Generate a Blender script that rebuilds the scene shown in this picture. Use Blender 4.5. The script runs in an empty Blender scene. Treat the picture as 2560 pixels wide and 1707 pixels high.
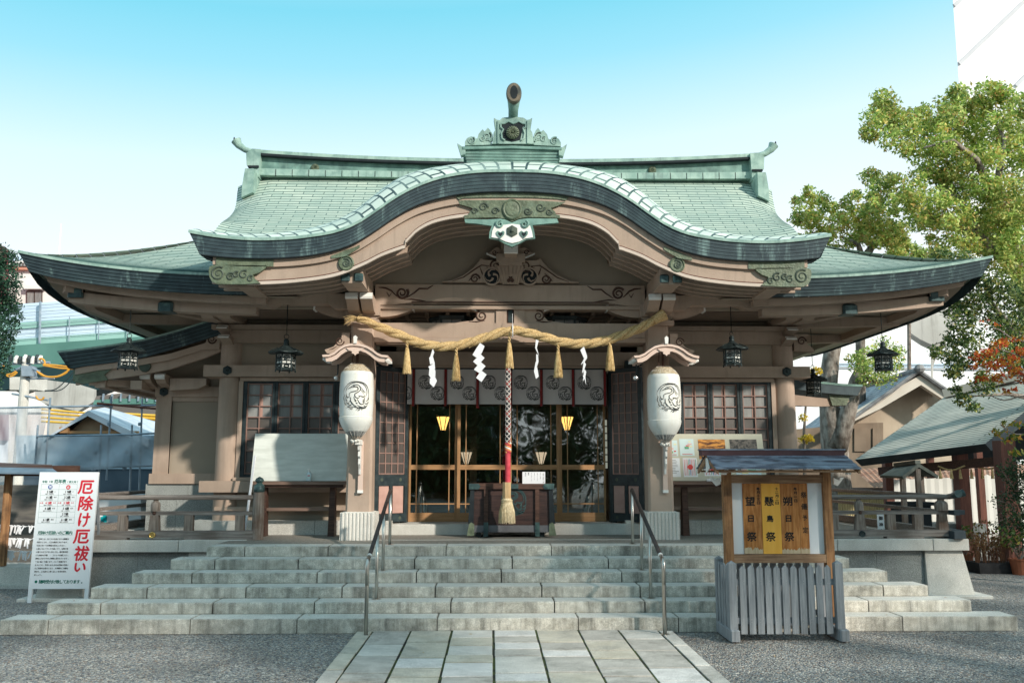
import bpy, math, random
from mathutils import Vector, Matrix
S = bpy.context.scene
C = S.collection
R = math.radians
# ------------------------------------------------------------------ camera
CAM = Vector((-0.2936, -11.370, 2.0162)); FPX = 2220.04; PITCH = R(8.1103); YAW = R(1.2740)
cd = bpy.data.cameras.new('camera'); cam = bpy.data.objects.new('camera', cd); C.objects.link(cam)
cd.sensor_fit = 'HORIZONTAL'; cd.sensor_width = 36.0; cd.lens = FPX*36.0/2560.0
cd.clip_start = 0.1; cd.clip_end = 1500
cam.location = CAM; cam.rotation_euler = (R(90)+PITCH, 0, -YAW)
S.camera = cam
# ------------------------------------------------------------------ sky, sun, exposure
SUN_EL = R(28); SUN_AZ = R(44)        # sun behind the viewer, to the right
w = bpy.data.worlds.new('World'); S.world = w; w.use_nodes = True
nt = w.node_tree; nt.nodes.clear()
def wn(t, **k):
    n = nt.nodes.new(t)
    for a, b in k.items(): setattr(n, a, b)
    return n
out = wn('ShaderNodeOutputWorld'); bg = wn('ShaderNodeBackground')
sky = wn('ShaderNodeTexSky', sky_type='NISHITA', sun_disc=False)
sky.sun_elevation = SUN_EL; sky.sun_rotation = math.pi - SUN_AZ
sky.air_density = 1.0; sky.dust_density = 2.0; sky.ozone_density = 1.0
tc = wn('ShaderNodeTexCoord'); sx = wn('ShaderNodeSeparateXYZ'); cr = wn('ShaderNodeValToRGB')
nt.links.new(tc.outputs['Generated'], sx.inputs[0])
mul = wn('ShaderNodeMath', operation='MULTIPLY_ADD'); mul.inputs[1].default_value = -0.07; nt.links.new(sx.outputs[0], mul.inputs[0]); nt.links.new(sx.outputs[2], mul.inputs[2])
nt.links.new(mul.outputs[0], cr.inputs[0])
e = cr.color_ramp; e.elements[0].position = 0.0; e.elements[0].color = (6.5, 6.75, 6.9, 1)
e.elements[1].position = 0.62; e.elements[1].color = (3.3, 5.1, 5.9, 1)  # upper sky, out of view, lifted to add fill light
for p_, c_ in ((0.23, (6.1, 6.7, 6.95, 1)), (0.34, (4.9, 6.35, 6.9, 1)), (0.43, (2.3, 5.2, 6.3, 1)), (0.48, (1.5, 4.7, 5.9, 1))):
    q = e.elements.new(p_); q.color = c_
mx = wn('ShaderNodeMix', data_type='RGBA'); mx.inputs[0].default_value = 0.94
nt.links.new(sky.outputs[0], mx.inputs[6]); nt.links.new(cr.outputs[0], mx.inputs[7])
nt.links.new(mx.outputs[2], bg.inputs[0]); bg.inputs[1].default_value = 0.118
nt.links.new(bg.outputs[0], out.inputs[0])
sd = bpy.data.lights.new('sun', 'SUN'); sd.energy = 3.5; sd.angle = R(2.0); sd.color = (1.0, 0.93, 0.82)
sun = bpy.data.objects.new('sun', sd); C.objects.link(sun)
to_sun = Vector((math.sin(SUN_AZ)*math.cos(SUN_EL), -math.cos(SUN_AZ)*math.cos(SUN_EL), math.sin(SUN_EL)))
sun.rotation_euler = to_sun.to_track_quat('Z', 'Y').to_euler()
vs = S.view_settings; vs.view_transform = 'Standard'; vs.look = 'None'; vs.exposure = 0.48; vs.gamma = 1.0; vs.use_curve_mapping = False
S.render.engine = 'CYCLES'; S.cycles.use_denoising = True
S.cycles.max_bounces = 6; S.cycles.diffuse_bounces = 3; S.cycles.glossy_bounces = 3; S.cycles.transmission_bounces = 4; S.cycles.transparent_max_bounces = 12
S.cycles.caustics_reflective = False; S.cycles.caustics_refractive = False
# ------------------------------------------------------------------ helpers
def P(px, py, Y):
    """measured point of the place: the point at depth Y seen at (px, py) of the 2560 px wide photograph"""
    u = (px-1280)/FPX; v = -(py-853.5)/FPX
    y = math.cos(PITCH)-v*math.sin(PITCH); z = math.sin(PITCH)+v*math.cos(PITCH)
    dx = u*math.cos(YAW)+y*math.sin(YAW); dy = -u*math.sin(YAW)+y*math.cos(YAW)
    k = (Y-CAM.y)/dy
    return Vector((CAM.x+dx*k, Y, CAM.z+z*k))
def X_(px, py, Y): return P(px, py, Y).x
def Z_(px, py, Y): return P(px, py, Y).z
def tag(o, label=None, cat=None, group=None, kind=None):
    if label: o['label'] = label
    if cat: o['category'] = cat
    if group: o['group'] = group
    if kind: o['kind'] = kind
    return o
def thing(name, loc=(0, 0, 0), label=None, cat=None, group=None):
    o = bpy.data.objects.new(name, None); C.objects.link(o); o.location = loc; o.empty_display_size = 0.2
    return tag(o, label, cat, group)
def wloc(o):
    v = Vector((0, 0, 0))
    while o is not None:
        v += o.location; o = o.parent
    return v
class MB:
    def __init__(s): s.v = []; s.f = []; s.uv = {}; s.m = []
    def add(s, vs_, fs_, mi=0, uvs=None):
        b = len(s.v); s.v += [tuple(p) for p in vs_]
        for i, f in enumerate(fs_):
            if uvs: s.uv[len(s.f)] = uvs[i]
            s.f.append([b+j for j in f]); s.m.append(mi)
        return s
    def box(s, x0, x1, y0, y1, z0, z1, mi=0, tx=0, ty=0):
        # tx, ty: how much the top is pulled in on each side
        v = [(x0, y0, z0), (x1, y0, z0), (x1, y1, z0), (x0, y1, z0), (x0+tx, y0+ty, z1), (x1-tx, y0+ty, z1), (x1-tx, y1-ty, z1), (x0+tx, y1-ty, z1)]
        return s.add(v, [(0, 3, 2, 1), (4, 5, 6, 7), (0, 1, 5, 4), (1, 2, 6, 5), (2, 3, 7, 6), (3, 0, 4, 7)], mi)
    def cbox(s, x0, x1, y0, y1, z0, z1, c=0.01, mi=0):
        # box whose four vertical and top edges are chamfered
        def ring(z, i): return [(x0+c+i, y0+i, z), (x1-c-i, y0+i, z), (x1-i, y0+c+i, z), (x1-i, y1-c-i, z), (x1-c-i, y1-i, z), (x0+c+i, y1-i, z), (x0+i, y1-c-i, z), (x0+i, y0+c+i, z)]
        v = ring(z0, 0)+ring(z1-c, 0)+ring(z1, c*.9)
        f = [tuple(range(7, -1, -1)), tuple(range(16, 24))]
        for k in (0, 8):
            for i in range(8): j = (i+1) % 8; f.append((k+i, k+j, k+8+j, k+8+i))
        return s.add(v, f, mi)
    def prism(s, pts, a0, a1, axis='y', mi=0):
        """polygon given in the two other axes, extruded along axis"""
        n = len(pts)
        ar = sum(pts[i][0]*pts[(i+1) % n][1]-pts[(i+1) % n][0]*pts[i][1] for i in range(n))
        if ar < 0: pts = pts[::-1]
        if axis == 'y': g = lambda p, a: (p[0], a, p[1])
        elif axis == 'x': g = lambda p, a: (a, p[0], p[1])
        else: g = lambda p, a: (p[0], p[1], a)
        v = [g(p, a0) for p in pts]+[g(p, a1) for p in pts]
        f = [tuple(range(n)), tuple(range(2*n-1, n-1, -1))]
        for i in range(n): j = (i+1) % n; f.append((j, i, n+i, n+j))
        if axis == 'z' or axis == 'x': f = [tuple(reversed(q)) for q in f]
        return s.add(v, f, mi)
    def band(s, top, bot, y0, y1, mi=0):
        """solid strip between two polylines with equal counts (x,z), between y0 and y1"""
        n = len(top); v = []
        for y in (y0, y1):
            v += [(p[0], y, p[1]) for p in top]+[(p[0], y, p[1]) for p in bot]
        f = []
        for i in range(n-1):
            f.append((n+i, n+i+1, i+1, i)); f.append((2*n+i, 2*n+i+1, 3*n+i+1, 3*n+i))
            f.append((i, i+1, 2*n+i+1, 2*n+i)); f.append((3*n+i, 3*n+i+1, n+i+1, n+i))
        f.append((0, 2*n, 3*n, n)); f.append((n-1, 2*n-1, 4*n-1, 3*n-1))
        return s.add(v, f, mi)
    def tube(s, path, r, n=8, mi=0, caps=True):
        path = [Vector(p) for p in path]; m = len(path); rr = r if isinstance(r, (list, tuple)) else [r]*m
        v = []; t = (path[1]-path[0]).normalized(); up = Vector((0, 0, 1)) if abs(t.z) < .9 else Vector((0, 1, 0)); a = t.cross(up).normalized()
        for i in range(m):
            t = (path[min(i+1, m-1)]-path[max(i-1, 0)]).normalized(); a = (a-t*a.dot(t)).normalized(); b = t.cross(a)
            v += [tuple(path[i]+(a*math.cos(2*math.pi*k/n)+b*math.sin(2*math.pi*k/n))*rr[i]) for k in range(n)]
        f = [(i*n+k, i*n+(k+1) % n, (i+1)*n+(k+1) % n, (i+1)*n+k) for i in range(m-1) for k in range(n)]
        if caps: f += [tuple(range(n-1, -1, -1)), tuple(range((m-1)*n, m*n))]
        return s.add(v, f, mi)
    def lathe(s, prof, c=(0, 0, 0), n=16, mi=0, axis='z', sq=None, rot=0):
        """prof: (radius, height) bottom to top"""
        v = []
        for r, h in prof:
            for k in range(n):
                a = 2*math.pi*k/n+rot; x, y = r*math.cos(a), r*math.sin(a)
                if sq: x *= sq[0]; y *= sq[1]
                q = (x, y, h) if axis == 'z' else ((x, h, y) if axis == 'y' else (h, x, y))
                v.append((c[0]+q[0], c[1]+q[1], c[2]+q[2]))
        m = len(prof)
        f = [(i*n+k, i*n+(k+1) % n, (i+1)*n+(k+1) % n, (i+1)*n+k) for i in range(m-1) for k in range(n)]
        f += [tuple(range(n-1, -1, -1)), tuple(range((m-1)*n, m*n))]
        return s.add(v, f, mi)
    def grid(s, rows, mi=0, uvf=None, flip=False):
        m = len(rows); n = len(rows[0]); b = len(s.v); s.v += [tuple(p) for r in rows for p in r]
        for i in range(m-1):
            for k in range(n-1):
                q = [b+i*n+k, b+i*n+k+1, b+(i+1)*n+k+1, b+(i+1)*n+k]
                ij = [(i, k), (i, k+1), (i+1, k+1), (i+1, k)]
                if flip: q.reverse(); ij.reverse()
                if uvf: s.uv[len(s.f)] = [uvf(*t_) for t_ in ij]
                s.f.append(q); s.m.append(mi)
        return s
    def obox(s, a, b, wdt, h, mi=0, up=(0, 0, 1)):
        """beam of section wdt x h along a->b (axis through its centre)"""
        a = Vector(a); b = Vector(b); t = (b-a).normalized(); u = Vector(up); sd_ = t.cross(u).normalized(); u = sd_.cross(t)
        v = [tuple(p+sd_*i*wdt/2+u*j*h/2) for p in (a, b) for i, j in ((-1, -1), (1, -1), (1, 1), (-1, 1))]
        return s.add(v, [(0, 3, 2, 1), (4, 5, 6, 7), (0, 1, 5, 4), (1, 2, 6, 5), (2, 3, 7, 6), (3, 0, 4, 7)], mi)
    def mirror(s):
        """add the copy mirrored in X"""
        nv = len(s.v); nf = len(s.f); s.v += [(-x, y, z) for x, y, z in s.v]
        for i in range(nf):
            if i in s.uv: s.uv[len(s.f)] = list(reversed(s.uv[i]))
            s.f.append([nv+j for j in reversed(s.f[i])]); s.m.append(s.m[i])
        return s
    def build(s, name, mats, parent=None, smooth=False, local=False, angle=None):
        me = bpy.data.meshes.new(name)
        off = Vector((0, 0, 0)) if (local or parent is None) else wloc(parent)
        me.from_pydata([(x-off.x, y-off.y, z-off.z) for x, y, z in s.v], [], s.f)
        if not isinstance(mats, (list, tuple)): mats = [mats]
        for m_ in mats: me.materials.append(m_)
        me.polygons.foreach_set('material_index', s.m)
        if s.uv:
            ul = me.uv_layers.new(name='UVMap')
            for pi, uvs in s.uv.items():
                p = me.polygons[pi]
                for k, li in enumerate(p.loop_indices): ul.data[li].uv = uvs[k]
        if smooth: me.polygons.foreach_set('use_smooth', [True]*len(me.polygons))
        me.update()
        if smooth and angle:
            me.set_sharp_from_angle(angle=R(angle))
        o = bpy.data.objects.new(name, me); C.objects.link(o)
        if parent: o.parent = parent
        return o
def copy_tree(o, parent=None):
    c = o.copy(); C.objects.link(c); c.parent = parent
    for ch in list(o.children): copy_tree(ch, c)
    return c
def lerp(a, b, t): return a+(b-a)*t
def interp(tab, x):
    if x <= tab[0][0]: return tab[0][1]
    for i in range(len(tab)-1):
        if x <= tab[i+1][0]:
            # smooth (Catmull-Rom style) interpolation
            x0, y0 = tab[i]; x1, y1 = tab[i+1]; h = x1-x0; t = (x-x0)/h
            m0 = (y1-tab[i-1][1])/(x1-tab[i-1][0]) if i > 0 else (y1-y0)/h
            m1 = (tab[i+2][1]-y0)/(tab[i+2][0]-x0) if i+2 < len(tab) else (y1-y0)/h
            return (2*t**3-3*t*t+1)*y0+(t**3-2*t*t+t)*h*m0+(-2*t**3+3*t*t)*y1+(t**3-t*t)*h*m1
    return tab[-1][1]
# ------------------------------------------------------------------ materials
def hexc(h):
    r = [int(h[i:i+2], 16)/255 for i in (0, 2, 4)]
    return tuple((c/12.92 if c <= .04045 else ((c+.055)/1.055)**2.4) for c in r)+(1,)
def mat(name, c1, c2=None, scale=4, rough=.7, bump=0.0, bscale=None, stretch=(1, 1, 1), metal=0, spec=.3, detail=5, c3=None, s3=1.0, f3=.5, speck=0, rnd=0, streak=None, st0=.52, emit=None, contrast=.3):
    m = bpy.data.materials.new(name); m.use_nodes = True; n = m.node_tree; b = n.nodes['Principled BSDF']
    L = n.links.new
    b.inputs['Roughness'].default_value = rough; b.inputs['Metallic'].default_value = metal; b.inputs['Specular IOR Level'].default_value = spec
    if c2 is None: c2 = tuple(min(1, c*1.18) for c in c1[:3])+(1,)
    t = n.nodes.new('ShaderNodeTexCoord'); mp = n.nodes.new('ShaderNodeMapping'); L(t.outputs['Object'], mp.inputs[0])
    mp.inputs['Scale'].default_value = stretch
    nz = n.nodes.new('ShaderNodeTexNoise'); nz.inputs['Scale'].default_value = scale; nz.inputs['Detail'].default_value = detail; L(mp.outputs[0], nz.inputs[0])
    rp = n.nodes.new('ShaderNodeValToRGB'); rp.color_ramp.elements[0].position = .5-contrast/2; rp.color_ramp.elements[1].position = .5+contrast/2
    rp.color_ramp.elements[0].color = c1; rp.color_ramp.elements[1].color = c2
    L(nz.outputs[0], rp.inputs[0]); col = rp.outputs[0]
    def mixin(col, fac, c, mode='MIX'):
        x = n.nodes.new('ShaderNodeMix'); x.data_type = 'RGBA'; x.blend_type = mode
        L(fac, x.inputs[0]); L(col, x.inputs[6])
        if isinstance(c, tuple): x.inputs[7].default_value = c
        else: L(c, x.inputs[7])
        return x.outputs[2]
    if c3 is not None:
        n3 = n.nodes.new('ShaderNodeTexNoise'); n3.inputs['Scale'].default_value = s3; n3.inputs['Detail'].default_value = 6; n3.inputs['Roughness'].default_value = .65; L(t.outputs['Object'], n3.inputs[0])
        r3 = n.nodes.new('ShaderNodeMapRange'); r3.inputs[1].default_value = .5; r3.inputs[2].default_value = .72; r3.inputs[4].default_value = f3; L(n3.outputs[0], r3.inputs[0])
        col = mixin(col, r3.outputs[0], c3)
    if streak is not None:   # runs of dirt going down: noise stretched along Z
        cs, ss, fs = streak
        ms = n.nodes.new('ShaderNodeMapping'); L(t.outputs['Object'], ms.inputs[0]); ms.inputs['Scale'].default_value = (ss, ss, ss*.09)
        ns = n.nodes.new('ShaderNodeTexNoise'); ns.inputs['Scale'].default_value = 1; ns.inputs['Detail'].default_value = 7; ns.inputs['Roughness'].default_value = .7; L(ms.outputs[0], ns.inputs[0])
        rs = n.nodes.new('ShaderNodeMapRange'); rs.inputs[1].default_value = st0; rs.inputs[2].default_value = .75; rs.inputs[4].default_value = fs; L(ns.outputs[0], rs.inputs[0])
        col = mixin(col, rs.outputs[0], cs)
    if speck:
        nw = n.nodes.new('ShaderNodeTexNoise'); nw.inputs['Scale'].default_value = 130; nw.inputs['Detail'].default_value = 2; L(t.outputs['Object'], nw.inputs[0])
        rw = n.nodes.new('ShaderNodeMapRange'); rw.inputs[1].default_value = .35; rw.inputs[2].default_value = .65; rw.inputs[3].default_value = 1-speck; rw.inputs[4].default_value = 1+speck*.6; L(nw.outputs[0], rw.inputs[0])
        x = n.nodes.new('ShaderNodeVectorMath'); x.operation = 'SCALE'; L(col, x.inputs[0]); L(rw.outputs[0], x.inputs['Scale']); col = x.outputs[0]
    if rnd:
        gi = n.nodes.new('ShaderNodeNewGeometry'); rr = n.nodes.new('ShaderNodeMapRange'); rr.inputs[3].default_value = 1-rnd; rr.inputs[4].default_value = 1+rnd; L(gi.outputs['Random Per Island'], rr.inputs[0])
        x = n.nodes.new('ShaderNodeVectorMath'); x.operation = 'SCALE'; L(col, x.inputs[0]); L(rr.outputs[0], x.inputs['Scale']); col = x.outputs[0]
    L(col, b.inputs['Base Color'])
    if bump:
        nb = n.nodes.new('ShaderNodeTexNoise'); nb.inputs['Scale'].default_value = bscale or scale*4; nb.inputs['Detail'].default_value = 5; L(mp.outputs[0], nb.inputs[0])
        bm = n.nodes.new('ShaderNodeBump'); bm.inputs['Strength'].default_value = bump; bm.inputs['Distance'].default_value = .02; L(nb.outputs[0], bm.inputs['Height']); L(bm.outputs[0], b.inputs['Normal'])
    if emit:
        b.inputs['Emission Color'].default_value = emit[0]; b.inputs['Emission Strength'].default_value = emit[1]
    return m
M = {}
M['plaster'] = mat('taupe_painted_concrete', (.385, .285, .22, 1), (.45, .34, .268, 1), 1.3, .75, .12, 60, c3=(.29, .21, .16, 1), s3=.9, f3=.5, streak=((.20, .155, .125, 1), 5, .5))
M['plaster_panel'] = mat('grey_taupe_wall_panel', (.30, .245, .19, 1), (.35, .285, .22, 1), 1.2, .8, .1, 50, c3=(.30, .25, .2, 1), s3=.7, f3=.3)
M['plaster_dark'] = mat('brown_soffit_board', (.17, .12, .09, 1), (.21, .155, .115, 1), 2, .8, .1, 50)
M['trim'] = mat('light_trim', (.52, .43, .36, 1), (.58, .48, .41, 1), 2, .7)
M['stone'] = mat('granite', (.50, .465, .395, 1), (.72, .68, .60, 1), 11, .75, .35, 90, c3=(.17, .165, .14, 1), s3=1.9, f3=.85, speck=.32, streak=((.12, .115, .10, 1), 6, 1.0), st0=.46)
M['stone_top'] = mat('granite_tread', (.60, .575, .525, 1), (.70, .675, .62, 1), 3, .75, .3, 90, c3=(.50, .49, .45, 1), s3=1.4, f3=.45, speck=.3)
M['stone_clean'] = mat('clean_granite', (.56, .54, .49, 1), (.66, .64, .59, 1), 3, .75, .25, 90, c3=(.40, .39, .36, 1), s3=1, f3=.4, speck=.28, streak=((.27, .26, .22, 1), 3, .4))
M['stone_dark'] = mat('grey_rough_granite', (.25, .26, .25, 1), (.34, .35, .33, 1), 3, .8, .5, 70, c3=(.2, .22, .21, 1), s3=1.5, f3=.5, speck=.45)
M['terrazzo'] = mat('washed_aggregate_floor', (.22, .2, .17, 1), (.32, .29, .25, 1), 20, .7, .3, 120, speck=.35)
M['joint'] = mat('dark_joint', (.035, .033, .03, 1), (.06, .06, .05, 1), 6, .95)
M['moss'] = mat('mossy_joint', (.022, .022, .018, 1), (.055, .07, .02, 1), 5, .95, contrast=.15)
M['fascia'] = mat('dark_weathered_copper', (.030, .048, .058, 1), (.05, .078, .088, 1), 6, .5, .1, 40, c3=(.06, .12, .12, 1), s3=1.3, f3=.4, streak=((.28, .42, .40, 1), 3.4, .85), st0=.55, spec=.4)
M['fascia_plain'] = mat('dark_plain_copper', (.03, .042, .05, 1), (.045, .06, .07, 1), 6, .6)  # dark copper like the fascia, without the streaks
M['lip_shade'] = mat('shaded_course_lip', (.05, .10, .10, 1), (.09, .16, .15, 1), 6, .8)  # roof course lips darkened to carry the shadow line under each course
M['seam'] = mat('black_seam', (.012, .017, .02, 1), (.02, .026, .03, 1), 6, .9)
M['patina'] = mat('green_patina_copper', (.22, .34, .295, 1), (.35, .48, .415, 1), 5, .6, .15, 40, c3=(.09, .17, .16, 1), s3=2.6, f3=.8, streak=((.10, .15, .14, 1), 9, .8), spec=.35)
M['patina_dark'] = mat('dull_patina_copper', (.10, .19, .165, 1), (.2, .34, .29, 1), 5, .55, .15, 40, c3=(.05, .08, .08, 1), s3=2.2, f3=.7, streak=((.24, .35, .30, 1), 8, .5), spec=.35)
M['olive'] = mat('olive_bronze_plate', (.085, .105, .065, 1), (.15, .18, .115, 1), 9, .5, .5, 30, c3=(.17, .25, .19, 1), s3=5, f3=.5, spec=.4)
M['olive_line'] = mat('dark_bronze_relief', (.05, .065, .05, 1), (.08, .1, .075, 1), 9, .6)
M['white'] = mat('white_paint', (.72, .70, .66, 1), (.82, .8, .76, 1), 3, .7)
M['pinkwood'] = mat('pale_pink_paint', (.62, .46, .38, 1), (.68, .52, .44, 1), 2, .7)
M['black'] = mat('black_lacquer_frame', (.012, .022, .026, 1), (.03, .045, .048, 1), 9, .45, .2, 30, spec=.4)
M['pinkgrid'] = mat('dusty_pink_lattice', (.24, .145, .12, 1), (.30, .185, .155, 1), 6, .7)
M['pinkpanel'] = mat('dusty_pink_panel', (.42, .25, .21, 1), (.50, .31, .26, 1), 5, .7)
M['pane'] = mat('frosted_pane', (.10, .088, .08, 1), (.15, .135, .125, 1), 1.5, .35, spec=.5)
M['pane_light'] = mat('frosted_pane_with_curtain', (.20, .20, .195, 1), (.31, .31, .30, 1), 1.8, .35, stretch=(4, 1, .6), spec=.5)
M['pane_dark'] = mat('dark_pane', (.07, .055, .05, 1), (.10, .085, .075, 1), 1.8, .3, spec=.5)
M['cedar'] = mat('fresh_cedar', (.34, .18, .08, 1), (.45, .25, .12, 1), 5, .55, .1, 30, stretch=(8, 8, .6))
M['cedar_h'] = mat('fresh_cedar_rail', (.34, .18, .08, 1), (.45, .25, .12, 1), 5, .55, .1, 30, stretch=(.6, 8, 8))
M['oldwood'] = mat('weathered_brown_wood', (.22, .10, .04, 1), (.42, .22, .10, 1), 4, .7, .3, 40, stretch=(9, 9, .7), c3=(.06, .03, .018, 1), s3=2.4, f3=.8)
M['oldwood_h'] = mat('weathered_brown_rail', (.22, .12, .065, 1), (.40, .25, .15, 1), 4, .7, .3, 40, stretch=(.7, 9, 9), c3=(.10, .05, .03, 1), s3=2, f3=.8)
M['greywood'] = mat('silvery_weathered_wood', (.20, .215, .23, 1), (.33, .345, .36, 1), 4, .8, .35, 40, stretch=(10, 10, .6), c3=(.14, .14, .145, 1), s3=2, f3=.6, rnd=.12)
M['rail_h'] = mat('grey_brown_rail_wood', (.15, .125, .11, 1), (.30, .265, .24, 1), 4, .8, .3, 40, stretch=(.5, 10, 10), c3=(.10, .075, .06, 1), s3=2, f3=.6)
M['rail_v'] = mat('grey_brown_post_wood', (.16, .125, .10, 1), (.31, .26, .225, 1), 4, .8, .3, 40, stretch=(10, 10, .6), c3=(.11, .055, .03, 1), s3=2.2, f3=.8)
M['darkwood'] = mat('dark_brown_wood', (.05, .025, .018, 1), (.10, .05, .035, 1), 4, .6, .2, 30, stretch=(1, 8, 8))
M['redwood'] = mat('rust_red_post', (.10, .035, .025, 1), (.16, .06, .04, 1), 4, .65, .2, 30, stretch=(8, 8, .8))
M['boxwood'] = mat('dark_stained_board', (.022, .010, .009, 1), (.055, .026, .021, 1), 5, .5, .2, 30, stretch=(.6, 6, 9), spec=.4)
M['benchwood'] = mat('brown_bench_wood', (.16, .10, .075, 1), (.24, .155, .12, 1), 4, .6, .2, 30, stretch=(.6, 9, 9))
M['steel'] = mat('brushed_steel', (.45, .42, .38, 1), (.6, .56, .5, 1), 8, .28, metal=1, stretch=(6, 6, .5))
M['grip'] = mat('brown_vinyl_grip', (.04, .03, .028, 1), (.06, .045, .04, 1), 8, .4)
M['bronze'] = mat('dark_bronze', (.015, .024, .026, 1), (.04, .055, .055, 1), 12, .45, .2, 60, metal=.4)
M['paper'] = mat('white_paper', (.70, .70, .72, 1), (.78, .78, .80, 1), 3, .8)
M['straw'] = mat('rice_straw', (.46, .30, .12, 1), (.72, .54, .28, 1), 60, .8, .6, 90, stretch=(1, 1, .3), rnd=.1)
M['straw_rope'] = mat('twisted_straw', (.48, .31, .13, 1), (.74, .54, .28, 1), 50, .85, 1.0, 70, detail=8)
M['copperfit'] = mat('green_bronze_cap', (.03, .055, .06, 1), (.06, .10, .10, 1), 8, .4, metal=.3, c3=(.16, .28, .25, 1), s3=6, f3=.6)
M['ink'] = mat('black_ink', (.01, .01, .01, 1), (.016, .016, .016, 1), 5, .6)
M['redink'] = mat('red_paint', (.58, .02, .035, 1), (.62, .025, .045, 1), 5, .6)
M['greenink'] = mat('green_paint', (.0, .12, .085, 1), (.0, .14, .1, 1), 5, .6)
M['blueink'] = mat('blue_paint', (.01, .06, .3, 1), (.012, .07, .34, 1), 5, .6)
M['signwhite'] = mat('white_sign_sheet', (.72, .75, .77, 1), (.80, .82, .84, 1), 1, .5)
M['boardgrey'] = mat('grey_white_board', (.56, .58, .53, 1), (.68, .70, .65, 1), 3, .6, stretch=(1, 1, 5), c3=(.45, .46, .42, 1), s3=2, f3=.35)
M['beige'] = mat('beige_board', (.50, .49, .39, 1), (.55, .54, .43, 1), 2, .6)
M['gold'] = mat('gold_fitting', (.55, .36, .1, 1), (.65, .45, .16, 1), 8, .35, metal=.8)
def glow(name, col, st):
    m = bpy.data.materials.new(name); m.use_nodes = True; b = m.node_tree.nodes['Principled BSDF']
    b.inputs['Base Color'].default_value = col; b.inputs['Emission Color'].default_value = col; b.inputs['Emission Strength'].default_value = st
    return m
M['lamp'] = glow('lit_lamp_glass', (1.0, .50, .13, 1), 3.2)
M['lamp_dim'] = glow('lit_lamp_glass_far', (.95, .7, .5, 1), 1.0)
M['litpaper'] = glow('daylight_glow_paper', (.55, .6, .5, 1), .35)  # paper glows by itself in place of daylight behind it
def glassmat():
    m = bpy.data.materials.new('window_glass'); m.use_nodes = True; n = m.node_tree; n.nodes.clear(); L = n.links.new
    o = n.nodes.new('ShaderNodeOutputMaterial'); g = n.nodes.new('ShaderNodeBsdfGlossy'); g.inputs['Roughness'].default_value = .02; g.inputs['Color'].default_value = (.9, .95, .97, 1)
    t = n.nodes.new('ShaderNodeBsdfTransparent'); t.inputs['Color'].default_value = (.8, .84, .82, 1)
    x = n.nodes.new('ShaderNodeMixShader'); f = n.nodes.new('ShaderNodeFresnel'); f.inputs['IOR'].default_value = 1.9
    tc_ = n.nodes.new('ShaderNodeTexCoord'); nz = n.nodes.new('ShaderNodeTexNoise'); nz.inputs['Scale'].default_value = 1.6; nz.inputs['Detail'].default_value = 1; L(tc_.outputs['Object'], nz.inputs[0])
    bm = n.nodes.new('ShaderNodeBump'); bm.inputs['Strength'].default_value = .25; bm.inputs['Distance'].default_value = .02; L(nz.outputs[0], bm.inputs['Height']); L(bm.outputs[0], g.inputs['Normal'])
    a = n.nodes.new('ShaderNodeMath'); a.operation = 'ADD'; a.inputs[1].default_value = .09; L(f.outputs[0], a.inputs[0])
    L(a.outputs[0], x.inputs[0]); L(t.outputs[0], x.inputs[1]); L(g.outputs[0], x.inputs[2]); L(x.outputs[0], o.inputs[0])
    return m
M['glass'] = glassmat()
def roofmat(name, c1, c2, c3, line, bw=.55, rh=.1, mortar=.012, rough=.55):
    """sheet roofing laid in courses: UV in metres (u along the eave, v up the slope)"""
    m = bpy.data.materials.new(name); m.use_nodes = True; n = m.node_tree; b = n.nodes['Principled BSDF']; L = n.links.new
    uv = n.nodes.new('ShaderNodeUVMap'); br = n.nodes.new('ShaderNodeTexBrick'); L(uv.outputs[0], br.inputs[0])
    br.inputs['Scale'].default_value = 1; br.inputs['Brick Width'].default_value = bw; br.inputs['Row Height'].default_value = rh
    br.inputs['Mortar Size'].default_value = mortar; br.inputs['Mortar Smooth'].default_value = .2; br.inputs['Bias'].default_value = 0
    br.inputs['Color1'].default_value = c1; br.inputs['Color2'].default_value = c2; br.inputs['Mortar'].default_value = line
    nz = n.nodes.new('ShaderNodeTexNoise'); nz.inputs['Scale'].default_value = 1.3; nz.inputs['Detail'].default_value = 6; nz.inputs['Roughness'].default_value = .6; L(uv.outputs[0], nz.inputs[0])
    mr = n.nodes.new('ShaderNodeMapRange'); mr.inputs[1].default_value = .44; mr.inputs[2].default_value = .68; mr.inputs[4].default_value = .7; L(nz.outputs[0], mr.inputs[0])
    x = n.nodes.new('ShaderNodeMix'); x.data_type = 'RGBA'; L(mr.outputs[0], x.inputs[0]); L(br.outputs[0], x.inputs[6]); x.inputs[7].default_value = c3
    L(x.outputs[2], b.inputs['Base Color']); b.inputs['Roughness'].default_value = rough; b.inputs['Specular IOR Level'].default_value = .4
    return m
M['roof'] = roofmat('patinated_copper_courses', (.36, .45, .38, 1), (.48, .55, .46, 1), (.30, .385, .34, 1), (.04, .085, .085, 1), bw=.42, rh=.085, mortar=.008)
M['roof_edge'] = roofmat('pale_copper_verge', (.52, .60, .52, 1), (.66, .72, .63, 1), (.30, .41, .37, 1), (.03, .06, .065, 1), bw=.2, rh=.2, mortar=.019)
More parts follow.
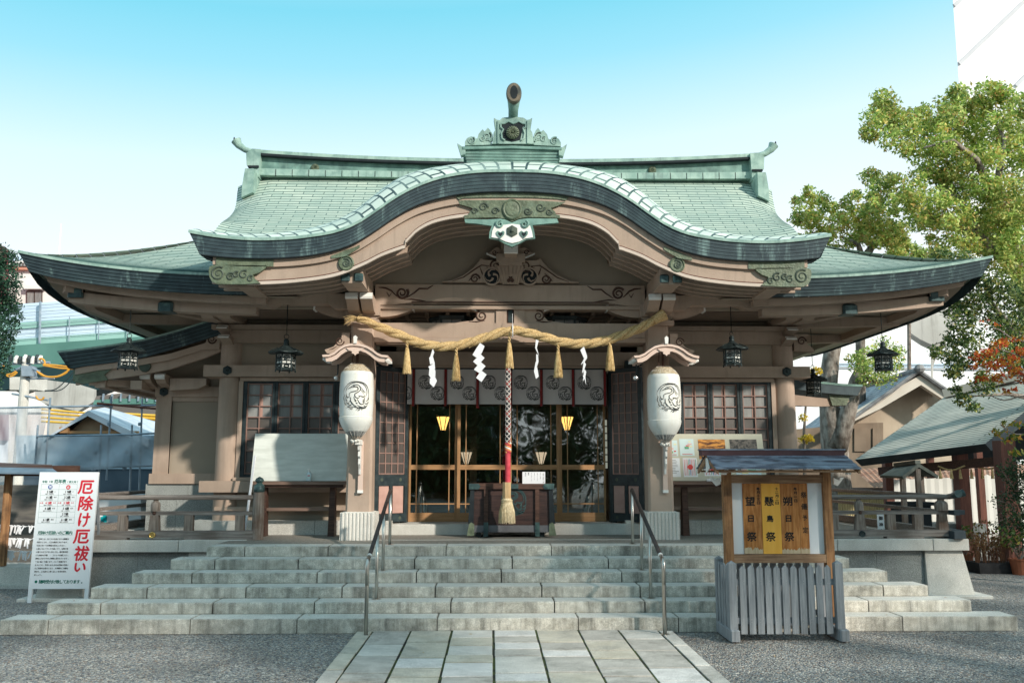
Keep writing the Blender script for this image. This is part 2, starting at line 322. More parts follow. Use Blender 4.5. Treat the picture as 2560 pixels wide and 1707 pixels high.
# ------------------------------------------------------------------ ground, path
def gravelmat():
    m = bpy.data.materials.new('loose_gravel'); m.use_nodes = True; n = m.node_tree; b = n.nodes['Principled BSDF']; L = n.links.new
    t = n.nodes.new('ShaderNodeTexCoord')
    cols = []; hs = []
    for sc_ in (44, 78):
        v = n.nodes.new('ShaderNodeTexVoronoi'); v.inputs['Scale'].default_value = sc_; L(t.outputs['Object'], v.inputs['Vector'])
        s = n.nodes.new('ShaderNodeSeparateColor'); L(v.outputs['Color'], s.inputs[0])
        r = n.nodes.new('ShaderNodeValToRGB'); L(s.outputs[0], r.inputs[0]); r.color_ramp.interpolation = 'CONSTANT'
        pal = [(0, (.06, .06, .065, 1)), (.2, (.16, .165, .17, 1)), (.38, (.27, .27, .265, 1)), (.54, (.40, .37, .32, 1)), (.66, (.30, .20, .14, 1)), (.76, (.52, .47, .40, 1)), (.87, (.19, .215, .24, 1)), (.95, (.68, .63, .56, 1))]
        e = r.color_ramp; e.elements[0].color = pal[0][1]; e.elements[1].position = pal[1][0]; e.elements[1].color = pal[1][1]
        for p_, c_ in pal[2:]: q = e.elements.new(p_); q.color = c_
        cols.append(r.outputs[0]); hs.append(v.outputs['Distance'])
    n2 = n.nodes.new('ShaderNodeTexNoise'); n2.inputs['Scale'].default_value = 20; L(t.outputs['Object'], n2.inputs[0])
    mr = n.nodes.new('ShaderNodeMapRange'); mr.inputs[1].default_value = .47; mr.inputs[2].default_value = .53; L(n2.outputs[0], mr.inputs[0])
    x = n.nodes.new('ShaderNodeMix'); x.data_type = 'RGBA'; L(mr.outputs[0], x.inputs[0]); L(cols[0], x.inputs[6]); L(cols[1], x.inputs[7])
    n4 = n.nodes.new('ShaderNodeTexNoise'); n4.inputs['Scale'].default_value = .9; n4.inputs['Detail'].default_value = 5; L(t.outputs['Object'], n4.inputs[0])
    m4 = n.nodes.new('ShaderNodeMapRange'); m4.inputs[1].default_value = .35; m4.inputs[2].default_value = .65; m4.inputs[3].default_value = .72; m4.inputs[4].default_value = 1.12; L(n4.outputs[0], m4.inputs[0])
    sc2 = n.nodes.new('ShaderNodeVectorMath'); sc2.operation = 'SCALE'; L(x.outputs[2], sc2.inputs[0]); L(m4.outputs[0], sc2.inputs['Scale'])
    L(sc2.outputs[0], b.inputs['Base Color']); b.inputs['Roughness'].default_value = .85
    bm = n.nodes.new('ShaderNodeBump'); bm.inputs['Strength'].default_value = .8; bm.inputs['Distance'].default_value = .03; bm.invert = True; L(hs[0], bm.inputs['Height']); L(bm.outputs[0], b.inputs['Normal'])
    return m
M['gravel'] = gravelmat()
g = MB(); g.box(-400, 400, -120, 700, -1.0, 0.0)
tag(g.build('ground', M['gravel']), kind='structure')
rng = random.Random(7)
def crown(x): return .028+.02*(1-(x/1.9)**2)
# the paved approach: individually laid slabs, eight columns, edge kerbs of longer stones
pm = MB(); jm = MB()
xq = [-1.93+3.86*i/20 for i in range(21)]; jm.grid([[(x, y, crown(x)-.007) for x in xq] for y in (-13.5, -.012)])
cols = [-1.75, -1.28, -.78, -.27, .25, .77, 1.27, 1.76]
def slab(mb, x0, x1, y0, y1, z, mi=0):
    g_ = .013; gy = .014+rng.uniform(0, .006); c = .003
    zz = z+rng.uniform(-.001, .003)
    mb.cbox(x0+g_+rng.uniform(-.004, .004), x1-g_+rng.uniform(-.004, .004), y0+gy, y1-gy, -.05, zz, c, mi)
for i in range(7):
    xa, xb = cols[i], cols[i+1]; y = -.015-(rng.uniform(0, .25) if i not in (3, 4) else .06)
    slab(pm, xa, xb, y, -.012, crown((xa+xb)/2), rng.randrange(4)) if -.012-y > .06 else None
    while y > -13.2:
        l = rng.choice((.36, .45, .55, .68, .82))*rng.uniform(.92, 1.08); slab(pm, xa, xb, y-l, y, crown((xa+xb)/2), rng.randrange(4)); y -= l
for sx_ in (-1, 1):
    y = -.05
    while y > -13.2:
        l = rng.uniform(.8, 1.3); a, b_ = sorted((sx_*1.76 if sx_ > 0 else -1.75, sx_*1.95)); slab(pm, a, b_, y-l, y, .036, rng.randrange(4)); y -= l
ms = [mat('path_slab', (.50+d, .47+d+e_*.3, .425+d+e_, 1), (.64+d, .605+d+e_*.3, .55+d+e_, 1), 4.5, .75, .3, 90, speck=.26, c3=(.27+d, .26+d, .235+d, 1), s3=2.2, f3=.85, spec=.25) for d, e_ in ((.04, .0), (-.10, .01), (-.03, -.05), (.07, .03))]
path = pm.build('path', ms)
tag(path, kind='structure')
tag(jm.build('path_bed', M['moss']), kind='structure')
# ------------------------------------------------------------------ stone steps
TR, RI, W0, WD = .3584, .144, 6.296, .381
ZF = .18+5*RI      # 0.90 porch floor
st = thing('stone_steps', (0, 0, 0), 'wide flight of six pale granite steps with dark water stains, below the shrine porch', 'steps')
for k in range(6):
    mb = MB(); z1 = .18+k*RI; z0 = z1-(.18 if k == 0 else RI)+.004; W = W0-k*WD; y0 = k*TR; y1 = y0+TR+.05
    if k == 5: y1 = y0+.42
    # blocks of unequal length
    xs = [-W]; tgt = W
    first = rng.uniform(.45, .65); xs.append(-W+first+rng.uniform(0, .25))
    while xs[-1] < W-1.1:
        xs.append(xs[-1]+rng.uniform(1.15, 1.75))
    if W-xs[-1] < .35: xs.pop()
    xs.append(W)
    for a, b_ in zip(xs[:-1], xs[1:]):
        gp = .006 if k in (0, 5) else .008; dy = rng.uniform(-.004, .004); c = .016 if 0 < k < 5 else .008
        x0, x1 = a+(gp if a > -W else 0), b_-(gp if b_ < W else 0)
        prof = [(y0+dy+c*.3, z0), (y0+dy, z0+c), (y0+dy, z1-c), (y0+dy+c*.35, z1-c*.3), (y0+dy+c, z1), (y1, z1-.001), (y1, z0)]
        mb.prism(prof, x0, x1, 'x')
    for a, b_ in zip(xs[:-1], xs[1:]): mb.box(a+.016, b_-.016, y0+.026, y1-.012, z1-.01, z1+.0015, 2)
    mb.box(-W+.01, W-.01, y0+.03, y1-.01, z0-.003, z1-.012, 1)
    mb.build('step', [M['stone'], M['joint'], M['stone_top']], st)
# ------------------------------------------------------------------ raised stone podium (porch floor, wing walls)
po = thing('stone_podium', (0, 4.5, 0), 'raised pale granite podium with coping, carrying the whole shrine hall', 'podium')
YP = 2.93
fl = MB(); fl.box(-4.4, 4.4, 1.79+.36, 3.0, .3, ZF-.002); fl.box(-7.0, 7.0, 3.0, 9, .74, ZF-.002); fl.build('porch_floor', M['terrazzo'], po)
fs = MB(); fs.box(-2.55, 2.55, 2.93, 2.955, ZF-.01, ZF+.003); fs.build('floor_strip', M['stone_clean'], po)
for s in (-1, 1):
    xi, xo = 4.42, 7.15
    cp = MB()                # coping stones
    for a, b_ in ((xi-.28, xi+.75), (xi+.758, xo-.45), (xo-.442, xo+.13)):
        a, b_ = sorted((s*a, s*b_)); cp.cbox(a, b_, YP-.06, YP+.5, ZF-.172, ZF+.004, .008)
    a, b_ = sorted((s*(xo-.36), s*(xo+.13))); cp.cbox(a, b_, YP+.508, 9.0, ZF-.172, ZF+.004, .008)
    cp.build('coping', M['stone_clean'], po)
    wl = MB()                # dark rough panels and light piers, the outer one battered
    for a, b_ in ((xi+.62, xi+1.41), (xi+1.414, xo-.56)):
        a, b_ = sorted((s*a, s*b_)); wl.box(a, b_, YP+.06, YP+.3, 0.0, ZF-.175)
    wl.box(*sorted((s*2.0, s*(xi-.1))), YP+.1, YP+.3, 0.1, ZF-.175)
    wl.build('rough_panel', M['stone_dark'], po)
    pr = MB()
    a, b_ = sorted((s*(xi-.06), s*(xi+.61))); pr.box(a, b_, YP+.02, YP+.3, 0.05, ZF-.176)
    x0, x1 = xo-.55, xo+.05
    v = [(s*x0, YP-.02, .03), (s*(x1+.13), YP-.04, .03), (s*(x1+.13), 9, .03), (s*x0, 9, .03), (s*x0, YP+.02, ZF-.176), (s*x1, YP+.02, ZF-.176), (s*x1, 9, ZF-.176), (s*x0, 9, ZF-.176)]
    fcs = [(0, 3, 2, 1), (4, 5, 6, 7), (0, 1, 5, 4), (1, 2, 6, 5), (2, 3, 7, 6), (3, 0, 4, 7)]
    if s < 0: fcs = [tuple(reversed(f)) for f in fcs]
    pr.add(v, fcs); pr.build('pier', M['stone_clean'], po)
    pl = MB(); a, b_ = sorted((s*(x0-.1), s*(x1+.33))); pl.cbox(a, b_, YP-.2, 9.0, -.02, .045, .01); pl.build('plinth', M['stone_clean'], po)
# ------------------------------------------------------------------ the shrine hall
H = thing('shrine_hall', (0, 5, 0), 'taupe concrete shrine hall with green copper roofs and a curved gabled porch', 'shrine')
LX, YE, YR = 7.69, 2.3, 7.0
htab = [(0, 5.0), (.5, 5.17), (1, 5.41), (1.5, 5.69), (2, 6.0), (2.5, 6.32), (3, 6.68), (3.5, 7.07), (4, 7.50), (4.7, 8.16)]
xtab = [(0, 7.69), (.42, 7.27), (.76, 6.93), (1.15, 6.54), (1.65, 6.04), (2.04, 5.66), (2.35, 5.46), (3.2, 5.46), (3.9, 5.53), (4.5, 5.66), (4.7, 5.72)]
def uplift(x, d):
    a = max(0, (abs(x)-3.4)/(LX-3.4)); return .365*a**2.6*max(0, 1-d/2.6)
def roofz(x, d):
    z = interp(htab, d)+uplift(x, d)
    if d > 2.2:     # the verge rolls down towards the gable
        b = interp(xtab, d); k = max(0, 1-(b-abs(x))/.75); z += k*k*(.10*math.sin(math.pi*min(1, (d-2.2)/.9)) if d < 3.1 else -.22*min(1, (d-3.1)/.8))
    return z
NC = 54
def main_slope(mb, back=False):
    vv = 0; prev = None
    for c in range(NC):
        d0, d1 = 4.7*c/NC, 4.7*(c+1)/NC+.004
        rows = []; b0, b1 = interp(xtab, d0), interp(xtab, min(4.7, d1))
        n = 40; lip = .011
        for d, b, dz in ((d0, b0, lip), (d1, b1, 0)):
            row = []
            for i in range(n+1):
                t = (i/n-.5)*2; t = math.copysign(abs(t)**.8, t); x = b*t
                if d0 < .95 and not back: x = math.copysign(lerp(4.25, b, abs(t)), t if i != n//2 else 1)
                row.append((x, YE+d if not back else 2*YR-YE-d, roofz(x, min(d, 4.7))+dz))
            rows.append(row)
        ln = math.hypot(d1-d0, interp(htab, min(4.7, d1))-interp(htab, d0))
        v0 = vv; v1 = vv+ln; vv = v1
        if d0 < .95 and not back:   # the porch roof takes the middle: two separate halves here
            for sg in (-1, 1):
                rr = [[p for p in r_ if p[0]*sg > 4.2] for r_ in rows]; m2 = min(len(rr[0]), len(rr[1])); rr = [r_[-m2:] if sg > 0 else r_[:m2] for r_ in rr]
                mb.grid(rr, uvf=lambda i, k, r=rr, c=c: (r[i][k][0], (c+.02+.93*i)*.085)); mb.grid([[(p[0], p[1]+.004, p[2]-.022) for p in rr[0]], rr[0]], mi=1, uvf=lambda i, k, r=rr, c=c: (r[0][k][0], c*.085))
            continue
        uvf = lambda i, k, rows=rows, v0=v0, c=c: (rows[i][k][0], (c+.02+.93*i)*.085)
        mb.grid(rows, uvf=uvf, flip=back)
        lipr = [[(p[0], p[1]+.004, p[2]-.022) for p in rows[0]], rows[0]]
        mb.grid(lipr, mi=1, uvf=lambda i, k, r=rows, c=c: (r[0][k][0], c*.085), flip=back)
rf = MB(); main_slope(rf)
# side slopes below the gables
for s in (-1, 1):
    n = 24; K = 14
    def hip(d): return interp(xtab, d)
    for c in range(K):
        d0, d1 = 2.1*c/K, 2.1*(c+1)/K; rows = []
        for d, dz in ((d0, -.03), (d1, -.035)):
            xx = hip(d); ya, yb = YE+d, 2*YR-YE-d
            rows.append([(s*xx, lerp(ya, yb, i/n), interp(htab, d)+.365*max(0, 1-d/2.6)*(abs(2*i/n-1)**6)+dz) for i in range(n+1)])
        rf.grid(rows, flip=(s > 0), uvf=lambda i, k, r=rows, c=c: (r[i][k][1], (c+.02+.93*i)*.085))
main_roof = rf.build('main_roof', [M['roof'], M['lip_shade']], H, smooth=False)
bk = MB()
bk.add([(-5.6, 7.05, 8.1), (5.6, 7.05, 8.1), (7.69, 11.7, 5.1), (-7.69, 11.7, 5.1)], [(0, 1, 2, 3)]); bk.box(-5.3, 5.3, 5.2, 8.8, 5.3, 6.0)
bk.prism([(5.3, 6.0), (8.7, 6.0), (7.05, 8.0), (6.95, 8.0)], -5.3, -5.22, 'x'); bk.prism([(5.3, 6.0), (8.7, 6.0), (7.05, 8.0), (6.95, 8.0)], 5.22, 5.3, 'x')
bk.build('rear_roof', M['roof'], H)
# eave edge of the main roof: stacked copper courses, each set back a little
def edgepath():
    pts = []
    n = 60
    for i in range(n+1):
        x = -LX+2*LX*i/n; pts.append((x, YE, interp(htab, 0)+uplift(x, 0)))
    return pts
def fascia_run(mb, pts, nrm, h, n=6, back=.022, lipz=.012, wrap=False):
    """pts: top line; nrm(i): outward unit normal; builds the stepped stack downwards"""
    m = len(pts); rows = []
    for k in range(n):
        zt = h*k/n; zb = h*(k+1)/n-.006
        for zz, off in ((zt, back*k), (zb, back*k+.012)):
            rows.append([(p[0]-nrm(i)[0]*off, p[1]-nrm(i)[1]*off, p[2]-zz*hsc(i)) for i, p in enumerate(pts)])
        rows.append([(p[0]-nrm(i)[0]*(back*(k+1)), p[1]-nrm(i)[1]*(back*(k+1)), p[2]-(h*(k+1)/n)*hsc(i)) for i, p in enumerate(pts)])
    for a in range(len(rows)-1): mb.grid([rows[a+1], rows[a]], mi=1 if a % 3 == 1 else 0)
    return rows[-1]
hsc = lambda i: 1.0
fa = MB(); allp = edgepath()
def nfront(i):
    x = pts[i][0]; k = max(0, (abs(x)-7.2)/.49); return (math.copysign(k, x), -1)
for sg in (-1, 1):
  fa = MB(); pts = [p for p in allp if p[0]*sg > 3.95]
  last = fascia_run(fa, pts, nfront, .30)
  fa.grid([[(p[0], p[1]-.004, p[2]-.028) for p in pts], [(p[0], p[1]-.004, p[2]+.014) for p in pts]], mi=2)
  fa.build('eave_edge', [M['fascia'], M['seam'], M['patina']], main_roof)
for s in (-1, 1):
    fa = MB(); side = []
    for i in range(25):
        y = lerp(YE, 2*YR-YE, i/24); side.append((s*LX, y, 5.0+.365*(abs(2*i/24-1)**6)))
    if s > 0: side2 = side
    else: side2 = side[::-1]
    def ns(i, s=s, q=side2):
        y = q[i][1]; k = max(0, (abs(y-YR)-4.2)/.5); return (s, math.copysign(k, y-YR))
    fascia_run(fa, side2, ns, .30); fa.build('side_eave_edge', [M['fascia'], M['seam'], M['patina']], main_roof)
# soffit and its beams
so = MB()
zi = 4.70
ins = .27
def sof(x, y): return 0
xo, yo = LX-ins, YE+ins
outer = []
n = 48
rows = [[], []]
for i in range(n+1):
    x = -xo+2*xo*i/n; rows[0].append((x, yo-.02, 5.0+uplift(x*LX/xo, 0)-.292)); rows[1].append((max(-5.1, min(5.1, x)), 4.3, 4.80))
nn_ = len(rows[0])
frows = rows
for s in (-1, 1):
    so = MB(); so.grid([r_[:14] if s < 0 else r_[-14:] for r_ in frows])
    rows = [[], []]
    for i in range(25):
        y = lerp(yo, 2*YR-yo, i/24); rows[0].append((s*(xo+.02), y, 5.0+.365*(abs(2*i/24-1)**6)-.292)); rows[1].append((s*5.1, max(4.3, min(9.7, y)), 4.80))
    so.grid(rows, flip=(s < 0)); so.build('soffit', M['plaster_panel'], main_roof)
bm_ = MB()
for s in (-1, 1):
    # front fillet board right behind the edge, rising to the corner
    tp = [(x, 5.0+uplift(x*1.035, 0)-.30) for x in [s*(3.9+3.45*i/20) for i in range(21)]]
    bm_ = MB(); bm_.band([(a, b+.02) for a, b in tp], [(a, b-.10) for a, b in tp], 2.60, 2.72); bm_.build('eave_board', M['plaster'], main_roof); bm_ = MB()
    tp = [(x, 5.0+uplift(x, 0)*.75-.38) for x in [s*(4.1+3.0*i/20) for i in range(21)]]
    bm_.band([(a, b+.03) for a, b in tp], [(a, b-.15) for a, b in tp], 2.80, 3.02); bm_.build('front_purlin', M['plaster'], main_roof); bm_ = MB()
    # side boards
    bm_.prism([(2.75, 4.93), (3.4, 4.74), (11, 4.72), (11, 4.60), (3.3, 4.61), (2.75, 4.80)], *sorted((s*6.86, s*7.02)), axis='x'); bm_.build('side_purlin', M['plaster'], main_roof); bm_ = MB()
    # hip rafter to the corner
    bm_.obox((s*4.9, 4.4, 4.62), (s*7.15, 2.75, 4.90), .2, .2); bm_.build('hip_rafter', M['plaster'], main_roof); bm_ = MB()
    for a_, b_ in (((s*5.0, 4.45, 4.6), (s*7.1, 4.45, 4.66)), ((s*5.0, 6.6, 4.6), (s*7.1, 6.6, 4.66)), ((s*4.92, 4.3, 4.6), (s*4.92, 2.9, 4.62))):
        bm_ = MB(); bm_.obox(a_, b_, .17, .16); bm_.build('soffit_beam', M['plaster'], main_roof)
for s in (-1, 1):
    cap = MB(); cap.cbox(*sorted((s*6.86, s*7.1)), 2.74, 2.9, 4.72, 4.88, .02); cap.build('beam_cap', M['copperfit'], main_roof)
    cap = MB(); cap.cbox(*sorted((s*5.42, s*5.66)), 2.74, 3.03, 4.50, 4.67, .03); cap.build('beam_cap', M['copperfit'], main_roof)
# ridge
rg = MB()
def ridz(x): return .17*(abs(x)/5.3)**2.2
xs = [-5.22+10.44*i/30 for i in range(31)]
rg.band([(x, 8.40+ridz(x)) for x in xs], [(x, 8.10+ridz(x)*.2) for x in xs], 6.82, 7.18, 1)
rg.band([(x, 8.22+ridz(x)*.3) for x in xs], [(x, 8.09+ridz(x)*.2) for x in xs], 6.76, 7.24, 0)
rg.band([(x, 8.42+ridz(x)) for x in xs], [(x, 8.37+ridz(x)) for x in xs], 6.70, 7.30, 2)
rg.band([(x, 8.50+ridz(x)) for x in xs], [(x, 8.422+ridz(x)) for x in xs], 6.72, 7.28, 0)
for i in range(30):
    x = xs[i]; rg.box(x-.006, x+.006, 6.755, 6.80, 8.1, 8.21+ridz(x)*.3, 2)
ridge = rg.build('ridge', [M['patina'], M['patina_dark'], M['seam']], main_roof)
def chrys(mb, c, r, th=.03, n=16, mi=0, mi2=None):
    cx_, cy_, cz_ = c
    mb.lathe([(r, 0), (r, -th*.5), (r*.93, -th*.7)], (cx_, cy_, cz_), 32, mi if mi2 is None else mi2, 'y')
    for k in range(n):
        a = 2*math.pi*(k+.5)/n; pth = [(cx_+math.cos(a)*r*f, cy_-th*g, cz_+math.sin(a)*r*f) for f, g in ((.16, .9), (.5, 1.2), (.86, .95), (.95, .7))]
        mb.tube(pth, [r*.03, r*.075, r*.13, r*.08], 6, mi)
    mb.lathe([(r*.17, -th*.8), (r*.12, -th*1.6), (.001, -th*1.8)], (cx_, cy_, cz_), 12, mi, 'y')
for x in (-4.06, 3.1):
    q = MB(); chrys(q, (x, 6.81, 8.30), .085, .03); q.build('crest_disc', M['olive'], main_roof, smooth=True)
for s in (-1, 1):
    q = MB()
    q.prism([(s*5.20, 8.05), (s*5.36, 8.05), (s*5.36, 8.24), (s*5.46, 8.30), (s*5.48, 8.56), (s*5.36, 8.66), (s*5.18, 8.65)], 6.66, 7.34)
    q.prism([(s*5.22, 7.62), (s*5.45, 7.50), (s*5.44, 7.8), (s*5.40, 8.12), (s*5.22, 8.12)], 6.35, 6.95)
    q.box(*sorted((s*5.2, s*5.42)), 6.62, 7.38, 8.24, 8.28, 1)
    q.tube([(s*5.1, 7, 8.64), (s*5.35, 7, 8.68), (s*5.6, 7, 8.76), (s*5.74, 7, 8.86), (s*5.80, 7, 8.96)], [.05, .06, .065, .08, .11], 14)
    q.lathe([(.07, 0), (.001, .015)], (s*5.84, 7, 8.97), 14, 1, 'x')
    # curved verge sheet at the gable end
    rr = [[], []]
    for i in range(9):
        t = i/8; d = 4.62-t*2.1; rr[0].append((s*(interp(xtab, d)+.02), YE+d+.05, roofz(interp(xtab, d), d)-.03)); rr[1].append((s*(interp(xtab, d)+.10*(1-t)), YE+d+.5, roofz(interp(xtab, d), d)+.25*(1-t)-.02))
    q.grid(rr); rr2 = [[(p[0], p[1], p[2]) for p in rr[1]], [(s*(abs(p[0])+.16*(1-i/8)), p[1]+.5, p[2]+.12*(1-i/8)) for i, p in enumerate(rr[1])]]; q.grid(rr2)
    q.build('ridge_end', [M['patina'], M['seam']], main_roof)
# ------------------------------------------------------------------ curved porch roof
Ttab = [(0, 6.45), (.5, 6.437), (.95, 6.37), (1.27, 6.275), (1.6, 6.12), (1.84, 5.965), (2.06, 5.80), (2.32, 5.625), (2.62, 5.50), (2.95, 5.435), (3.3, 5.392), (3.85, 5.375), (4.4, 5.42), (4.79, 5.485)]
Btab = [(0, 6.135), (.465, 6.122), (.92, 6.065), (1.38, 5.935), (1.72, 5.75), (2.05, 5.515), (2.39, 5.305), (2.83, 5.165), (3.4, 5.095), (4.07, 5.09), (4.62, 5.135)]
Gtab = [(0, 5.81), (.7, 5.775), (1.157, 5.687), (1.43, 5.543), (1.59, 5.377)]
G2tab = [(1.633, 5.285), (1.95, 5.164), (2.22, 5.022), (2.63, 4.855), (3.19, 4.762), (3.8, 4.723), (4.25, 4.735)]
YK = 1.5
def T(x): return interp(Ttab, abs(x))
def B(x): return interp(Btab, abs(x))
rtab = [(0, 0), (.05, .055), (.12, .135), (.22, .225), (.34, .31), (.5, .39), (.65, .44), (.9, .47), (4.5, .52)]
def amp(x): return (.80+.42*math.exp(-((abs(x)-2.0)/.75)**2))*lerp(1.0, .50, min(1, max(0, (abs(x)-2.0)/2.8)))
sur = MB(); kx = [-4.79+9.58*i/72 for i in range(73)]
alen = [0]
for i in range(72): alen.append(alen[-1]+math.hypot(kx[i+1]-kx[i], T(kx[i+1])-T(kx[i])))
ks = [0, .05, .10, .16, .22, .29, .36, .43, .5, .57, .65, .9, 1.3, 1.8, 2.4, 3.1, 3.9, 4.5]
rows = [[(x, YK+k, T(x)+interp(rtab, k)*amp(x)) for x in kx] for k in ks]
def uvk(i, k):
    # courses in the verge sweep round, so shear the coordinates
    sh = ks[i]*.75*(-1 if kx[k] > 0 else 1)*min(1, abs(kx[k])/1.2)
    return (ks[i]*1.0, alen[k]-alen[36]+sh)
sur.grid(rows, uvf=uvk)
porch_roof = sur.build('porch_roof', M['roof_edge'], H, smooth=True)
# dark stepped edge
pf = MB(); NS = 6; n = 72
for k in range(NS):
    def ln(fr, off, yy): return [(lerp(x*1.0, x*(4.62/4.79), fr), YK+yy, lerp(T(x), B(x*(4.62/4.79)), fr)) for x in kx]
    f0, f1 = k/NS, (k+1)/NS
    a = ln(f0, 0, .008*k); b_ = ln(f1-.03, 0, .008*k+.006); c_ = ln(f1, 0, .008*(k+1))
    pf.grid([b_, a]); pf.grid([c_, b_], mi=1)
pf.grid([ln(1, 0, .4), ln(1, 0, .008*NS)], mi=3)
lip0 = [(x, YK-.012, T(x)-.03) for x in kx]; lip1 = [(x, YK-.012, T(x)+.012) for x in kx]; lip2 = [(x, YK+.03, T(x)+.03) for x in kx]
pf.grid([lip0, lip1], mi=2); pf.grid([lip1, lip2], mi=2)
for s in (-1, 1):   # returns along the sides of the porch roof
    rr = []
    for zf in (0, 1):
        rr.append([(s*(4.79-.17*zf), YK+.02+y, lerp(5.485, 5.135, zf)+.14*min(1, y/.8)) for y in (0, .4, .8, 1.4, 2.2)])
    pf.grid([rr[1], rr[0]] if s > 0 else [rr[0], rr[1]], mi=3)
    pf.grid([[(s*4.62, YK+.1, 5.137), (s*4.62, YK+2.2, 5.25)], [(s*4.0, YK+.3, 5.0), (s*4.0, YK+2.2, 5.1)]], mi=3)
pf.build('porch_eave_edge', [M['fascia'], M['seam'], M['patina'], M['fascia_plain']], porch_roof)
# bargeboard
def half(tabf, x0, x1, n): return [(x0+(x1-x0)*i/n, tabf(x0+(x1-x0)*i/n)) for i in range(n+1)]
def gbot(x):
    x = abs(x)
    return interp(Gtab, x) if x <= 1.6 else interp(G2tab, x)
gx = sorted(set([round(4.45*i/70, 4) for i in range(71)]+[1.59, 1.6, 1.612]))
def gfull(f): return [(-x, f(x)) for x in reversed(gx)]+[(x, f(x)) for x in gx[1:]]
bb = MB()
def gb(x, dz=0): return gbot(x)+dz
bb.band(gfull(lambda x: B(x)+.05), gfull(lambda x: gb(x, .0)), 1.66, 1.74)
bb.band(gfull(lambda x: B(x)+.04), gfull(lambda x: B(x)-(.13-.02*min(1, x/3))), 1.615, 1.66)
bb.band(gfull(lambda x: gb(x, .035)), gfull(lambda x: gb(x, -.012)), 1.63, 1.668, 1)
bb.band(gfull(lambda x: gb(x, .055)), gfull(lambda x: gb(x, .046)), 1.65, 1.662, 2)
bb.build('bargeboard', [M['plaster'], M['trim'], M['redwood']], porch_roof)
rb = MB()
for yy in (1.98, 2.24, 2.50, 2.76):
    rb.band(gfull(lambda x: gb(x, .10)), gfull(lambda x: gb(x, -.0)), yy-.035, yy+.035, 0)
rb.band(gfull(lambda x: gb(x, .10)), gfull(lambda x: gb(x, .085)), 1.74, 3.0, 1)
rb.build('curved_rafter', [M['plaster'], M['plaster_dark']], porch_roof)
ty = MB()
xsn = [-4.3+8.6*i/60 for i in range(61)]
ty.band([(x, gb(x, .1)) for x in xsn], [(x, 4.6 if abs(x) > 2.5 else 4.95) for x in xsn], 3.05, 3.12)
ty.build('tympanum', M['plaster_panel'], porch_roof)
# olive bronze mounts: crown plate, end scrolls, discs, small straps
def scroll(mb, c, r, turns=1.6, w=.02, y=0, sgn=1, a0=0, mi=0, th=.02):
    pth = []
    for i in range(26):
        t = i/25; a = a0+sgn*turns*2*math.pi*t; rr = r*(1-.8*t); pth.append((c[0]+rr*math.cos(a), y, c[1]+rr*math.sin(a)))
    mb.tube(pth, [w*(.6+.7*(1-i/25)) for i in range(26)], 6, mi)
cr_ = MB()
def px(pts, Y, ox, oy, sc): return [(lambda q: (q.x, q.z))(P(ox+a*sc, oy+b*sc, Y)) for a, b in pts]
# crown plate outline (upper strip and main plate)
up = px([(175, 85), (240, 150), (300, 128), (600, 122), (910, 120), (1200, 124), (1500, 140), (1590, 160), (1650, 92), (1300, 60), (910, 40), (500, 55)], 1.60, 1100, 470, .1977)
cr_.prism(up, 1.597, 1.617)
lo = px([(230, 165), (330, 160), (600, 160), (910, 158), (1250, 165), (1490, 180), (1590, 185), (1500, 225), (1400, 260), (1450, 300), (1470, 340), (1515, 350), (1515, 385), (1300, 375), (1100, 372), (1000, 390), (910, 430), (820, 392), (700, 376), (500, 380), (310, 390), (305, 352), (350, 345), (385, 300), (425, 265), (340, 235), (250, 210)], 1.63, 1100, 470, .1977)
cr_.prism(lo, 1.612, 1.665)
for a, b, r_ in ((550, 250, .07), (1270, 250, .07), (440, 300, .05), (1380, 310, .05), (700, 300, .06), (1110, 300, .06)):
    q = P(1100+a*.1977, 470+b*.1977, 1.63); scroll(cr_, (q.x, q.z), r_, 1.4, .012, 1.61, 1 if a < 900 else -1, 0, 1)
q = P(1100+910*.1977, 470+275*.1977, 1.62)
cr_.lathe([(.155, 0), (.155, -.035), (.135, -.05), (.115, -.04), (.09, -.05), (.001, -.055)], (q.x, 1.63, q.z), 28, 0, 'y', sq=(.95, 1.05))
cr_.build('crown_plate', [M['olive'], M['olive_line']], porch_roof)
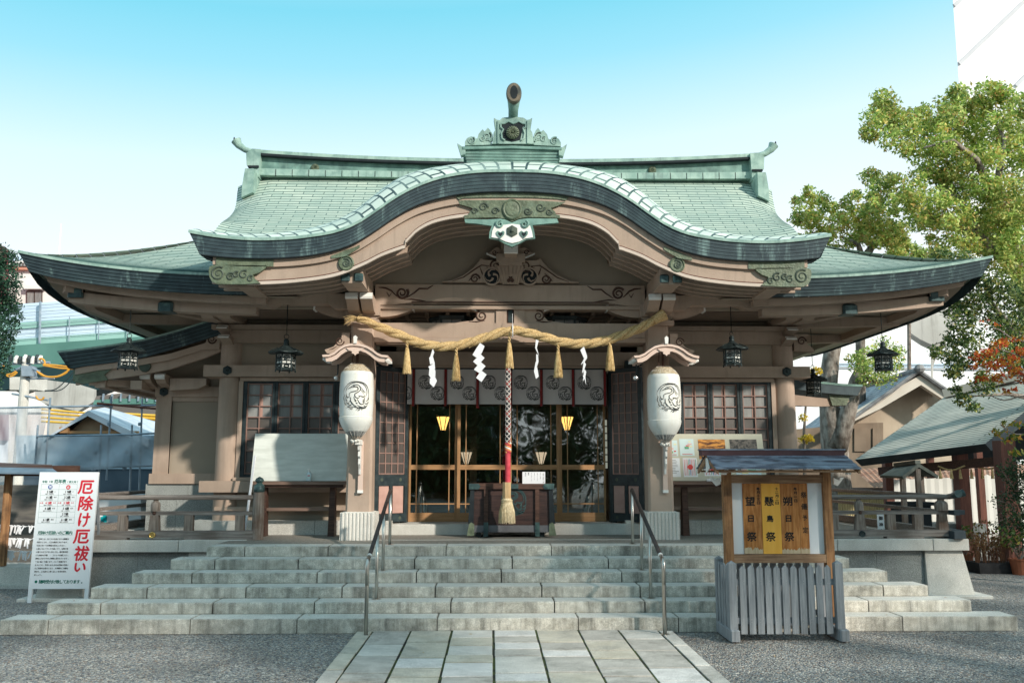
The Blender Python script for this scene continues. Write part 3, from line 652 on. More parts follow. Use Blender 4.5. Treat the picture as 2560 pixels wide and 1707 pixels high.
for s in (-1, 1):
    e_ = MB()
    src = [(335, 130), (350, 60), (420, 30), (520, 20), (640, 25), (1000, 30), (1470, 40), (1440, 90), (1330, 170), (1200, 215), (1225, 290), (1290, 330), (1345, 380), (1000, 400), (500, 398), (400, 350), (350, 260)]
    o_ = px(src, 1.62, 480, 660, .12754); o_ = [(x*(-s), z) for x, z in o_]
    e_.prism(o_, 1.60, 1.66)
    for a, b, r_, tt in ((520, 190, .11, 1.7), (1020, 210, .07, 1.2), (870, 210, .05, 1.2), (1150, 290, .05, 1.2), (760, 250, .06, 1.3)):
        q = P(480+a*.12754, 660+b*.12754, 1.6); scroll(e_, (-s*q.x, q.z), r_, tt, .013, 1.598, 1, 1.0, 1)
    # strip above, under the roof edge
    e_.band([(s*x, B(x)-.0) for x in (3.55, 3.8, 4.1, 4.4)], [(s*x, B(x)-.11) for x in (3.55, 3.8, 4.1, 4.4)], 1.60, 1.62)
    e_.build('end_scroll_plate', [M['olive'], M['olive_line']], porch_roof)
    q = P(865 if s < 0 else 1692, 661 if s < 0 else 663, 1.63); cx0 = s*2.48
    d_ = MB(); d_.lathe([(.118, 0), (.118, -.03), (.10, -.045), (.094, -.03), (.001, -.03)], (cx0, 1.66, 5.04), 26, 0, 'y'); scroll(d_, (cx0, 5.04), .07, 1.5, .012, 1.628, -1, 2, 1); scroll(d_, (cx0+.02, 5.03), .03, 1.2, .01, 1.628, 1, 0, 1)
    d_.build('round_crest', [M['olive'], M['olive_line']], porch_roof)
    k_ = MB(); xx = [s*(2.28+.42*i/8) for i in range(9)]
    k_.band([(x, B(x)-.03-.02*abs(i-4)/4) for i, x in enumerate(xx)], [(x, B(x)-.125+.035*abs(i-4)/4) for i, x in enumerate(xx)], 1.60, 1.618); k_.build('strap_plate', M['olive'], porch_roof)
# pendant board under the crown
pd = MB()
out_ = [(600, 400), (760, 392), (820, 400), (910, 440), (1000, 400), (1100, 385), (1480, 390), (1500, 440), (1380, 450), (1170, 470), (1190, 540), (1205, 640), (1090, 655), (1010, 700), (912, 745), (820, 705), (740, 655), (620, 635), (625, 560), (655, 480), (450, 450), (320, 440), (310, 395)]
o_ = px(out_, 1.58, 1100, 470, .1977); pd.prism(o_, 1.575, 1.64, mi=0)
inn = [(690, 480), (800, 470), (912, 455), (1020, 470), (1140, 478), (1165, 560), (1175, 625), (1080, 640), (1000, 680), (912, 700), (830, 680), (745, 640), (650, 625), (660, 545)]
pd.prism(px(inn, 1.57, 1100, 470, .1977), 1.562, 1.575, mi=1)
for s in (-1, 1):
    q = P(1100+(912+s*155)*.1977, 470+460*.1977, 1.56); scroll(pd, (q.x, q.z), .062, 1.4, .017, 1.556, -s, 1.2, 0)
    hq = P(1100+(912+s*148)*.1977, 470+590*.1977, 1.56)
    heart = [(0, -.05), (.045, 0), (.05, .03), (.03, .045), (0, .025), (-.03, .045), (-.05, .03), (-.045, 0)]
    pd.prism([(hq.x+a*1.25, hq.z+b*1.25) for a, b in heart], 1.545, 1.562, mi=0); pd.prism([(hq.x+a*.7, hq.z+b*.7) for a, b in heart], 1.542, 1.545, mi=2)
q = P(1100+912*.1977, 470+545*.1977, 1.55)
pd.lathe([(.09, 0), (.09, -.015), (.08, -.02), (.03, -.03), (.02, -.05), (.001, -.055)], (q.x, 1.562, q.z), 6, 3, 'y', rot=math.pi/6)
pd.build('gable_pendant', [M['patina_dark'], M['white'], M['seam'], M['olive_line']], porch_roof)
# ornament on the porch ridge
po_ = H; _n0 = set(bpy.data.objects)
def oc(pts, Y): return px(pts, Y, 1120, 200, .15304)
YO = 2.15
base = MB()
tpw = oc([(262, 1092), (1848, 1108)], YO); z1 = tpw[0][1]; xw = (tpw[1][0]-tpw[0][0])/2; xc = .01
for k in range(7):
    z = z1-.025-k*.046; ww = xw-.012*k-(.10 if k > 5 else 0)-(.0)
    base.box(xc-ww, xc+ww, YO+.01*k, YO+2.6, z-.046+.006, z, 0); base.box(xc-ww+.01, xc+ww-.01, YO+.01*k+.012, YO+2.6, z-.046, z-.04, 1)
base.band([(xc+xw*1.02*t, z1+.012-.02*abs(t)) for t in (-1, -.5, 0, .5, 1)], [(xc+xw*1.02*t, z1-.03-.02*abs(t)) for t in (-1, -.5, 0, .5, 1)], YO-.03, YO+2.6, 0)
base.build('ridge_courses', [M['patina_dark'], M['seam']], po_)
for s in (-1, 1):
    tip = MB(); tip.prism([(xc+s*(xw-.03), z1-.13), (xc+s*(xw+.04), z1-.15), (xc+s*(xw+.10), z1+.05), (xc+s*(xw+.03), z1), (xc+s*(xw-.03), z1-.01)], YO-.02, YO+.1); tip.build('corner_tip', M['patina'], po_)
pan = MB()
pan.prism(oc([(720, 1062), (745, 880), (775, 830), (748, 640), (800, 672), (845, 678), (885, 640), (990, 628), (1140, 628), (1235, 640), (1285, 675), (1330, 668), (1374, 640), (1345, 830), (1375, 880), (1402, 1062)], YO), YO-.05, YO+.12, mi=0)
pan.prism(oc([(905, 1000), (895, 900), (900, 800), (880, 770), (960, 730), (1065, 755), (1150, 725), (1240, 765), (1215, 800), (1200, 900), (1180, 1000), (1050, 1030)], YO), YO-.06, YO-.05, mi=1)
for xx in (820, 1300): q = oc([(xx, 690), (xx, 1060)], YO); pan.box(q[0][0]-.012, q[0][0]+.012, YO-.07, YO-.05, q[1][1], q[0][1], 0)
fr = oc([(860, 745), (920, 740), (985, 705), (1065, 745), (1150, 705), (1215, 742), (1265, 748), (1265, 800), (1225, 830), (1250, 900), (1235, 980), (1195, 1010)], YO)
pan.tube([(a, YO-.065, b) for a, b in fr], .014, 6, 0)
fr = oc([(860, 745), (862, 800), (905, 835), (870, 900), (880, 980), (930, 1012)], YO); pan.tube([(a, YO-.065, b) for a, b in fr], .014, 6, 0)
q = oc([(1055, 890)], YO)[0]; 
orn = pan.build('ridge_ornament', [M['patina'], M['seam']], po_)
cz = MB(); chrys(cz, (q[0], YO-.06, q[1]), .105, .04); cz.build('flower_crest', M['olive'], po_, smooth=True)
for s in (-1, 1):
    f_ = MB()
    wv = [(715, 1040), (700, 1010), (735, 960), (715, 900), (690, 830), (650, 788), (600, 850), (565, 815), (500, 890), (480, 960), (440, 975), (420, 940), (375, 930), (310, 960), (275, 1020), (275, 1080), (720, 1065)]
    o_ = oc(wv, YO); mid = oc([(1060, 900)], YO)[0][0]; o_ = [(mid+s*(mid-x), z) for x, z in o_]
    f_.prism(o_, YO-.02, YO+.08)
    for a, b, r_ in ((380, 1000, .07), (640, 930, .085), (560, 970, .05), (690, 980, .035)):
        w_ = oc([(a, b)], YO)[0]; scroll(f_, (mid+s*(mid-w_[0]), w_[1]), r_, 1.3, .012, YO-.022, s, 1, 0); scroll(f_, (mid+s*(mid-w_[0]), w_[1]), r_*.75, 1.3, .008, YO-.018, s, 1, 1)
    f_.build('wave_carving', [M['patina'], M['seam']], po_)
hn = MB(); q0 = oc([(1065, 650)], YO)[0]; q1 = oc([(1075, 330)], YO)[0]
x0 = q0[0]
hn.tube([(x0, YO+.35, q0[1]-.05), (x0, YO+.1, q0[1]+.02), (x0, YO-.10, q0[1]+.12), (x0+.005, YO-.18, q0[1]+.24), (x0+.005, YO-.19, q0[1]+.36)], [.075, .075, .078, .10, .10], 18, 2); hn.lathe([(.10, .14), (.122, .05), (.122, .0), (.105, -.035)], (x0+.005, YO-.26, q0[1]+.33), 24, 0, 'y', sq=(1, 1.42))
hn.lathe([(.070, -.037), (.001, -.038)], (x0+.005, YO-.26, q0[1]+.33), 20, 1, 'y', sq=(.85, 1.6))
M['hornend'] = mat('worn_bronze_horn', (.05, .06, .055, 1), (.19, .15, .105, 1), 6, .5, .2, 30)
hn.build('ridge_horn', [M['hornend'], M['seam'], M['patina_dark']], po_, smooth=True, angle=50)

for o in list(bpy.data.objects):
    if o not in _n0 and o is not orn: o.parent = orn
# ------------------------------------------------------------------ porch frame
px0 = 2.41
def spiral(mb, c, r, y, sgn=1, turns=1.5, w=.016, a0=0, mi=0): scroll(mb, c, r, turns, w, y, sgn, a0, mi)
def stroke(mb, pts, y, w=.012, mi=0):
    """tapered inlaid line in an XZ plane"""
    n = len(pts); mb.tube([(a, y, b) for a, b in pts], [max(.003, w*math.sin(math.pi*(.12+.76*i/(n-1)))) for i in range(n)], 5, mi)
for s in (-1, 1):
    c = MB(); xx0, xx1 = px0-.19, px0+.19
    v = []
    c.cbox(s*px0-.205, s*px0+.205, 2.96, 3.37, 1.3, 1.34, .03)
    ch = .035
    for z, e_ in ((1.3, .0), (4.40, .018)):
        a, b_ = s*px0-.205+e_, s*px0+.205-e_; y0, y1 = 2.96+e_, 3.37-e_
        v += [(a+ch, y0, z), (b_-ch, y0, z), (b_, y0+ch, z), (b_, y1-ch, z), (b_-ch, y1, z), (a+ch, y1, z), (a, y1-ch, z), (a, y0+ch, z)]
    c.add(v, [(i, (i+1) % 8, 8+(i+1) % 8, 8+i) for i in range(8)]+[tuple(range(8, 16))])
    col = c.build('porch_pillar', M['plaster'], H)
    b = MB(); b.cbox(s*px0-.262, s*px0+.262, 2.90, 3.42, ZF-.005, 1.335, .035)
    for i in range(9):
        x = s*px0-.262+.058*(i+.55); b.cbox(x-.024, x+.024, 2.885, 2.915, ZF-.003, 1.325, .012)
    for i in range(9):
        y = 2.90+.058*(i+.55); b.box(s*px0-.274, s*px0+.274, y-.022, y+.022, ZF-.003, 1.325)
    b.build('fluted_stone_base', M['stone_top'], col)
    k = MB(); k.box(s*px0-.265, s*px0+.265, 2.90, 3.43, 4.325, 4.405); k.box(s*px0-.28, s*px0+.28, 2.94, 3.40, 4.48, 4.68)
    k.prism([(s*px0-.28, 4.48), (s*px0+.28, 4.48), (s*px0+.2, 4.41), (s*px0-.2, 4.41)], 2.98, 3.36)
    k.build('capital_block', M['plaster'], col)
    ar = MB()
    # sideways arm, curved underneath
    for dd in (-1, 1):
        arm = [(s*px0+dd*.28, 4.69), (s*px0+dd*.78, 4.69), (s*px0+dd*.80, 4.60), (s*px0+dd*.72, 4.555), (s*px0+dd*.55, 4.50), (s*px0+dd*.4, 4.475), (s*px0+dd*.28, 4.47)]
        ar.prism(arm, 3.04, 3.26)
        ar.prism([(s*px0+dd*.785, 4.69), (s*px0+dd*.815, 4.69), (s*px0+dd*.825, 4.58), (s*px0+dd*.795, 4.59)], 3.035, 3.265, mi=1)
    for dx in (-.115, .115):
        a, b_ = s*px0+dx-.095, s*px0+dx+.095
        ar.prism([(2.96, 4.50), (2.96, 4.74), (2.52, 4.76), (2.50, 4.67), (2.58, 4.62), (2.74, 4.52)], a, b_, 'x')
        ar.prism([(2.53, 4.765), (2.49, 4.765), (2.465, 4.70), (2.475, 4.668), (2.505, 4.665)], a-.004, b_+.004, 'x', 1)
    ar.build('bracket_arm', [M['plaster'], M['white']], col)
    fb = MB(); fb.box(s*px0-.155, s*px0+.155, 1.80, 3.2, 4.775, 5.02, 0); fb.build('front_beam', M['plaster'], col)
    cp = MB()
    for dx in (-.1, .1): cp.cbox(s*px0+dx-.07, s*px0+dx+.07, 1.75, 1.80, 4.80, 4.92, .02)
    cp.build('beam_cap', M['copperfit'], col)
    # carved nose on the outer side of the pillar
    nn = MB(); zz = 3.88
    nn.prism([(s*2.62, 3.86), (s*2.98, 3.86), (s*3.02, 3.92), (s*2.88, 3.97), (s*2.80, 4.06), (s*2.75, 4.12), (s*2.75, 4.2), (s*2.62, 4.2)], 3.0, 3.3); spiral(nn, (s*2.78, 4.06), .075, 2.998, s, 1.5, .008, 0, 1); stroke(nn, [(s*2.95, 3.92), (s*2.88, 3.94), (s*2.82, 3.98)], 2.998, .008, 1)
    nn.build('carved_nose', [M['plaster'], M['darkwood']], col)
    # outer beam of the porch roof
    ob = MB(); ob.box(s*4.0-.13, s*4.0+.13, 1.78, 3.2, 4.70, 4.95); ob.build('outer_beam', M['plaster'], porch_roof)
    lb = MB(); o_ = [(s*2.62, 4.80), (s*4.3, 4.80), (s*4.3, 4.58), (s*3.85, 4.58), (s*3.74, 4.64), (s*2.95, 4.64), (s*2.84, 4.56), (s*2.62, 4.56)]; lb.prism(o_, 2.78, 3.02); lb.build('outer_tie_beam', M['plaster'], porch_roof)
be = MB()
be.prism([(-2.22, 4.66), (-1.95, 4.66), (-1.62, 4.70), (1.62, 4.70), (1.95, 4.66), (2.22, 4.66), (2.22, 5.0), (-2.22, 5.0)], 2.98, 3.3)
be.box(-2.2, 2.2, 3.0, 3.28, 4.60, 4.66)
be.box(-1.62, 1.62, 2.972, 2.982, 4.705, 4.722, 1); be.box(-1.72, 1.72, 2.972, 2.99, 4.672, 4.69, 2)
for s in (-1, 1):
    spiral(be, (s*1.78, 4.86), .105, 2.978, s, 1.7, .017, .6, 1)
    stroke(be, [(s*1.70, 4.78), (s*1.58, 4.86), (s*1.50, 4.93), (s*1.36, 4.93), (s*1.27, 4.99)], 2.978, .016, 1)
    stroke(be, [(s*1.86, 4.80), (s*1.96, 4.90), (s*2.05, 4.94), (s*2.16, 4.95)], 2.978, .017, 1); stroke(be, [(s*1.95, 4.86), (s*1.99, 4.80), (s*2.03, 4.87)], 2.978, .012, 1)
    stroke(be, [(s*1.74, 4.75), (s*1.62, 4.755), (s*1.5, 4.74), (s*1.38, 4.72)], 2.978, .014, 1)
be.build('rainbow_beam', [M['plaster'], M['darkwood'], M['plaster_dark']], H)
tb = MB(); tb.box(-2.22, 2.22, 3.02, 3.3, 4.13, 4.37); tb.box(-2.22, 2.22, 3.0, 3.32, 4.05, 4.125); tb.box(-2.2, 2.2, 3.03, 3.28, 4.02, 4.05, 1)
tb.build('tie_beam', [M['plaster'], M['plaster_dark']], H)
sc = MB()
for s in (-1, 1):
    sc.box(*sorted((s*.06, s*.235)), 3.04, 3.24, 4.37, 4.66)
    sc.prism([(s*.235, 4.372), (s*.95, 4.372), (s*.80, 4.40), (s*.62, 4.42), (s*.55, 4.50), (s*.55, 4.56), (s*.64, 4.60), (s*.73, 4.66), (s*.235, 4.66)], 3.07, 3.2)
    spiral(sc, (s*.47, 4.50), .095, 3.066, -s, 1.6, .012, 2, 1); stroke(sc, [(s*.42, 4.42), (s*.55, 4.40), (s*.68, 4.405)], 3.066, .01, 1)
    sc.prism([(s*.74, 4.66), (s*.66, 4.602), (s*.60, 4.59), (s*.56, 4.575), (s*.56, 4.60), (s*.64, 4.63), (s*.69, 4.66)], 3.05, 3.069, mi=2)
sc.box(-.055, .055, 3.06, 3.2, 4.37, 4.66, 1); sc.box(-.035, .035, 3.05, 3.06, 4.39, 4.64, 3)
sc.build('middle_strut', [M['plaster'], M['darkwood'], M['white'], M['bronze']], H)
fl_ = MB()
def fq(pts): return px(pts, 2.93, 1100, 470, .1977)
body = [(20, 1190), (150, 1170), (300, 1100), (420, 1010), (490, 930), (510, 890), (560, 915), (640, 915), (740, 920), (770, 960), (780, 1195)]
mid = fq([(890, 1000)])[0][0]
def frp(pts): 
    o = px(pts, 2.95, 1100, 470, .1977); return o
for s in (-1, 1):
    o_ = [(s*(mid-x)+.005, z) for x, z in frp(body)]; o_ = [(x, max(z, 5.0)) for x, z in o_]
    fl_.prism(o_, 2.93, 3.05)
    for a, b_, r_, tt in ((700, 990, .11, 1.6), (440, 1150, .08, 1.5)):
        q = frp([(a, b_)])[0]; spiral(fl_, (s*(mid-q[0]), q[1]), r_, 2.927, -s, tt, .013, 0, 1)
    for ln_ in ([(150, 1185), (300, 1130), (430, 1040), (520, 980), (620, 990)], [(500, 1000), (530, 1080), (570, 1170)], [(460, 1080), (400, 1130), (360, 1180)], [(590, 1000), (610, 1040), (560, 1090)]):
        stroke(fl_, [(s*(mid-x), z) for x, z in frp(ln_)], 2.927, .012, 1)
    q = frp([(655, 1120)])[0]; c_ = (s*(mid-q[0]), q[1])
    fl_.lathe([(.155, 0), (.155, -.02), (.13, -.025), (.125, -.01), (.001, -.01)], (c_[0], 2.93, c_[1]), 24, 0, 'y')
    fl_.lathe([(.125, -.011), (.001, -.0115)], (c_[0], 2.93, c_[1]), 24, 2, 'y')
    for k in range(3):
        a0 = k*2.094; pth = [(c_[0]+s*r_*math.cos(a0+w_), 2.915, c_[1]+r_*math.sin(a0+w_)) for r_, w_ in ((.035, 0), (.06, .5), (.09, .9), (.11, 1.5), (.12, 2.0))]
        fl_.tube(pth, [.022, .02, .015, .01, .004], 6, 0)
    wing_ = [(770, 905), (700, 885), (610, 850), (590, 828), (630, 822), (665, 790), (710, 758), (745, 765), (770, 790)]
    o_ = [(s*(mid-x), z) for x, z in frp(wing_)]; fl_.prism(o_, 2.9, 3.0); q = frp([(690, 825)])[0]; spiral(fl_, (s*(mid-q[0]), q[1]), .045, 2.897, s, 1.3, .008, 0, 1)
    fl_.prism([(s*(mid-x), z) for x, z in frp([(770, 912), (690, 895), (585, 850), (587, 828), (612, 845), (700, 880), (770, 902)])], 2.88, 2.9, mi=3)
for i in range(7):
    t = (i-3)/3; xt, xb = .12*t*1.6, .12*t
    z0 = 5.0; fl_.tube([(xb*.9, 2.90+.03*abs(t), z0), (xb*1.15, 2.86+.05*abs(t), z0+.15), (xt, 2.88+.05*abs(t), z0+.30)], [.025, .042, .036], 8, 0)
fl_.box(-.19, .19, 2.86, 3.05, 5.30, 5.36); fl_.box(-.235, .235, 2.84, 3.05, 5.36, 5.50); fl_.box(-.16, .16, 2.9, 3.05, 5.5, 5.74)
fl_.prism([(2.62, 5.44), (2.62, 5.70), (2.9, 5.70), (2.9, 5.42)], -.1, .1, 'x', 0); fl_.prism([(2.58, 5.455), (2.60, 5.70), (2.62, 5.70), (2.622, 5.44)], -.112, .112, 'x', 3)
for a in (-1, 1): fl_.lathe([(.03, 0), (.03, -.03), (.015, -.035), (.001, -.036)], (a*.03, 2.87, 5.05), 10, 1, 'y')
fl_.lathe([(.03, 0), (.03, -.03), (.015, -.035), (.001, -.036)], (0, 2.87, 5.10), 10, 1, 'y')
fl_.build('frog_leg_strut', [M['plaster'], M['darkwood'], M['seam'], M['white']], H)
# porch ceiling with ribs
ce = MB(); ce.box(-4.8, 4.8, 3.3, 4.6, 4.62, 4.66)
for i in range(13): x = -2.1+.35*i; ce.box(x-.03, x+.03, 3.3, 4.6, 4.56, 4.62)
for y in (3.6, 3.95, 4.3): ce.box(-2.2, 2.2, y-.03, y+.03, 4.57, 4.615)
ce.build('porch_ceiling', M['plaster_dark'], H)
# six-sided light cases up under the ceiling
for s in (-1, 1):
    lc = MB(); cx_ = s*.95-.03
    lc.lathe([(.40, 4.50), (.42, 4.56), (.12, 4.60)], (cx_, 3.75, 0), 6, 0)
    lc.lathe([(.33, 4.28), (.36, 4.50)], (cx_, 3.75, 0), 6, 1)
    for k in range(6):
        a = math.pi/3*k; lc.box(cx_+.36*math.cos(a)-.02, cx_+.36*math.cos(a)+.02, 3.75+.36*math.sin(a)-.02, 3.75+.36*math.sin(a)+.02, 4.27, 4.52)
        a2 = a+math.pi/6; lc.box(cx_+.315*math.cos(a2)-.006, cx_+.315*math.cos(a2)+.006, 3.75+.315*math.sin(a2)-.006, 3.75+.315*math.sin(a2)+.006, 4.27, 4.5)
    lc.lathe([(.37, 4.25), (.37, 4.28)], (cx_, 3.75, 0), 6, 0); lc.lathe([(.355, 4.36), (.36, 4.37)], (cx_, 3.75, 0), 6, 0)
    lc.build('ceiling_light_case', [M['black'], M['pane_light']], H)
# ------------------------------------------------------------------ walls left and right of the porch
for s in (-1, 1):
    def bx(mb, a, b_, y0, y1, z0, z1, mi=0): a, b_ = sorted((s*a, s*b_)); mb.box(a, b_, y0, y1, z0, z1, mi)
    wl = MB()
    bx(wl, 2.0, 5.0, 4.36, 4.8, 1.0, 1.62); bx(wl, 2.0, 4.95, 4.36, 4.8, 3.58, 4.9); bx(wl, 4.70, 4.95, 4.36, 4.8, 1.6, 3.6)
    bx(wl, 2.0, 4.62, 4.34, 4.37, 4.17, 4.2)
    wall = wl.build('wall', M['plaster_panel'], H)
    tr = MB()
    bx(tr, 2.3, 5.34, 4.17, 4.6, 3.60, 3.80)           # long tie above the windows
    bx(tr, 2.0, 5.22, 4.12, 4.7, 4.43, 4.51); bx(tr, 2.0, 5.02, 4.2, 4.6, 4.20, 4.425)
    bx(tr, 2.0, 4.72, 4.25, 4.5, 3.53, 3.595); bx(tr, 4.665, 4.74, 4.27, 4.5, 1.86, 3.53)
    bx(tr, 2.36, 5.28, 4.05, 4.6, 1.61, 1.80); bx(tr, 2.36, 4.76, 4.20, 4.5, 1.805, 1.86)
    bx(tr, 2.36, 5.05, 4.2, 4.5, 1.30, 1.36)
    tr.build('wall_beam', M['plaster'], wall)
    sb = MB(); bx(sb, 2.0, 3.3, 4.08, 4.5, ZF-.01, 1.13); bx(sb, 3.306, 4.5, 4.08, 4.5, ZF-.01, 1.13); bx(sb, 4.506, 5.42, 4.0, 4.6, ZF-.01, 1.13)
    sb.build('stone_footing', M['stone_clean'], wall)
    c = MB(); c.lathe([(.215, 1.13), (.212, 1.61)], (s*4.92, 4.42, 0), 28); c.lathe([(.208, 1.80), (.205, 2.8), (.20, 3.60)], (s*4.92, 4.42, 0), 28); c.lathe([(.198, 3.8), (.195, 4.43)], (s*4.92, 4.42, 0), 28)
    mc = c.build('round_column', M['plaster'], H, smooth=True, angle=40)
    # hexagonal fitting
    hx = MB(); hx.lathe([(.085, 0), (.085, -.02), (.06, -.03), (.03, -.03), (.02, -.05), (.001, -.055)], (s*4.92, 4.168, 3.705), 6, 0, 'y', rot=math.pi/6); hx.build('hexagon_fitting', M['bronze'], mc)
    # corner bracket group above the column
    bg_ = MB()
    bg_.prism([(s*4.92-.28, 4.62), (s*4.92+.28, 4.62), (s*4.92+.2, 4.51), (s*4.92-.2, 4.51)], 4.2, 4.62)
    for dd in (-1, 1):
        x_ = s*4.92; arm = [(x_+dd*.2, 4.80), (x_+dd*.86, 4.80), (x_+dd*.88, 4.72), (x_+dd*.78, 4.66), (x_+dd*.5, 4.60), (x_+dd*.2, 4.56)]
        bg_.prism(arm, 3.36, 3.56); bg_.prism([(x_+dd*.865, 4.8), (x_+dd*.895, 4.8), (x_+dd*.905, 4.70), (x_+dd*.875, 4.71)], 3.355, 3.565, mi=1)
    for dx in (-.14, .14):
        a, b_ = s*4.92+dx-.1, s*4.92+dx+.1
        bg_.prism([(4.3, 4.55), (4.3, 4.74), (3.1, 4.74), (3.04, 4.70), (3.04, 4.62), (3.2, 4.60), (3.4, 4.50), (3.7, 4.50)], a, b_, 'x'); bg_.prism([(3.02, 4.755), (2.995, 4.73), (2.995, 4.66), (3.035, 4.615), (3.045, 4.755)], a-.003, b_+.003, 'x', 1)
    # short nosing pieces with white ends on the column
    bg_.prism([(4.25, 4.34), (4.25, 4.46), (3.98, 4.47), (3.92, 4.42), (4.06, 4.38)], s*4.98-.09, s*4.98+.09, 'x', 0); bg_.prism([(3.975, 4.475), (3.90, 4.42), (3.91, 4.41), (3.99, 4.465)], s*4.98-.092, s*4.98+.092, 'x', 1)
    bg_.prism([(4.25, 4.16), (4.25, 4.28), (3.95, 4.30), (3.9, 4.26), (4.1, 4.2)], s*4.94-.09, s*4.94+.09, 'x', 0); bg_.prism([(3.95, 4.306), (3.88, 4.26), (3.885, 4.24), (3.955, 4.29)], s*4.94-.092, s*4.94+.092, 'x', 1)
    bg_.prism([(s*5.12, 4.10), (s*5.5, 4.08), (s*5.44, 4.16), (s*5.36, 4.22), (s*5.34, 4.34), (s*5.40, 4.40), (s*5.12, 4.40)], 4.3, 4.5); spiral(bg_, (s*5.26, 4.27), .08, 4.296, s, 1.5, .012, 0, 2)
    bg_.build('corner_bracket', [M['plaster'], M['white'], M['darkwood']], mc)
    # windows: three pairs of lattice leaves
    fr = MB(); bx(fr, 2.2, 4.665, 4.30, 4.42, 3.50, 3.53); bx(fr, 2.2, 4.665, 4.30, 4.42, 1.86, 1.90)
    for a, b_ in ((4.60, 4.665), (4.06, 4.15), (3.53, 3.62), (3.0, 3.095), (2.4, 2.5)): bx(fr, a, b_, 4.29, 4.42, 1.865, 3.525)
    for a in (4.105, 3.575, 3.05): bx(fr, a-.004, a+.004, 4.284, 4.292, 1.9, 3.5, 1)
    win = fr.build('window', [M['black'], M['seam']], wall)
    for a, b_ in ((4.15, 4.60), (3.62, 4.06), (3.095, 3.53), (2.5, 3.0)):
        gr = MB(); zt, zb = 3.495, 1.905; nr = 8
        for k in range(nr+1): z = lerp(zb+.02, zt-.012, k/nr); bx(gr, a, b_, 4.315, 4.335, z-.009, z+.009)
        for xx in (a+.012, (a+b_)/2, b_-.012): bx(gr, xx-.009, xx+.009, 4.311, 4.337, zb, zt)
        gr.build('lattice', M['pinkgrid'], win)
        pn = MB(); zz = lerp(zb+.02, zt-.012, 5/8)
        bx(pn, a, b_, 4.345, 4.36, zb, zz, 1); bx(pn, a, b_, 4.345, 4.36, zz, zt, 0); bx(pn, (a+b_)/2-.05, (a+b_)/2-.0, 4.340, 4.3445, zz+.01, zt, 2)
        pn.build('pane', [M['pane_light'], M['pane'], M['pinkpanel']], win)
# ------------------------------------------------------------------ the entrance
en = MB(); en.box(-2.35, 2.35, 4.0, 4.9, ZF-.01, 1.075); en.box(-2.3, 2.3, 3.985, 4.0, ZF, 1.06)
en.build('stone_sill', M['stone_clean'], H)
lt = MB(); lt.box(-2.3, 2.3, 4.3, 4.7, 3.82, 4.06); lt.box(-2.3, 2.3, 4.36, 4.7, 4.06, 4.6, 1); lt.box(-2.3, 2.3, 4.33, 4.7, 3.78, 3.815); lt.box(-1.9, 1.9, 4.42, 4.7, 3.70, 3.78, 2)
lt.build('entrance_lintel', [M['plaster'], M['plaster_dark'], M['trim']], H)
for s in (-1, 1):
    sr = MB(); sr.box(*sorted((s*1.78, s*1.90)), 4.45, 4.62, 1.075, 3.9); sr.box(*sorted((s*2.06, s*2.34)), 4.2, 4.5, 1.0, 3.9); sr.build('entrance_frame', M['black'], H)
for s in (-1, 1):
    # lattice door leaf folded forward: hinge at x 1.80, free edge towards the viewer
    d = thing('lattice_door'); d.parent = H; d.location = (s*1.80-0, 4.44-5, 1.10)
    d.rotation_euler = (0, 0, s*R(-44) if s > 0 else R(180+44))
    wd = .70; ht = 2.66
    f = MB(); f.box(0, .06, -.03, .03, 0, ht); f.box(wd-.08, wd, -.03, .03, 0, ht); f.box(.06, wd-.08, -.029, .029, ht-.07, ht); f.box(.06, wd-.08, -.029, .029, 0, .14); f.box(.06, wd-.08, -.029, .029, .62, .80); f.box(wd/2-.03, wd/2+.03, -.028, .028, .14, .62); f.box(.06, wd-.08, -.006, .006, .14, ht-.07, 1)
    for k in (.15, wd-.15):
        for zz in (.07, .72): f.lathe([(.03, 0), (.03, -.004), (.001, -.006)], (k, .032 if s < 0 else -.032, zz), 12, 2, 'y')
    df = f.build('lattice_door', [M['black'], M['pane_dark'], M['olive_line']], H, local=True); df.location = d.location; df.rotation_euler = d.rotation_euler
    bpy.data.objects.remove(d)
    g = MB()
    n1, n2 = 4, 10
    for i in range(n1+1): x = lerp(.07, wd-.09, i/n1); g.box(x-.009, x+.009, -.02, .02, .81, ht-.07)
    for i in range(n2+1): z = lerp(.82, ht-.08, i/n2); g.box(.065, wd-.085, -.017, .017, z-.009, z+.009)
    o = g.build('lattice', M['pinkgrid'], df, local=True)
    g = MB(); g.box(.08, wd/2-.045, -.02, .02, .15, .61); g.box(wd/2+.045, wd-.10, -.02, .02, .15, .61); g.build('lower_panel', M['pinkpanel'], df, local=True)
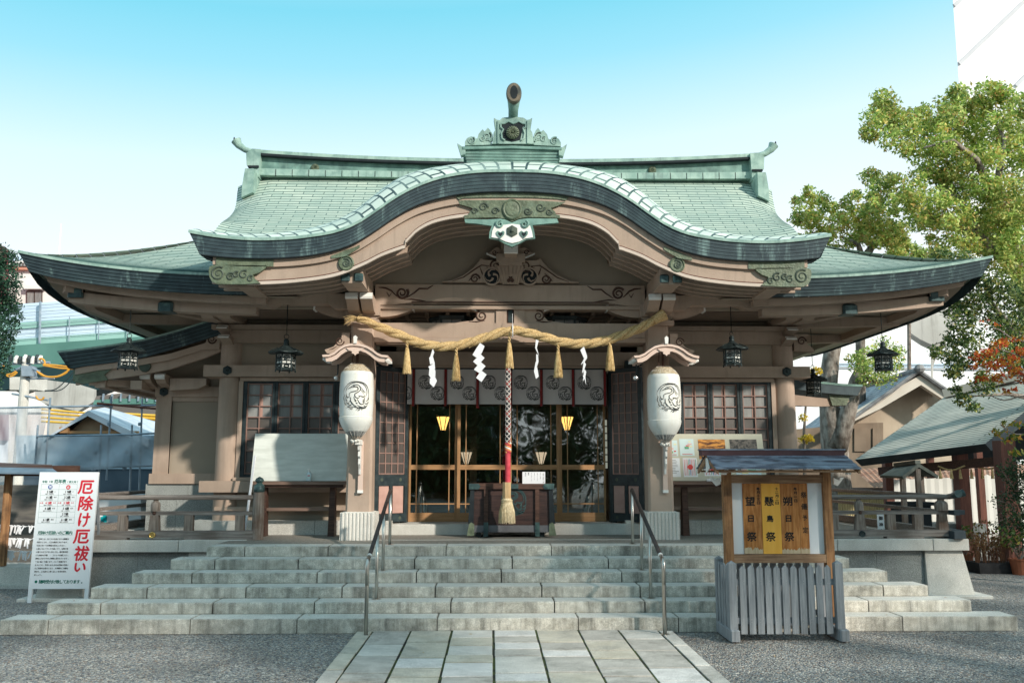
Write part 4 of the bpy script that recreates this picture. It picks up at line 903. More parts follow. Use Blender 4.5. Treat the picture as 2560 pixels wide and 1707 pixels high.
# four sliding glass leaves
yl = 4.62
for i, (a, b_) in enumerate(((-1.775, -.905), (-.915, .005), (.0, .915), (.905, 1.74))):
    y0 = yl+(.045 if i in (0, 3) else 0)
    f = MB(); z0, z1 = 1.08, 3.80
    lw = .035 if i == 0 else .055; rw = .035 if i == 3 else .055
    f.box(a, a+lw, y0, y0+.035, z0, z1, 0); f.box(b_-rw, b_, y0, y0+.035, z0, z1, 0)
    f.box(a+lw, b_-rw, y0+.002, y0+.033, z0, 1.235, 1); f.box(a+lw, b_-rw, y0+.002, y0+.033, 1.99, 2.075, 1); f.box(a+lw, b_-rw, y0+.002, y0+.033, z1-.06, z1, 1)
    for x in (a+lw+.10, b_-rw-.10): f.box(x-.009, x+.009, y0+.004, y0+.03, 1.235, 1.99, 0); f.box(x-.009, x+.009, y0+.004, y0+.03, 2.075, z1-.06, 0)
    f.box(a+lw, b_-rw, y0+.006, y0+.028, 1.38, 1.40, 1)
    ld = f.build('sliding_door', [M['cedar'], M['cedar_h']], H)
    g = MB(); g.box(a+lw, b_-rw, y0+.015, y0+.019, 1.235, z1-.06); g.build('glass', M['glass'], ld)
    if i in (1, 2): g = MB(); xx = b_-.03 if i == 1 else a+.025; g.cbox(xx-.012, xx+.012, y0-.004, y0, 1.86, 1.98, .003); g.build('door_pull', M['black'], ld)
# the room behind the glass
rm = MB(); rm.box(-4.7, 4.7, 5.0, 11.3, ZF+.1, 1.07, 0); rm.box(-4.7, 4.7, 11.2, 11.3, 1.0, 4.8, 1); rm.box(-4.8, -4.7, 4.8, 11.3, 1.0, 4.8, 1); rm.box(4.7, 4.8, 4.8, 11.3, 1.0, 4.8, 1); rm.box(-4.8, 4.8, 4.72, 11.3, 4.7, 4.76, 1)
for x in (-1.4, -.45, .45, 1.4): rm.box(x*1.6-.08, x*1.6+.08, 9.0, 9.16, 1.07, 4.7, 1)
rm.box(-2.4, 2.4, 8.8, 11, 1.07, 1.45, 1); rm.box(-.9, .9, 10, 10.6, 1.45, 2.3, 2)
M['roomfloor'] = mat('dark_polished_floor', (.05, .035, .022, 1), (.09, .06, .04, 1), 3, .3); M['roomwall'] = mat('dim_room_wall', (.30, .25, .18, 1), (.40, .34, .25, 1), 2, .7)
rm.build('inner_room', [M['roomfloor'], M['roomwall'], M['darkwood']], H)
for s in (-1, 1):
    ww = MB(); x0, x1 = sorted((s*2.05, s*2.75)); ww.box(x0, x1, 7.6, 7.61, 2.0, 3.05, 0)
    for k in range(7): x = lerp(x0, x1, k/6); ww.box(x-.012, x+.012, 7.58, 7.6, 2.0, 3.05, 1)
    for k in range(8): z = lerp(2.0, 3.05, k/7); ww.box(x0, x1, 7.578, 7.598, z-.012, z+.012, 1)
    ww.build('inner_window', [M['litpaper'], M['black']], H)
def room_lamp(x, y, z, r, h, m_, lab):
    t = thing('wall_lamp', (x, y, z), lab, 'lamp', 'lit lamps inside the hall')
    g = MB(); g.lathe([(r*.35, -h), (r, 0)], (0, 0, 0), 6); g.build('lamp_shade', m_, t, local=True)
    f = MB(); f.lathe([(r*.36, -h-.02), (r*.4, -h)], (0, 0, 0), 6); f.lathe([(r*1.08, 0), (r*1.1, .02), (r*.5, .03)], (0, 0, 0), 6)
    for k in range(6):
        a = math.pi/3*k; f.tube([(r*.36*math.cos(a), r*.36*math.sin(a), -h), (r*1.02*math.cos(a), r*1.02*math.sin(a), 0)], .008, 4)
    f.box(-.02, .02, .0, 8.0-y if y < 8 else .3, .02, .05)
    f.build('lamp_frame', M['black'], t, local=True); return t
q = P(1108, 1042, 6.2); room_lamp(q.x, 6.2, q.z, .13, .26, M['lamp'], 'larger glowing amber lamp behind the left glass door'); q = P(1417, 1042, 6.2); room_lamp(q.x, 6.2, q.z, .13, .26, M['lamp'], 'larger glowing amber lamp behind the right glass door')
q = P(1166, 1130, 8.6); room_lamp(q.x, 8.6, q.z, .13, .26, M['lamp_dim'], 'small pale lamp deep inside, left of the bell rope'); q = P(1353, 1130, 8.6); room_lamp(q.x, 8.6, q.z, .13, .26, M['lamp_dim'], 'small pale lamp deep inside, right of the bell rope')
# ------------------------------------------------------------------ side wings
wg = MB()
wg.box(-6.40, -5.12, 4.95, 5.2, 1.75, 4.3, 1); wg.box(-6.40, -6.12, 4.9, 9, 1.9, 3.35); wg.box(-6.42, -5.1, 4.88, 5.0, 3.30, 3.48); wg.box(-6.16, -5.1, 4.92, 5.0, 3.22, 3.30)
wg.box(-6.16, -6.12, 4.91, 4.96, 1.9, 3.3, 2); wg.box(-6.44, -5.1, 4.86, 5.0, 1.74, 1.92); wg.box(-6.40, -5.1, 5.0, 9, 3.4, 4.2)
wing = wg.build('side_wing', [M['plaster'], M['plaster_panel'], M['plaster_dark']], H)
wf = MB(); 
for a, b_ in ((-6.5, -5.75), (-5.745, -5.1)): wf.box(a, b_, 4.9, 5.0, 1.50, 1.735)
for a, b_ in ((-6.48, -5.95), (-5.945, -5.1)): wf.box(a, b_, 4.92, 5.0, .3, 1.495)
wf.box(-6.48, -6.40, 5.0, 9, .3, 1.73); wf.build('stone_wainscot', M['stone_dark'], wing)
wh = MB(); wh.lathe([(.085, 0), (.085, -.02), (.06, -.03), (.03, -.03), (.001, -.05)], (-6.26, 4.878, 3.39), 6, 0, 'y', rot=math.pi/6); wh.build('hexagon_fitting', M['bronze'], wing)
# roof of the left wing: its verge rises to the right under the main eave
wt = [(-7.9, 4.03), (-7.5, 4.075), (-6.95, 4.15), (-6.4, 4.25), (-5.8, 4.42), (-5.2, 4.62), (-4.9, 4.72)]
wr = MB(); xs = [p[0] for p in wt]
wr.grid([[(a, 4.2, b_) for a, b_ in wt], [(a, 9.5, b_+.05) for a, b_ in wt]], mi=0, uvf=lambda i, k: (i*5.3, xs[k]))
for k in range(5):
    f0, f1 = k/5, (k+1)/5; h_ = .30
    wr.grid([[(a+.2*f1*(1 if a < -7.6 else 0), 4.2+.02*k+.006, b_-h_*f1+.006) for a, b_ in wt], [(a+.2*f0*(1 if a < -7.6 else 0), 4.2+.02*k, b_-h_*f0) for a, b_ in wt]], mi=1)
    wr.grid([[(a+.2*f1*(1 if a < -7.6 else 0), 4.2+.02*(k+1), b_-h_*f1) for a, b_ in wt], [(a+.2*f1*(1 if a < -7.6 else 0), 4.2+.02*k+.006, b_-h_*f1+.006) for a, b_ in wt]], mi=3)
wr.grid([[(-7.88, 4.2, 4.0), (-7.7, 4.22, 3.74)], [(-7.88, 9.5, 4.0), (-7.7, 9.5, 3.74)]], mi=1)
wr.grid([[(-7.7, 4.3, 3.74), (-4.9, 4.3, 4.42)], [(-7.7, 9.5, 3.74), (-4.9, 9.5, 4.42)]], mi=2, flip=True)
wr.grid([[(a, 4.196, b_-.02) for a, b_ in wt], [(a, 4.196, b_+.015) for a, b_ in wt]], mi=4)
wroof = wr.build('side_roof', [M['roof'], M['fascia'], M['plaster_dark'], M['seam'], M['patina']], H)
wb = MB(); ot = [(-7.62, 3.72), (-7.2, 3.80), (-6.6, 3.87), (-6.0, 3.98), (-5.4, 4.17), (-5.0, 4.33)]
wb.band(ot, [(a, b_-.26+.04*i/5) for i, (a, b_) in enumerate(ot)], 4.36, 4.44); wb.band([(a, b_+.03) for a, b_ in ot], [(a, b_-.08) for a, b_ in ot], 4.31, 4.36)
wb.box(-6.7, -6.5, 4.45, 7, 3.40, 3.55); wb.obox((-7.3, 5.0, 3.5), (-6.3, 5.0, 3.55), .16, .14); wb.box(-7.3, -7.12, 4.4, 9, 3.42, 3.58); wb.obox((-6.3, 5, 3.5), (-7.4, 4.4, 3.52), .14, .12)
for dx in (-.13, .13): wb.prism([(4.9, 3.45), (4.9, 3.66), (4.52, 3.68), (4.48, 3.62), (4.6, 3.52)], -6.34+dx-.085, -6.34+dx+.085, 'x'); wb.prism([(4.51, 3.69), (4.465, 3.66), (4.465, 3.61), (4.50, 3.58), (4.525, 3.69)], -6.34+dx-.087, -6.34+dx+.087, 'x', 1)
wb.prism([(-6.1, 3.62), (-5.45, 3.62), (-5.45, 3.5), (-5.6, 3.43), (-6.1, 3.40)], 4.7, 4.9)
wb.build('bargeboard', [M['plaster'], M['white']], wroof)
pl = MB(); pl.prism([(-7.66, 3.74), (-7.1, 3.80), (-7.0, 3.74), (-7.12, 3.64), (-7.05, 3.55), (-7.5, 3.48), (-7.66, 3.52)], 4.33, 4.37); pl.build('end_scroll_plate', M['olive'], wroof)
pl = MB(); pl.lathe([(.10, 0), (.10, -.03), (.08, -.04), (.001, -.03)], (-6.42, 4.36, 3.79), 20, 0, 'y'); pl.build('round_crest', M['olive_line'], wroof)
# low roof of the right wing, farther back
YR2 = 7.2
A = P(1960, 930, YR2); Bq = P(2155, 962, YR2); Cq = P(2143, 988, YR2); Dq = P(1990, 975, YR2)
rw_ = MB(); tp = [P(1960, 935, YR2), P(2000, 946, YR2), P(2050, 955, YR2), P(2105, 961, YR2), P(2156, 963, YR2)]; bt = [P(1960, 968, YR2), P(2000, 974, YR2), P(2050, 981, YR2), P(2105, 986, YR2), P(2145, 988, YR2)]
rw_.band([(p.x, p.z) for p in tp], [(p.x, p.z) for p in bt], YR2, YR2+3.5, 0)
rw_.grid([[(p.x, YR2+.0, p.z+.012) for p in tp], [(p.x, YR2+3.5, p.z+.05) for p in tp]], mi=1)
rw_.grid([[(p.x, YR2-.01, p.z-.03) for p in tp], [(p.x, YR2-.01, p.z+.015) for p in tp]], mi=2)
b2 = [P(1985, 985, YR2), P(2050, 992, YR2), P(2130, 1000, YR2)]; b3 = [P(1985, 1012, YR2), P(2050, 1015, YR2), P(2118, 1013, YR2)]
rw_.band([(p.x, p.z) for p in b2], [(p.x, p.z) for p in b3], YR2+.12, YR2+.25, 3)
rw_.box(5.2, 6.1, YR2+.3, YR2+3.3, 1.0, A.z-.4, 3)
rw_.build('rear_side_roof', [M['fascia'], M['patina'], M['patina_dark'], M['plaster']], H)
pl = MB(); a, b_, c_ = P(2075, 985, YR2), P(2130, 988, YR2), P(2120, 1012, YR2); d_ = P(2085, 1013, YR2); pl.prism([(p.x, p.z) for p in (a, b_, c_, d_)], YR2+.08, YR2+.12); pl.build('end_scroll_plate', M['olive'], H)
# ------------------------------------------------------------------ lettering and crests
_tc = bpy.data.curves.new('glyph', 'FONT'); _to = bpy.data.objects.new('glyph', _tc); C.objects.link(_to)
_gc = {}
def glyph(ch):
    if ch not in _gc:
        _tc.body = ch; bpy.context.view_layer.update(); dg = bpy.context.evaluated_depsgraph_get(); dg.update()
        me = bpy.data.meshes.new_from_object(_to.evaluated_get(dg)); vs_ = [v.co.copy() for v in me.vertices]; fs_ = [tuple(p.vertices) for p in me.polygons]
        if vs_:
            x0 = min(v.x for v in vs_); x1 = max(v.x for v in vs_); y0 = min(v.y for v in vs_); y1 = max(v.y for v in vs_)
        else: x0 = y0 = 0; x1 = y1 = .5
        bpy.data.meshes.remove(me); _gc[ch] = (vs_, fs_, x0, x1, y0, y1)
    return _gc[ch]
def put(mb, ch, o, ux, uz, cx_, cz_, w_, h_=None, mi=0, off=.002, slant=0, bold=0):
    """one character, centred at (cx_, cz_) of the plane o + ux*a + uz*b"""
    vs_, fs_, x0, x1, y0, y1 = glyph(ch)
    if not vs_: return
    if h_ is None: sx_ = sz_ = w_/.92; mx_, my_ = (x0+x1)/2, .34
    else: sx_ = w_/max(.05, x1-x0); sz_ = h_/max(.05, y1-y0); mx_, my_ = (x0+x1)/2, (y0+y1)/2
    nrm = ux.cross(uz).normalized()
    for bx_, bz_ in ([(0, 0)] if not bold else [(-bold, 0), (bold, 0), (0, bold), (0, -bold)]):
        k = .00005*(abs(bx_)*7+bz_*3)
        mb.add([tuple(o+ux*(cx_+bx_+(v.x-mx_)*sx_+slant*(v.y-my_))+uz*(cz_+bz_+(v.y-my_)*sz_)+nrm*(off+k+(.0003 if bx_ > 0 else .0002 if bz_ > 0 else .0001 if bz_ < 0 else 0))) for v in vs_], fs_, mi)
def line(mb, text, o, ux, uz, x, z, size, adv=1.0, mi=0, off=.002):
    """left-aligned run of full-width characters"""
    for ch in text:
        if ch != ' ' and ch != '\u3000':
            vs_, fs_, x0, x1, y0, y1 = glyph(ch)
            nrm = ux.cross(uz).normalized(); hw = ord(ch) < 256; sc_ = size/.95; shift = 0 if not hw else 0
            mb.add([tuple(o+ux*(x+v.x*sc_)+uz*(z+(v.y-.34)*sc_)+nrm*off) for v in vs_], fs_, mi)
        x += size*adv*(.62 if ord(ch) < 256 and ch != ' ' else 1)
CR = [([(330, 500), (335, 430), (375, 370), (440, 305), (520, 272), (600, 268), (680, 275), (760, 310), (815, 370), (843, 450), (845, 540), (825, 600)], 1.0),
 ([(390, 500), (385, 450), (400, 400), (440, 350), (510, 300), (590, 280), (670, 290), (740, 330), (790, 400), (805, 480), (780, 540), (760, 560)], .9),
 ([(420, 410), (470, 385), (520, 375), (580, 365), (615, 380), (625, 420), (580, 450), (510, 465), (465, 490), (460, 540), (470, 580)], 1.1),
 ([(510, 340), (560, 325), (620, 330), (660, 370), (665, 430), (620, 470), (570, 500), (565, 540), (590, 575), (640, 580), (650, 550), (630, 540)], 1.2),
 ([(505, 350), (480, 380), (420, 410)], .9), ([(510, 345), (545, 352), (575, 345)], .7),
 ([(660, 350), (700, 400), (740, 450), (785, 480)], .6), ([(675, 400), (700, 460), (750, 505)], .5), ([(690, 420), (720, 450), (760, 470)], .4),
 ([(330, 500), (347, 530), (333, 575), (342, 620), (368, 640)], 1.1), ([(365, 640), (362, 690), (405, 717)], 1.2), ([(390, 500), (400, 545), (430, 575), (447, 555)], 1.3), ([(385, 555), (392, 615), (430, 640)], 1.2),
 ([(405, 640), (420, 685), (470, 672)], 1.3), ([(410, 735), (440, 752), (485, 740)], 1.3), ([(440, 690), (470, 717), (515, 710)], 1.1), ([(480, 580), (485, 630), (450, 650)], .9),
 ([(490, 560), (490, 640), (530, 700), (600, 738)], 1.0), ([(500, 650), (540, 705), (610, 760)], .9), ([(545, 555), (560, 600), (600, 640)], .9),
 ([(640, 540), (690, 548), (740, 558), (752, 520)], 1.2), ([(755, 570), (750, 600), (718, 612)], 1.1), ([(610, 600), (640, 650), (660, 682), (700, 702), (740, 680), (745, 650), (710, 655)], 1.3), ([(755, 610), (750, 632), (713, 625)], 1.1),
 ([(845, 560), (835, 610), (780, 635)], 1.1), ([(840, 640), (825, 680), (760, 682)], 1.2), ([(820, 700), (790, 742), (735, 715)], 1.2), ([(800, 745), (730, 758), (660, 742), (610, 710)], 1.2), ([(560, 620), (592, 652)], 1.2), ([(585, 670), (622, 688)], 1.3),
 ([(480, 745), (560, 752), (640, 768), (720, 775), (792, 770)], 1.2),
 ([(490, 758), (460, 785)], .9), ([(510, 760), (485, 800)], .9), ([(530, 765), (512, 802)], .9), ([(630, 775), (595, 812)], .9), ([(655, 780), (628, 826)], .9), ([(680, 780), (650, 820)], .9), ([(700, 780), (712, 810)], .9)]
def crane(mb, f, r, wd=.04, mi=0, simple=False):
    """round crane crest as flat ribbons; f(a, b) maps the unit disc to the surface"""
    for pts, wt_ in CR:
        if simple and wt_ < .65: continue
        q = [((a-588)/262, (540-b)/262) for a, b in pts]
        # resample smoothly
        out = []
        for i in range(len(q)-1):
            p0 = q[max(0, i-1)]; p1 = q[i]; p2 = q[i+1]; p3 = q[min(len(q)-1, i+2)]
            for t in ((0, .25, .5, .75) if not simple else (0, .5)):
                out.append(tuple(.5*((2*p1[j])+(-p0[j]+p2[j])*t+(2*p0[j]-5*p1[j]+4*p2[j]-p3[j])*t*t+(-p0[j]+3*p1[j]-3*p2[j]+p3[j])*t**3) for j in (0, 1)))
        out.append(q[-1]); m = len(out); L_ = []; R_ = []
        for i in range(m):
            a = out[max(0, i-1)]; b = out[min(m-1, i+1)]; dx, dy = b[0]-a[0], b[1]-a[1]; l = math.hypot(dx, dy) or 1
            w_ = wd*wt_*.5*(.35+.65*math.sin(math.pi*min(1, max(0, i/(m-1)))))
            L_.append(f((out[i][0]-dy/l*w_)*r, (out[i][1]+dx/l*w_)*r)); R_.append(f((out[i][0]+dy/l*w_)*r, (out[i][1]-dx/l*w_)*r))
        mb.grid([R_, L_], mi=mi)
# ------------------------------------------------------------------ entrance curtain
cu = MB(); x0, x1, zt, zb = -1.80, 1.74, 3.755, 3.135; yn = 4.36
def cy(x, z): return yn+.012*math.sin(x*9+1)*(zt-z)/.6+.006*math.sin(x*23+z*5)
N = 90
cu.grid([[(lerp(x0, x1, i/N), cy(lerp(x0, x1, i/N), z), z) for i in range(N+1)] for z in [lerp(zt, zb, j/6) for j in range(7)]], flip=True)
cur = thing('entrance_curtain', (0, yn, 3.4), 'pale grey curtain with round crane crests and red straps, hung across the entrance', 'curtain')
M['curtain'] = mat('grey_white_cloth', (.50, .46, .45, 1), (.57, .53, .51, 1), 2, .85, .1, 60)
cu.build('cloth', M['curtain'], cur, smooth=True)
cm = MB()
st_x = [-1.685+.566*k for k in range(7)]
for k in range(7):
    for dx, z in ((.2, 3.52), (.42, 3.325)):
        x = st_x[k]+dx
        if x < x1-.1: crane(cm, lambda a, b, x=x, z=z: (x+a, cy(x+a, z+b)-.004, z+b), .118, .10, 0, True)
crane(cm, lambda a, b: (max(-1.8, -1.83+a), cy(-1.83+a, 3.33+b)-.004, 3.33+b), .115, .085, 0, True)
M['faintink'] = mat('grey_black_print', (.05, .05, .05, 1), (.06, .06, .06, 1), 3, .8)
cm.build('crane_crests', M['faintink'], cur)
M['redstrap'] = mat('deep_red_strap', (.16, .014, .012, 1), (.24, .02, .018, 1), 12, .7)
for k, x in enumerate(st_x):
    if k == 3: x += .02
    b_ = MB(); b_.box(x-.026, x+.026, yn-.03, yn-.018, 3.10-(.03 if k in (2, 3) else 0), 3.75); b_.box(x+.018, x+.027, yn-.032, yn-.03, 3.10, 3.75, 1); b_.build('red_strap', [M['redstrap'], M['black']], cur)
b_ = MB(); b_.tube([(-1.82, yn-.01, 3.765), (1.76, yn-.01, 3.765)], .012, 8); b_.build('curtain_rod', M['black'], cur)
# ------------------------------------------------------------------ straw rope with tassels and paper streamers
YS = 2.76
ctr = [(893, 797), (912, 801), (950, 818), (1005, 840), (1050, 858), (1100, 866), (1150, 862), (1200, 848), (1250, 832), (1275, 828), (1300, 828), (1350, 840), (1410, 856), (1460, 859), (1510, 852), (1560, 836), (1610, 815), (1640, 798)]
cpt = [P(a, b, YS) for a, b in ctr]
def catm(pts, n):
    o = []
    for i in range(len(pts)-1):
        p0, p1, p2, p3 = pts[max(0, i-1)], pts[i], pts[i+1], pts[min(len(pts)-1, i+2)]
        for k in range(n):
            t = k/n; o.append(.5*((2*p1)+(-p0+p2)*t+(2*p0-5*p1+4*p2-p3)*t*t+(-p0+3*p1-3*p2+p3)*t**3))
    return o+[pts[-1]]
rope = thing('sacred_rope', (0, YS, 4.1), 'thick twisted golden straw rope slung between the two porch pillars', 'rope')
cl = catm(cpt, 14); n = len(cl); arc = [0]
for i in range(n-1): arc.append(arc[-1]+(cl[i+1]-cl[i]).length)
for j in range(3):
    mb = MB(); path_ = []; rad = []
    for i in range(n):
        t = (cl[min(n-1, i+1)]-cl[max(0, i-1)]).normalized(); u = Vector((0, -1, 0)); v = t.cross(u)
        fr_ = min(1, arc[i]/.5, (arc[-1]-arc[i])/.35+.35); R_ = lerp(.030, .038, min(1, fr_))
        ph = arc[i]*7.6+j*2.094; path_.append(cl[i]+u*R_*math.cos(ph)-v*R_*math.sin(ph)); rad.append(lerp(.027, .044, min(1, fr_)))
    mb.tube(path_, rad, 10); mb.build('rope_strand', M['straw_rope'], rope, smooth=True)
rs = random.Random(3)
fz = MB()
for i in range(60):
    a = cl[0]+Vector((0, rs.uniform(-.03, .03), rs.uniform(-.03, .03))); b = a+Vector((-rs.uniform(.08, .22), rs.uniform(-.04, .04), rs.uniform(-.10, .02))); m2 = (a+b)/2+Vector((0, 0, .03)); fz.tube([a, m2, b], [.004, .003, .0015], 3)
for i in range(420):   # loose fibres along the rope
    k = rs.randrange(4, n-4); an = rs.uniform(0, 6.28); d_ = Vector((0, math.cos(an), math.sin(an))); a = cl[k]+d_*.075; b = a+d_*rs.uniform(.008, .03)+Vector((rs.uniform(-.05, .05), 0, 0)); fz.tube([a, b], [.002, .001], 3)
fz.build('frayed_end', M['straw'], rope)
en_ = MB(); t = (cl[-1]-cl[-3]).normalized(); en_.tube([cl[-1]-t*.05, cl[-1]+t*.03, cl[-1]+t*.16], [.07, .078, .105], 16); en_.build('rope_end', M['straw_rope'], rope)
tyy = MB()
k0 = min(range(n), key=lambda i: abs(cl[i].x-0.03)); c0 = cl[k0]
tyy.tube([c0+Vector((0, -.1*math.cos(a), .1*math.sin(a))) for a in [i*.524 for i in range(13)]], .009, 6); tyy.tube([c0+Vector((0, 0, .08)), c0+Vector((.0, .1, .3))], .004, 5); tyy.build('binding_cord', M['paper'], rope)
def tassel(name, mb_, neck_r, r0, r1, h, nst, seed, neck=.09):
    r_ = random.Random(seed)
    mb_.lathe([(r1*.80, -h-neck+.03), (r1*.72, -h*.6-neck), (r0*1.05, -h*.22-neck), (r0, -neck-.01), (neck_r, -neck+.01)], (0, 0, 0), 14)
    for i in range(nst):
        a = r_.uniform(0, 6.283); q = r_.uniform(.82, 1.0)
        p0 = Vector((math.cos(a)*r0*.9, math.sin(a)*r0*.9, -neck)); p1 = Vector((math.cos(a)*lerp(r0, r1, .45)*1.03, math.sin(a)*lerp(r0, r1, .45)*1.03, -neck-h*.42)); p2 = Vector((math.cos(a)*r1*q, math.sin(a)*r1*q, -neck-h+r_.uniform(-.012, .02)))
        mb_.tube([p0, p1, p2], [.0035, .0045, .003], 3)
tl = [((935, 880), 'straw tassel nearest the left end of the rope'), ((1141, 880), 'second straw tassel from the left, in front of the curtain'), ((1273, 838), 'middle straw tassel, just above the bell rope'), ((1396, 872), 'fourth straw tassel from the left, between two twisted streamers'), ((1524, 850), 'straw tassel nearest the right end of the rope')]
tops = [(1018, 853), (1141, 869), (1273, 839), (1395, 861), (1524, 844)]
T0 = None
for k, ((a, b), lab) in enumerate(zip(tops, [t_[1] for t_ in tl])):
    q = P(a, b, YS-.02)
    if T0 is None:
        T0 = thing('straw_tassel', (0, 0, 0), lab, 'tassel', 'straw tassels under the rope')
        mb = MB(); tassel('fringe', mb, .016, .028, .072, .40, 130, 5, .12); mb.build('fringe', M['straw'], T0, local=True)
        nk = MB()
        for j in (0, 1): nk.tube([(.013*math.cos(z*60+j*3.14), .013*math.sin(z*60+j*3.14), -z) for z in [i*.012 for i in range(12)]], .012, 6)
        nk.build('twisted_neck', M['straw_rope'], T0, local=True, smooth=True); o = T0
    else: o = copy_tree(T0)
    o.location = q; o.rotation_euler = (0, 0, k*1.1); o['label'] = lab
    s_ = (1, 1.02, 1.0, 1.02, 1.02)[k]; o.scale = (s_, s_, s_)
# zigzag paper streamers
def streamer(lab, top, segs, wd, twist=None):
    q = P(top[0], top[1], YS-.05); mb = MB(); sc_ = .0063
    pts = segs
    mb2 = MB()
    for i, quad in enumerate(pts):
        v = []
        for (a, b, dy) in quad:
            w_ = P(a, b, YS-.05); v.append((w_.x, YS-.05+dy, w_.z))
        y_ = -.004*i
        v = [(x, y+y_, z) for x, y, z in v]
        v2 = [(x, y+.0015, z) for x, y, z in v]
        mb2.add(v+v2, [(0, 1, 2, 3), (7, 6, 5, 4), (0, 4, 5, 1), (1, 5, 6, 2), (2, 6, 7, 3), (3, 7, 4, 0)])
    o = mb2.build('paper_streamer', M['paper'], None)
    tag(o, lab, 'paper streamer', 'white zigzag streamers on the rope')
    # put the origin at its top
    me = o.data
    for v_ in me.vertices: v_.co -= q
    o.location = q
def qd(pts, sc_, ox, oy, dys=(0, 0, 0, 0)): return [(ox+a*sc_, oy+b*sc_, d_) for (a, b), d_ in zip(pts, dys)]
K1 = .21683
streamer('narrow white zigzag streamer turned half sideways, second item from the left on the rope', (1082, 871), [qd([(1300, 695), (1318, 740), (1300, 790), (1262, 820), (1258, 800), (1285, 740)][:4], K1, 800, 720), qd([(1258, 800), (1300, 780), (1325, 870), (1270, 880)], K1, 800, 720), qd([(1322, 865), (1250, 905), (1275, 965), (1328, 930)], K1, 800, 720), qd([(1262, 930), (1318, 925), (1335, 965), (1255, 1000)], K1, 800, 720), qd([(1332, 965), (1252, 1000), (1285, 1045), (1330, 1020)], K1, 800, 720), qd([(1268, 1045), (1320, 1010), (1350, 1070), (1312, 1145)], K1, 800, 720), qd([(1268, 1040), (1345, 1065), (1312, 1145), (1266, 1100)], K1, 800, 720)], .1)
streamer('broad white zigzag streamer hanging flat, left of the bell rope', (1198, 857), [qd([(1845, 632), (1898, 670), (1862, 755), (1805, 802)], K1, 800, 720), qd([(1845, 632), (1805, 802), (1758, 770), (1800, 700)], K1, 800, 720), qd([(1848, 760), (1898, 805), (1820, 895), (1765, 848)], K1, 800, 720), qd([(1850, 850), (1910, 900), (1838, 982), (1775, 940)], K1, 800, 720), qd([(1860, 950), (1922, 998), (1862, 1083), (1800, 1035)], K1, 800, 720)], .1)
streamer('thin white streamer twisted edge-on, right of the bell rope', (1342, 849), [qd([(368, 592), (400, 605), (378, 690), (360, 690)], K1, 1260, 720), qd([(360, 690), (378, 690), (405, 785), (372, 720)], K1, 1260, 720), qd([(370, 760), (392, 770), (398, 850), (372, 860)], K1, 1260, 720), qd([(365, 850), (398, 850), (375, 920), (345, 960)], K1, 1260, 720), qd([(345, 960), (380, 905), (400, 1020), (368, 1048)], K1, 1260, 720)], .1)
streamer('crooked white zigzag streamer, nearest the right lantern', (1460, 866), [qd([(922, 672), (960, 790), (930, 830), (880, 715)], K1, 1260, 720), qd([(930, 800), (962, 800), (930, 850), (885, 885)], K1, 1260, 720), qd([(920, 835), (945, 880), (915, 970), (900, 980)], K1, 1260, 720), qd([(925, 930), (948, 965), (935, 1030), (908, 1078)], K1, 1260, 720), qd([(905, 1010), (935, 1000), (945, 1120), (930, 1060)], K1, 1260, 720)], .1)
# ------------------------------------------------------------------ bell rope
YB = 3.05
br = thing('bell_rope', (0, YB, 2.5), 'thick bell rope of checked braid with red sleeve and straw tuft, over the offering box', 'rope')
M['braid_b'] = mat('dark_braid', (.03, .03, .035, 1), (.06, .06, .065, 1), 30, .8); M['braid_w'] = mat('pale_braid', (.55, .5, .47, 1), (.7, .65, .6, 1), 30, .8); M['braid_r'] = mat('red_braid', (.45, .10, .09, 1), (.5, .13, .11, 1), 30, .8)
za = Z_(1270, 905, YB); zb_ = Z_(1269, 1128, YB); zc = Z_(1269, 1205, YB); zd = Z_(1269, 1245, YB); ze = Z_(1267, 1307, YB); xb = X_(1270, 1000, YB); xe = X_(1267, 1290, YB)
core = MB(); core.tube([(xb, YB, za), (xb-.003, YB, zb_-.02)], .038, 14); core.build('braid_core', M['braid_b'], br, smooth=True)
for col_, k in (('braid_w', 0), ('braid_w', 2), ('braid_w', 4), ('braid_r', 1)):
    for dr in (1, -1):
        mb = MB(); L_ = za-zb_; mb.tube([(xb+.0405*math.cos(t), YB+.0405*math.sin(t), za-L_*i/150) for i, t in [(i, dr*(i/150*L_*26)+k*1.047) for i in range(151)]], .0065, 5); mb.build('braid_strand', M[col_], br)
sl = MB(); sl.tube([(xb-.003, YB, zb_), (xb-.003, YB, zc)], .045, 18); M['redcloth'] = mat('red_cloth_sleeve', (.48, .04, .06, 1), (.6, .08, .10, 1), 10, .7); sl.build('red_sleeve', M['redcloth'], br, smooth=True, angle=40)
pt = MB(); z_ = zb_+.13
for k, c_ in enumerate((0, 1, 2, 1)):
    pt.tube([(xb+.042*math.cos(t+k*1.57), YB+.042*math.sin(t+k*1.57), z_-.15*t/9) for t in [i*.3 for i in range(31)]], .013, 6, c_)
M['orangecord'] = mat('orange_cord', (.7, .25, .08, 1), (.8, .4, .15, 1), 30, .8)
pt.build('twisted_cords', [M['paper'], M['orangecord'], M['redcloth']], br, smooth=True)
wd_ = MB(); wd_.lathe([(.072, zd), (.072, zc)], (xe-.002, YB, 0), 8, rot=math.pi/8); M['lightwood'] = mat('light_wood_sleeve', (.42, .27, .13, 1), (.58, .40, .22, 1), 6, .6, stretch=(8, 8, 1)); wd_.build('wooden_sleeve', M['lightwood'], br)
tf = MB(); r_ = random.Random(2); hh = zd-ze
tf.lathe([(.115, -hh+.02), (.12, -hh*.6), (.095, -hh*.3), (.078, -.06), (.08, -.03), (.07, 0)], (xe, YB, zd), 18)
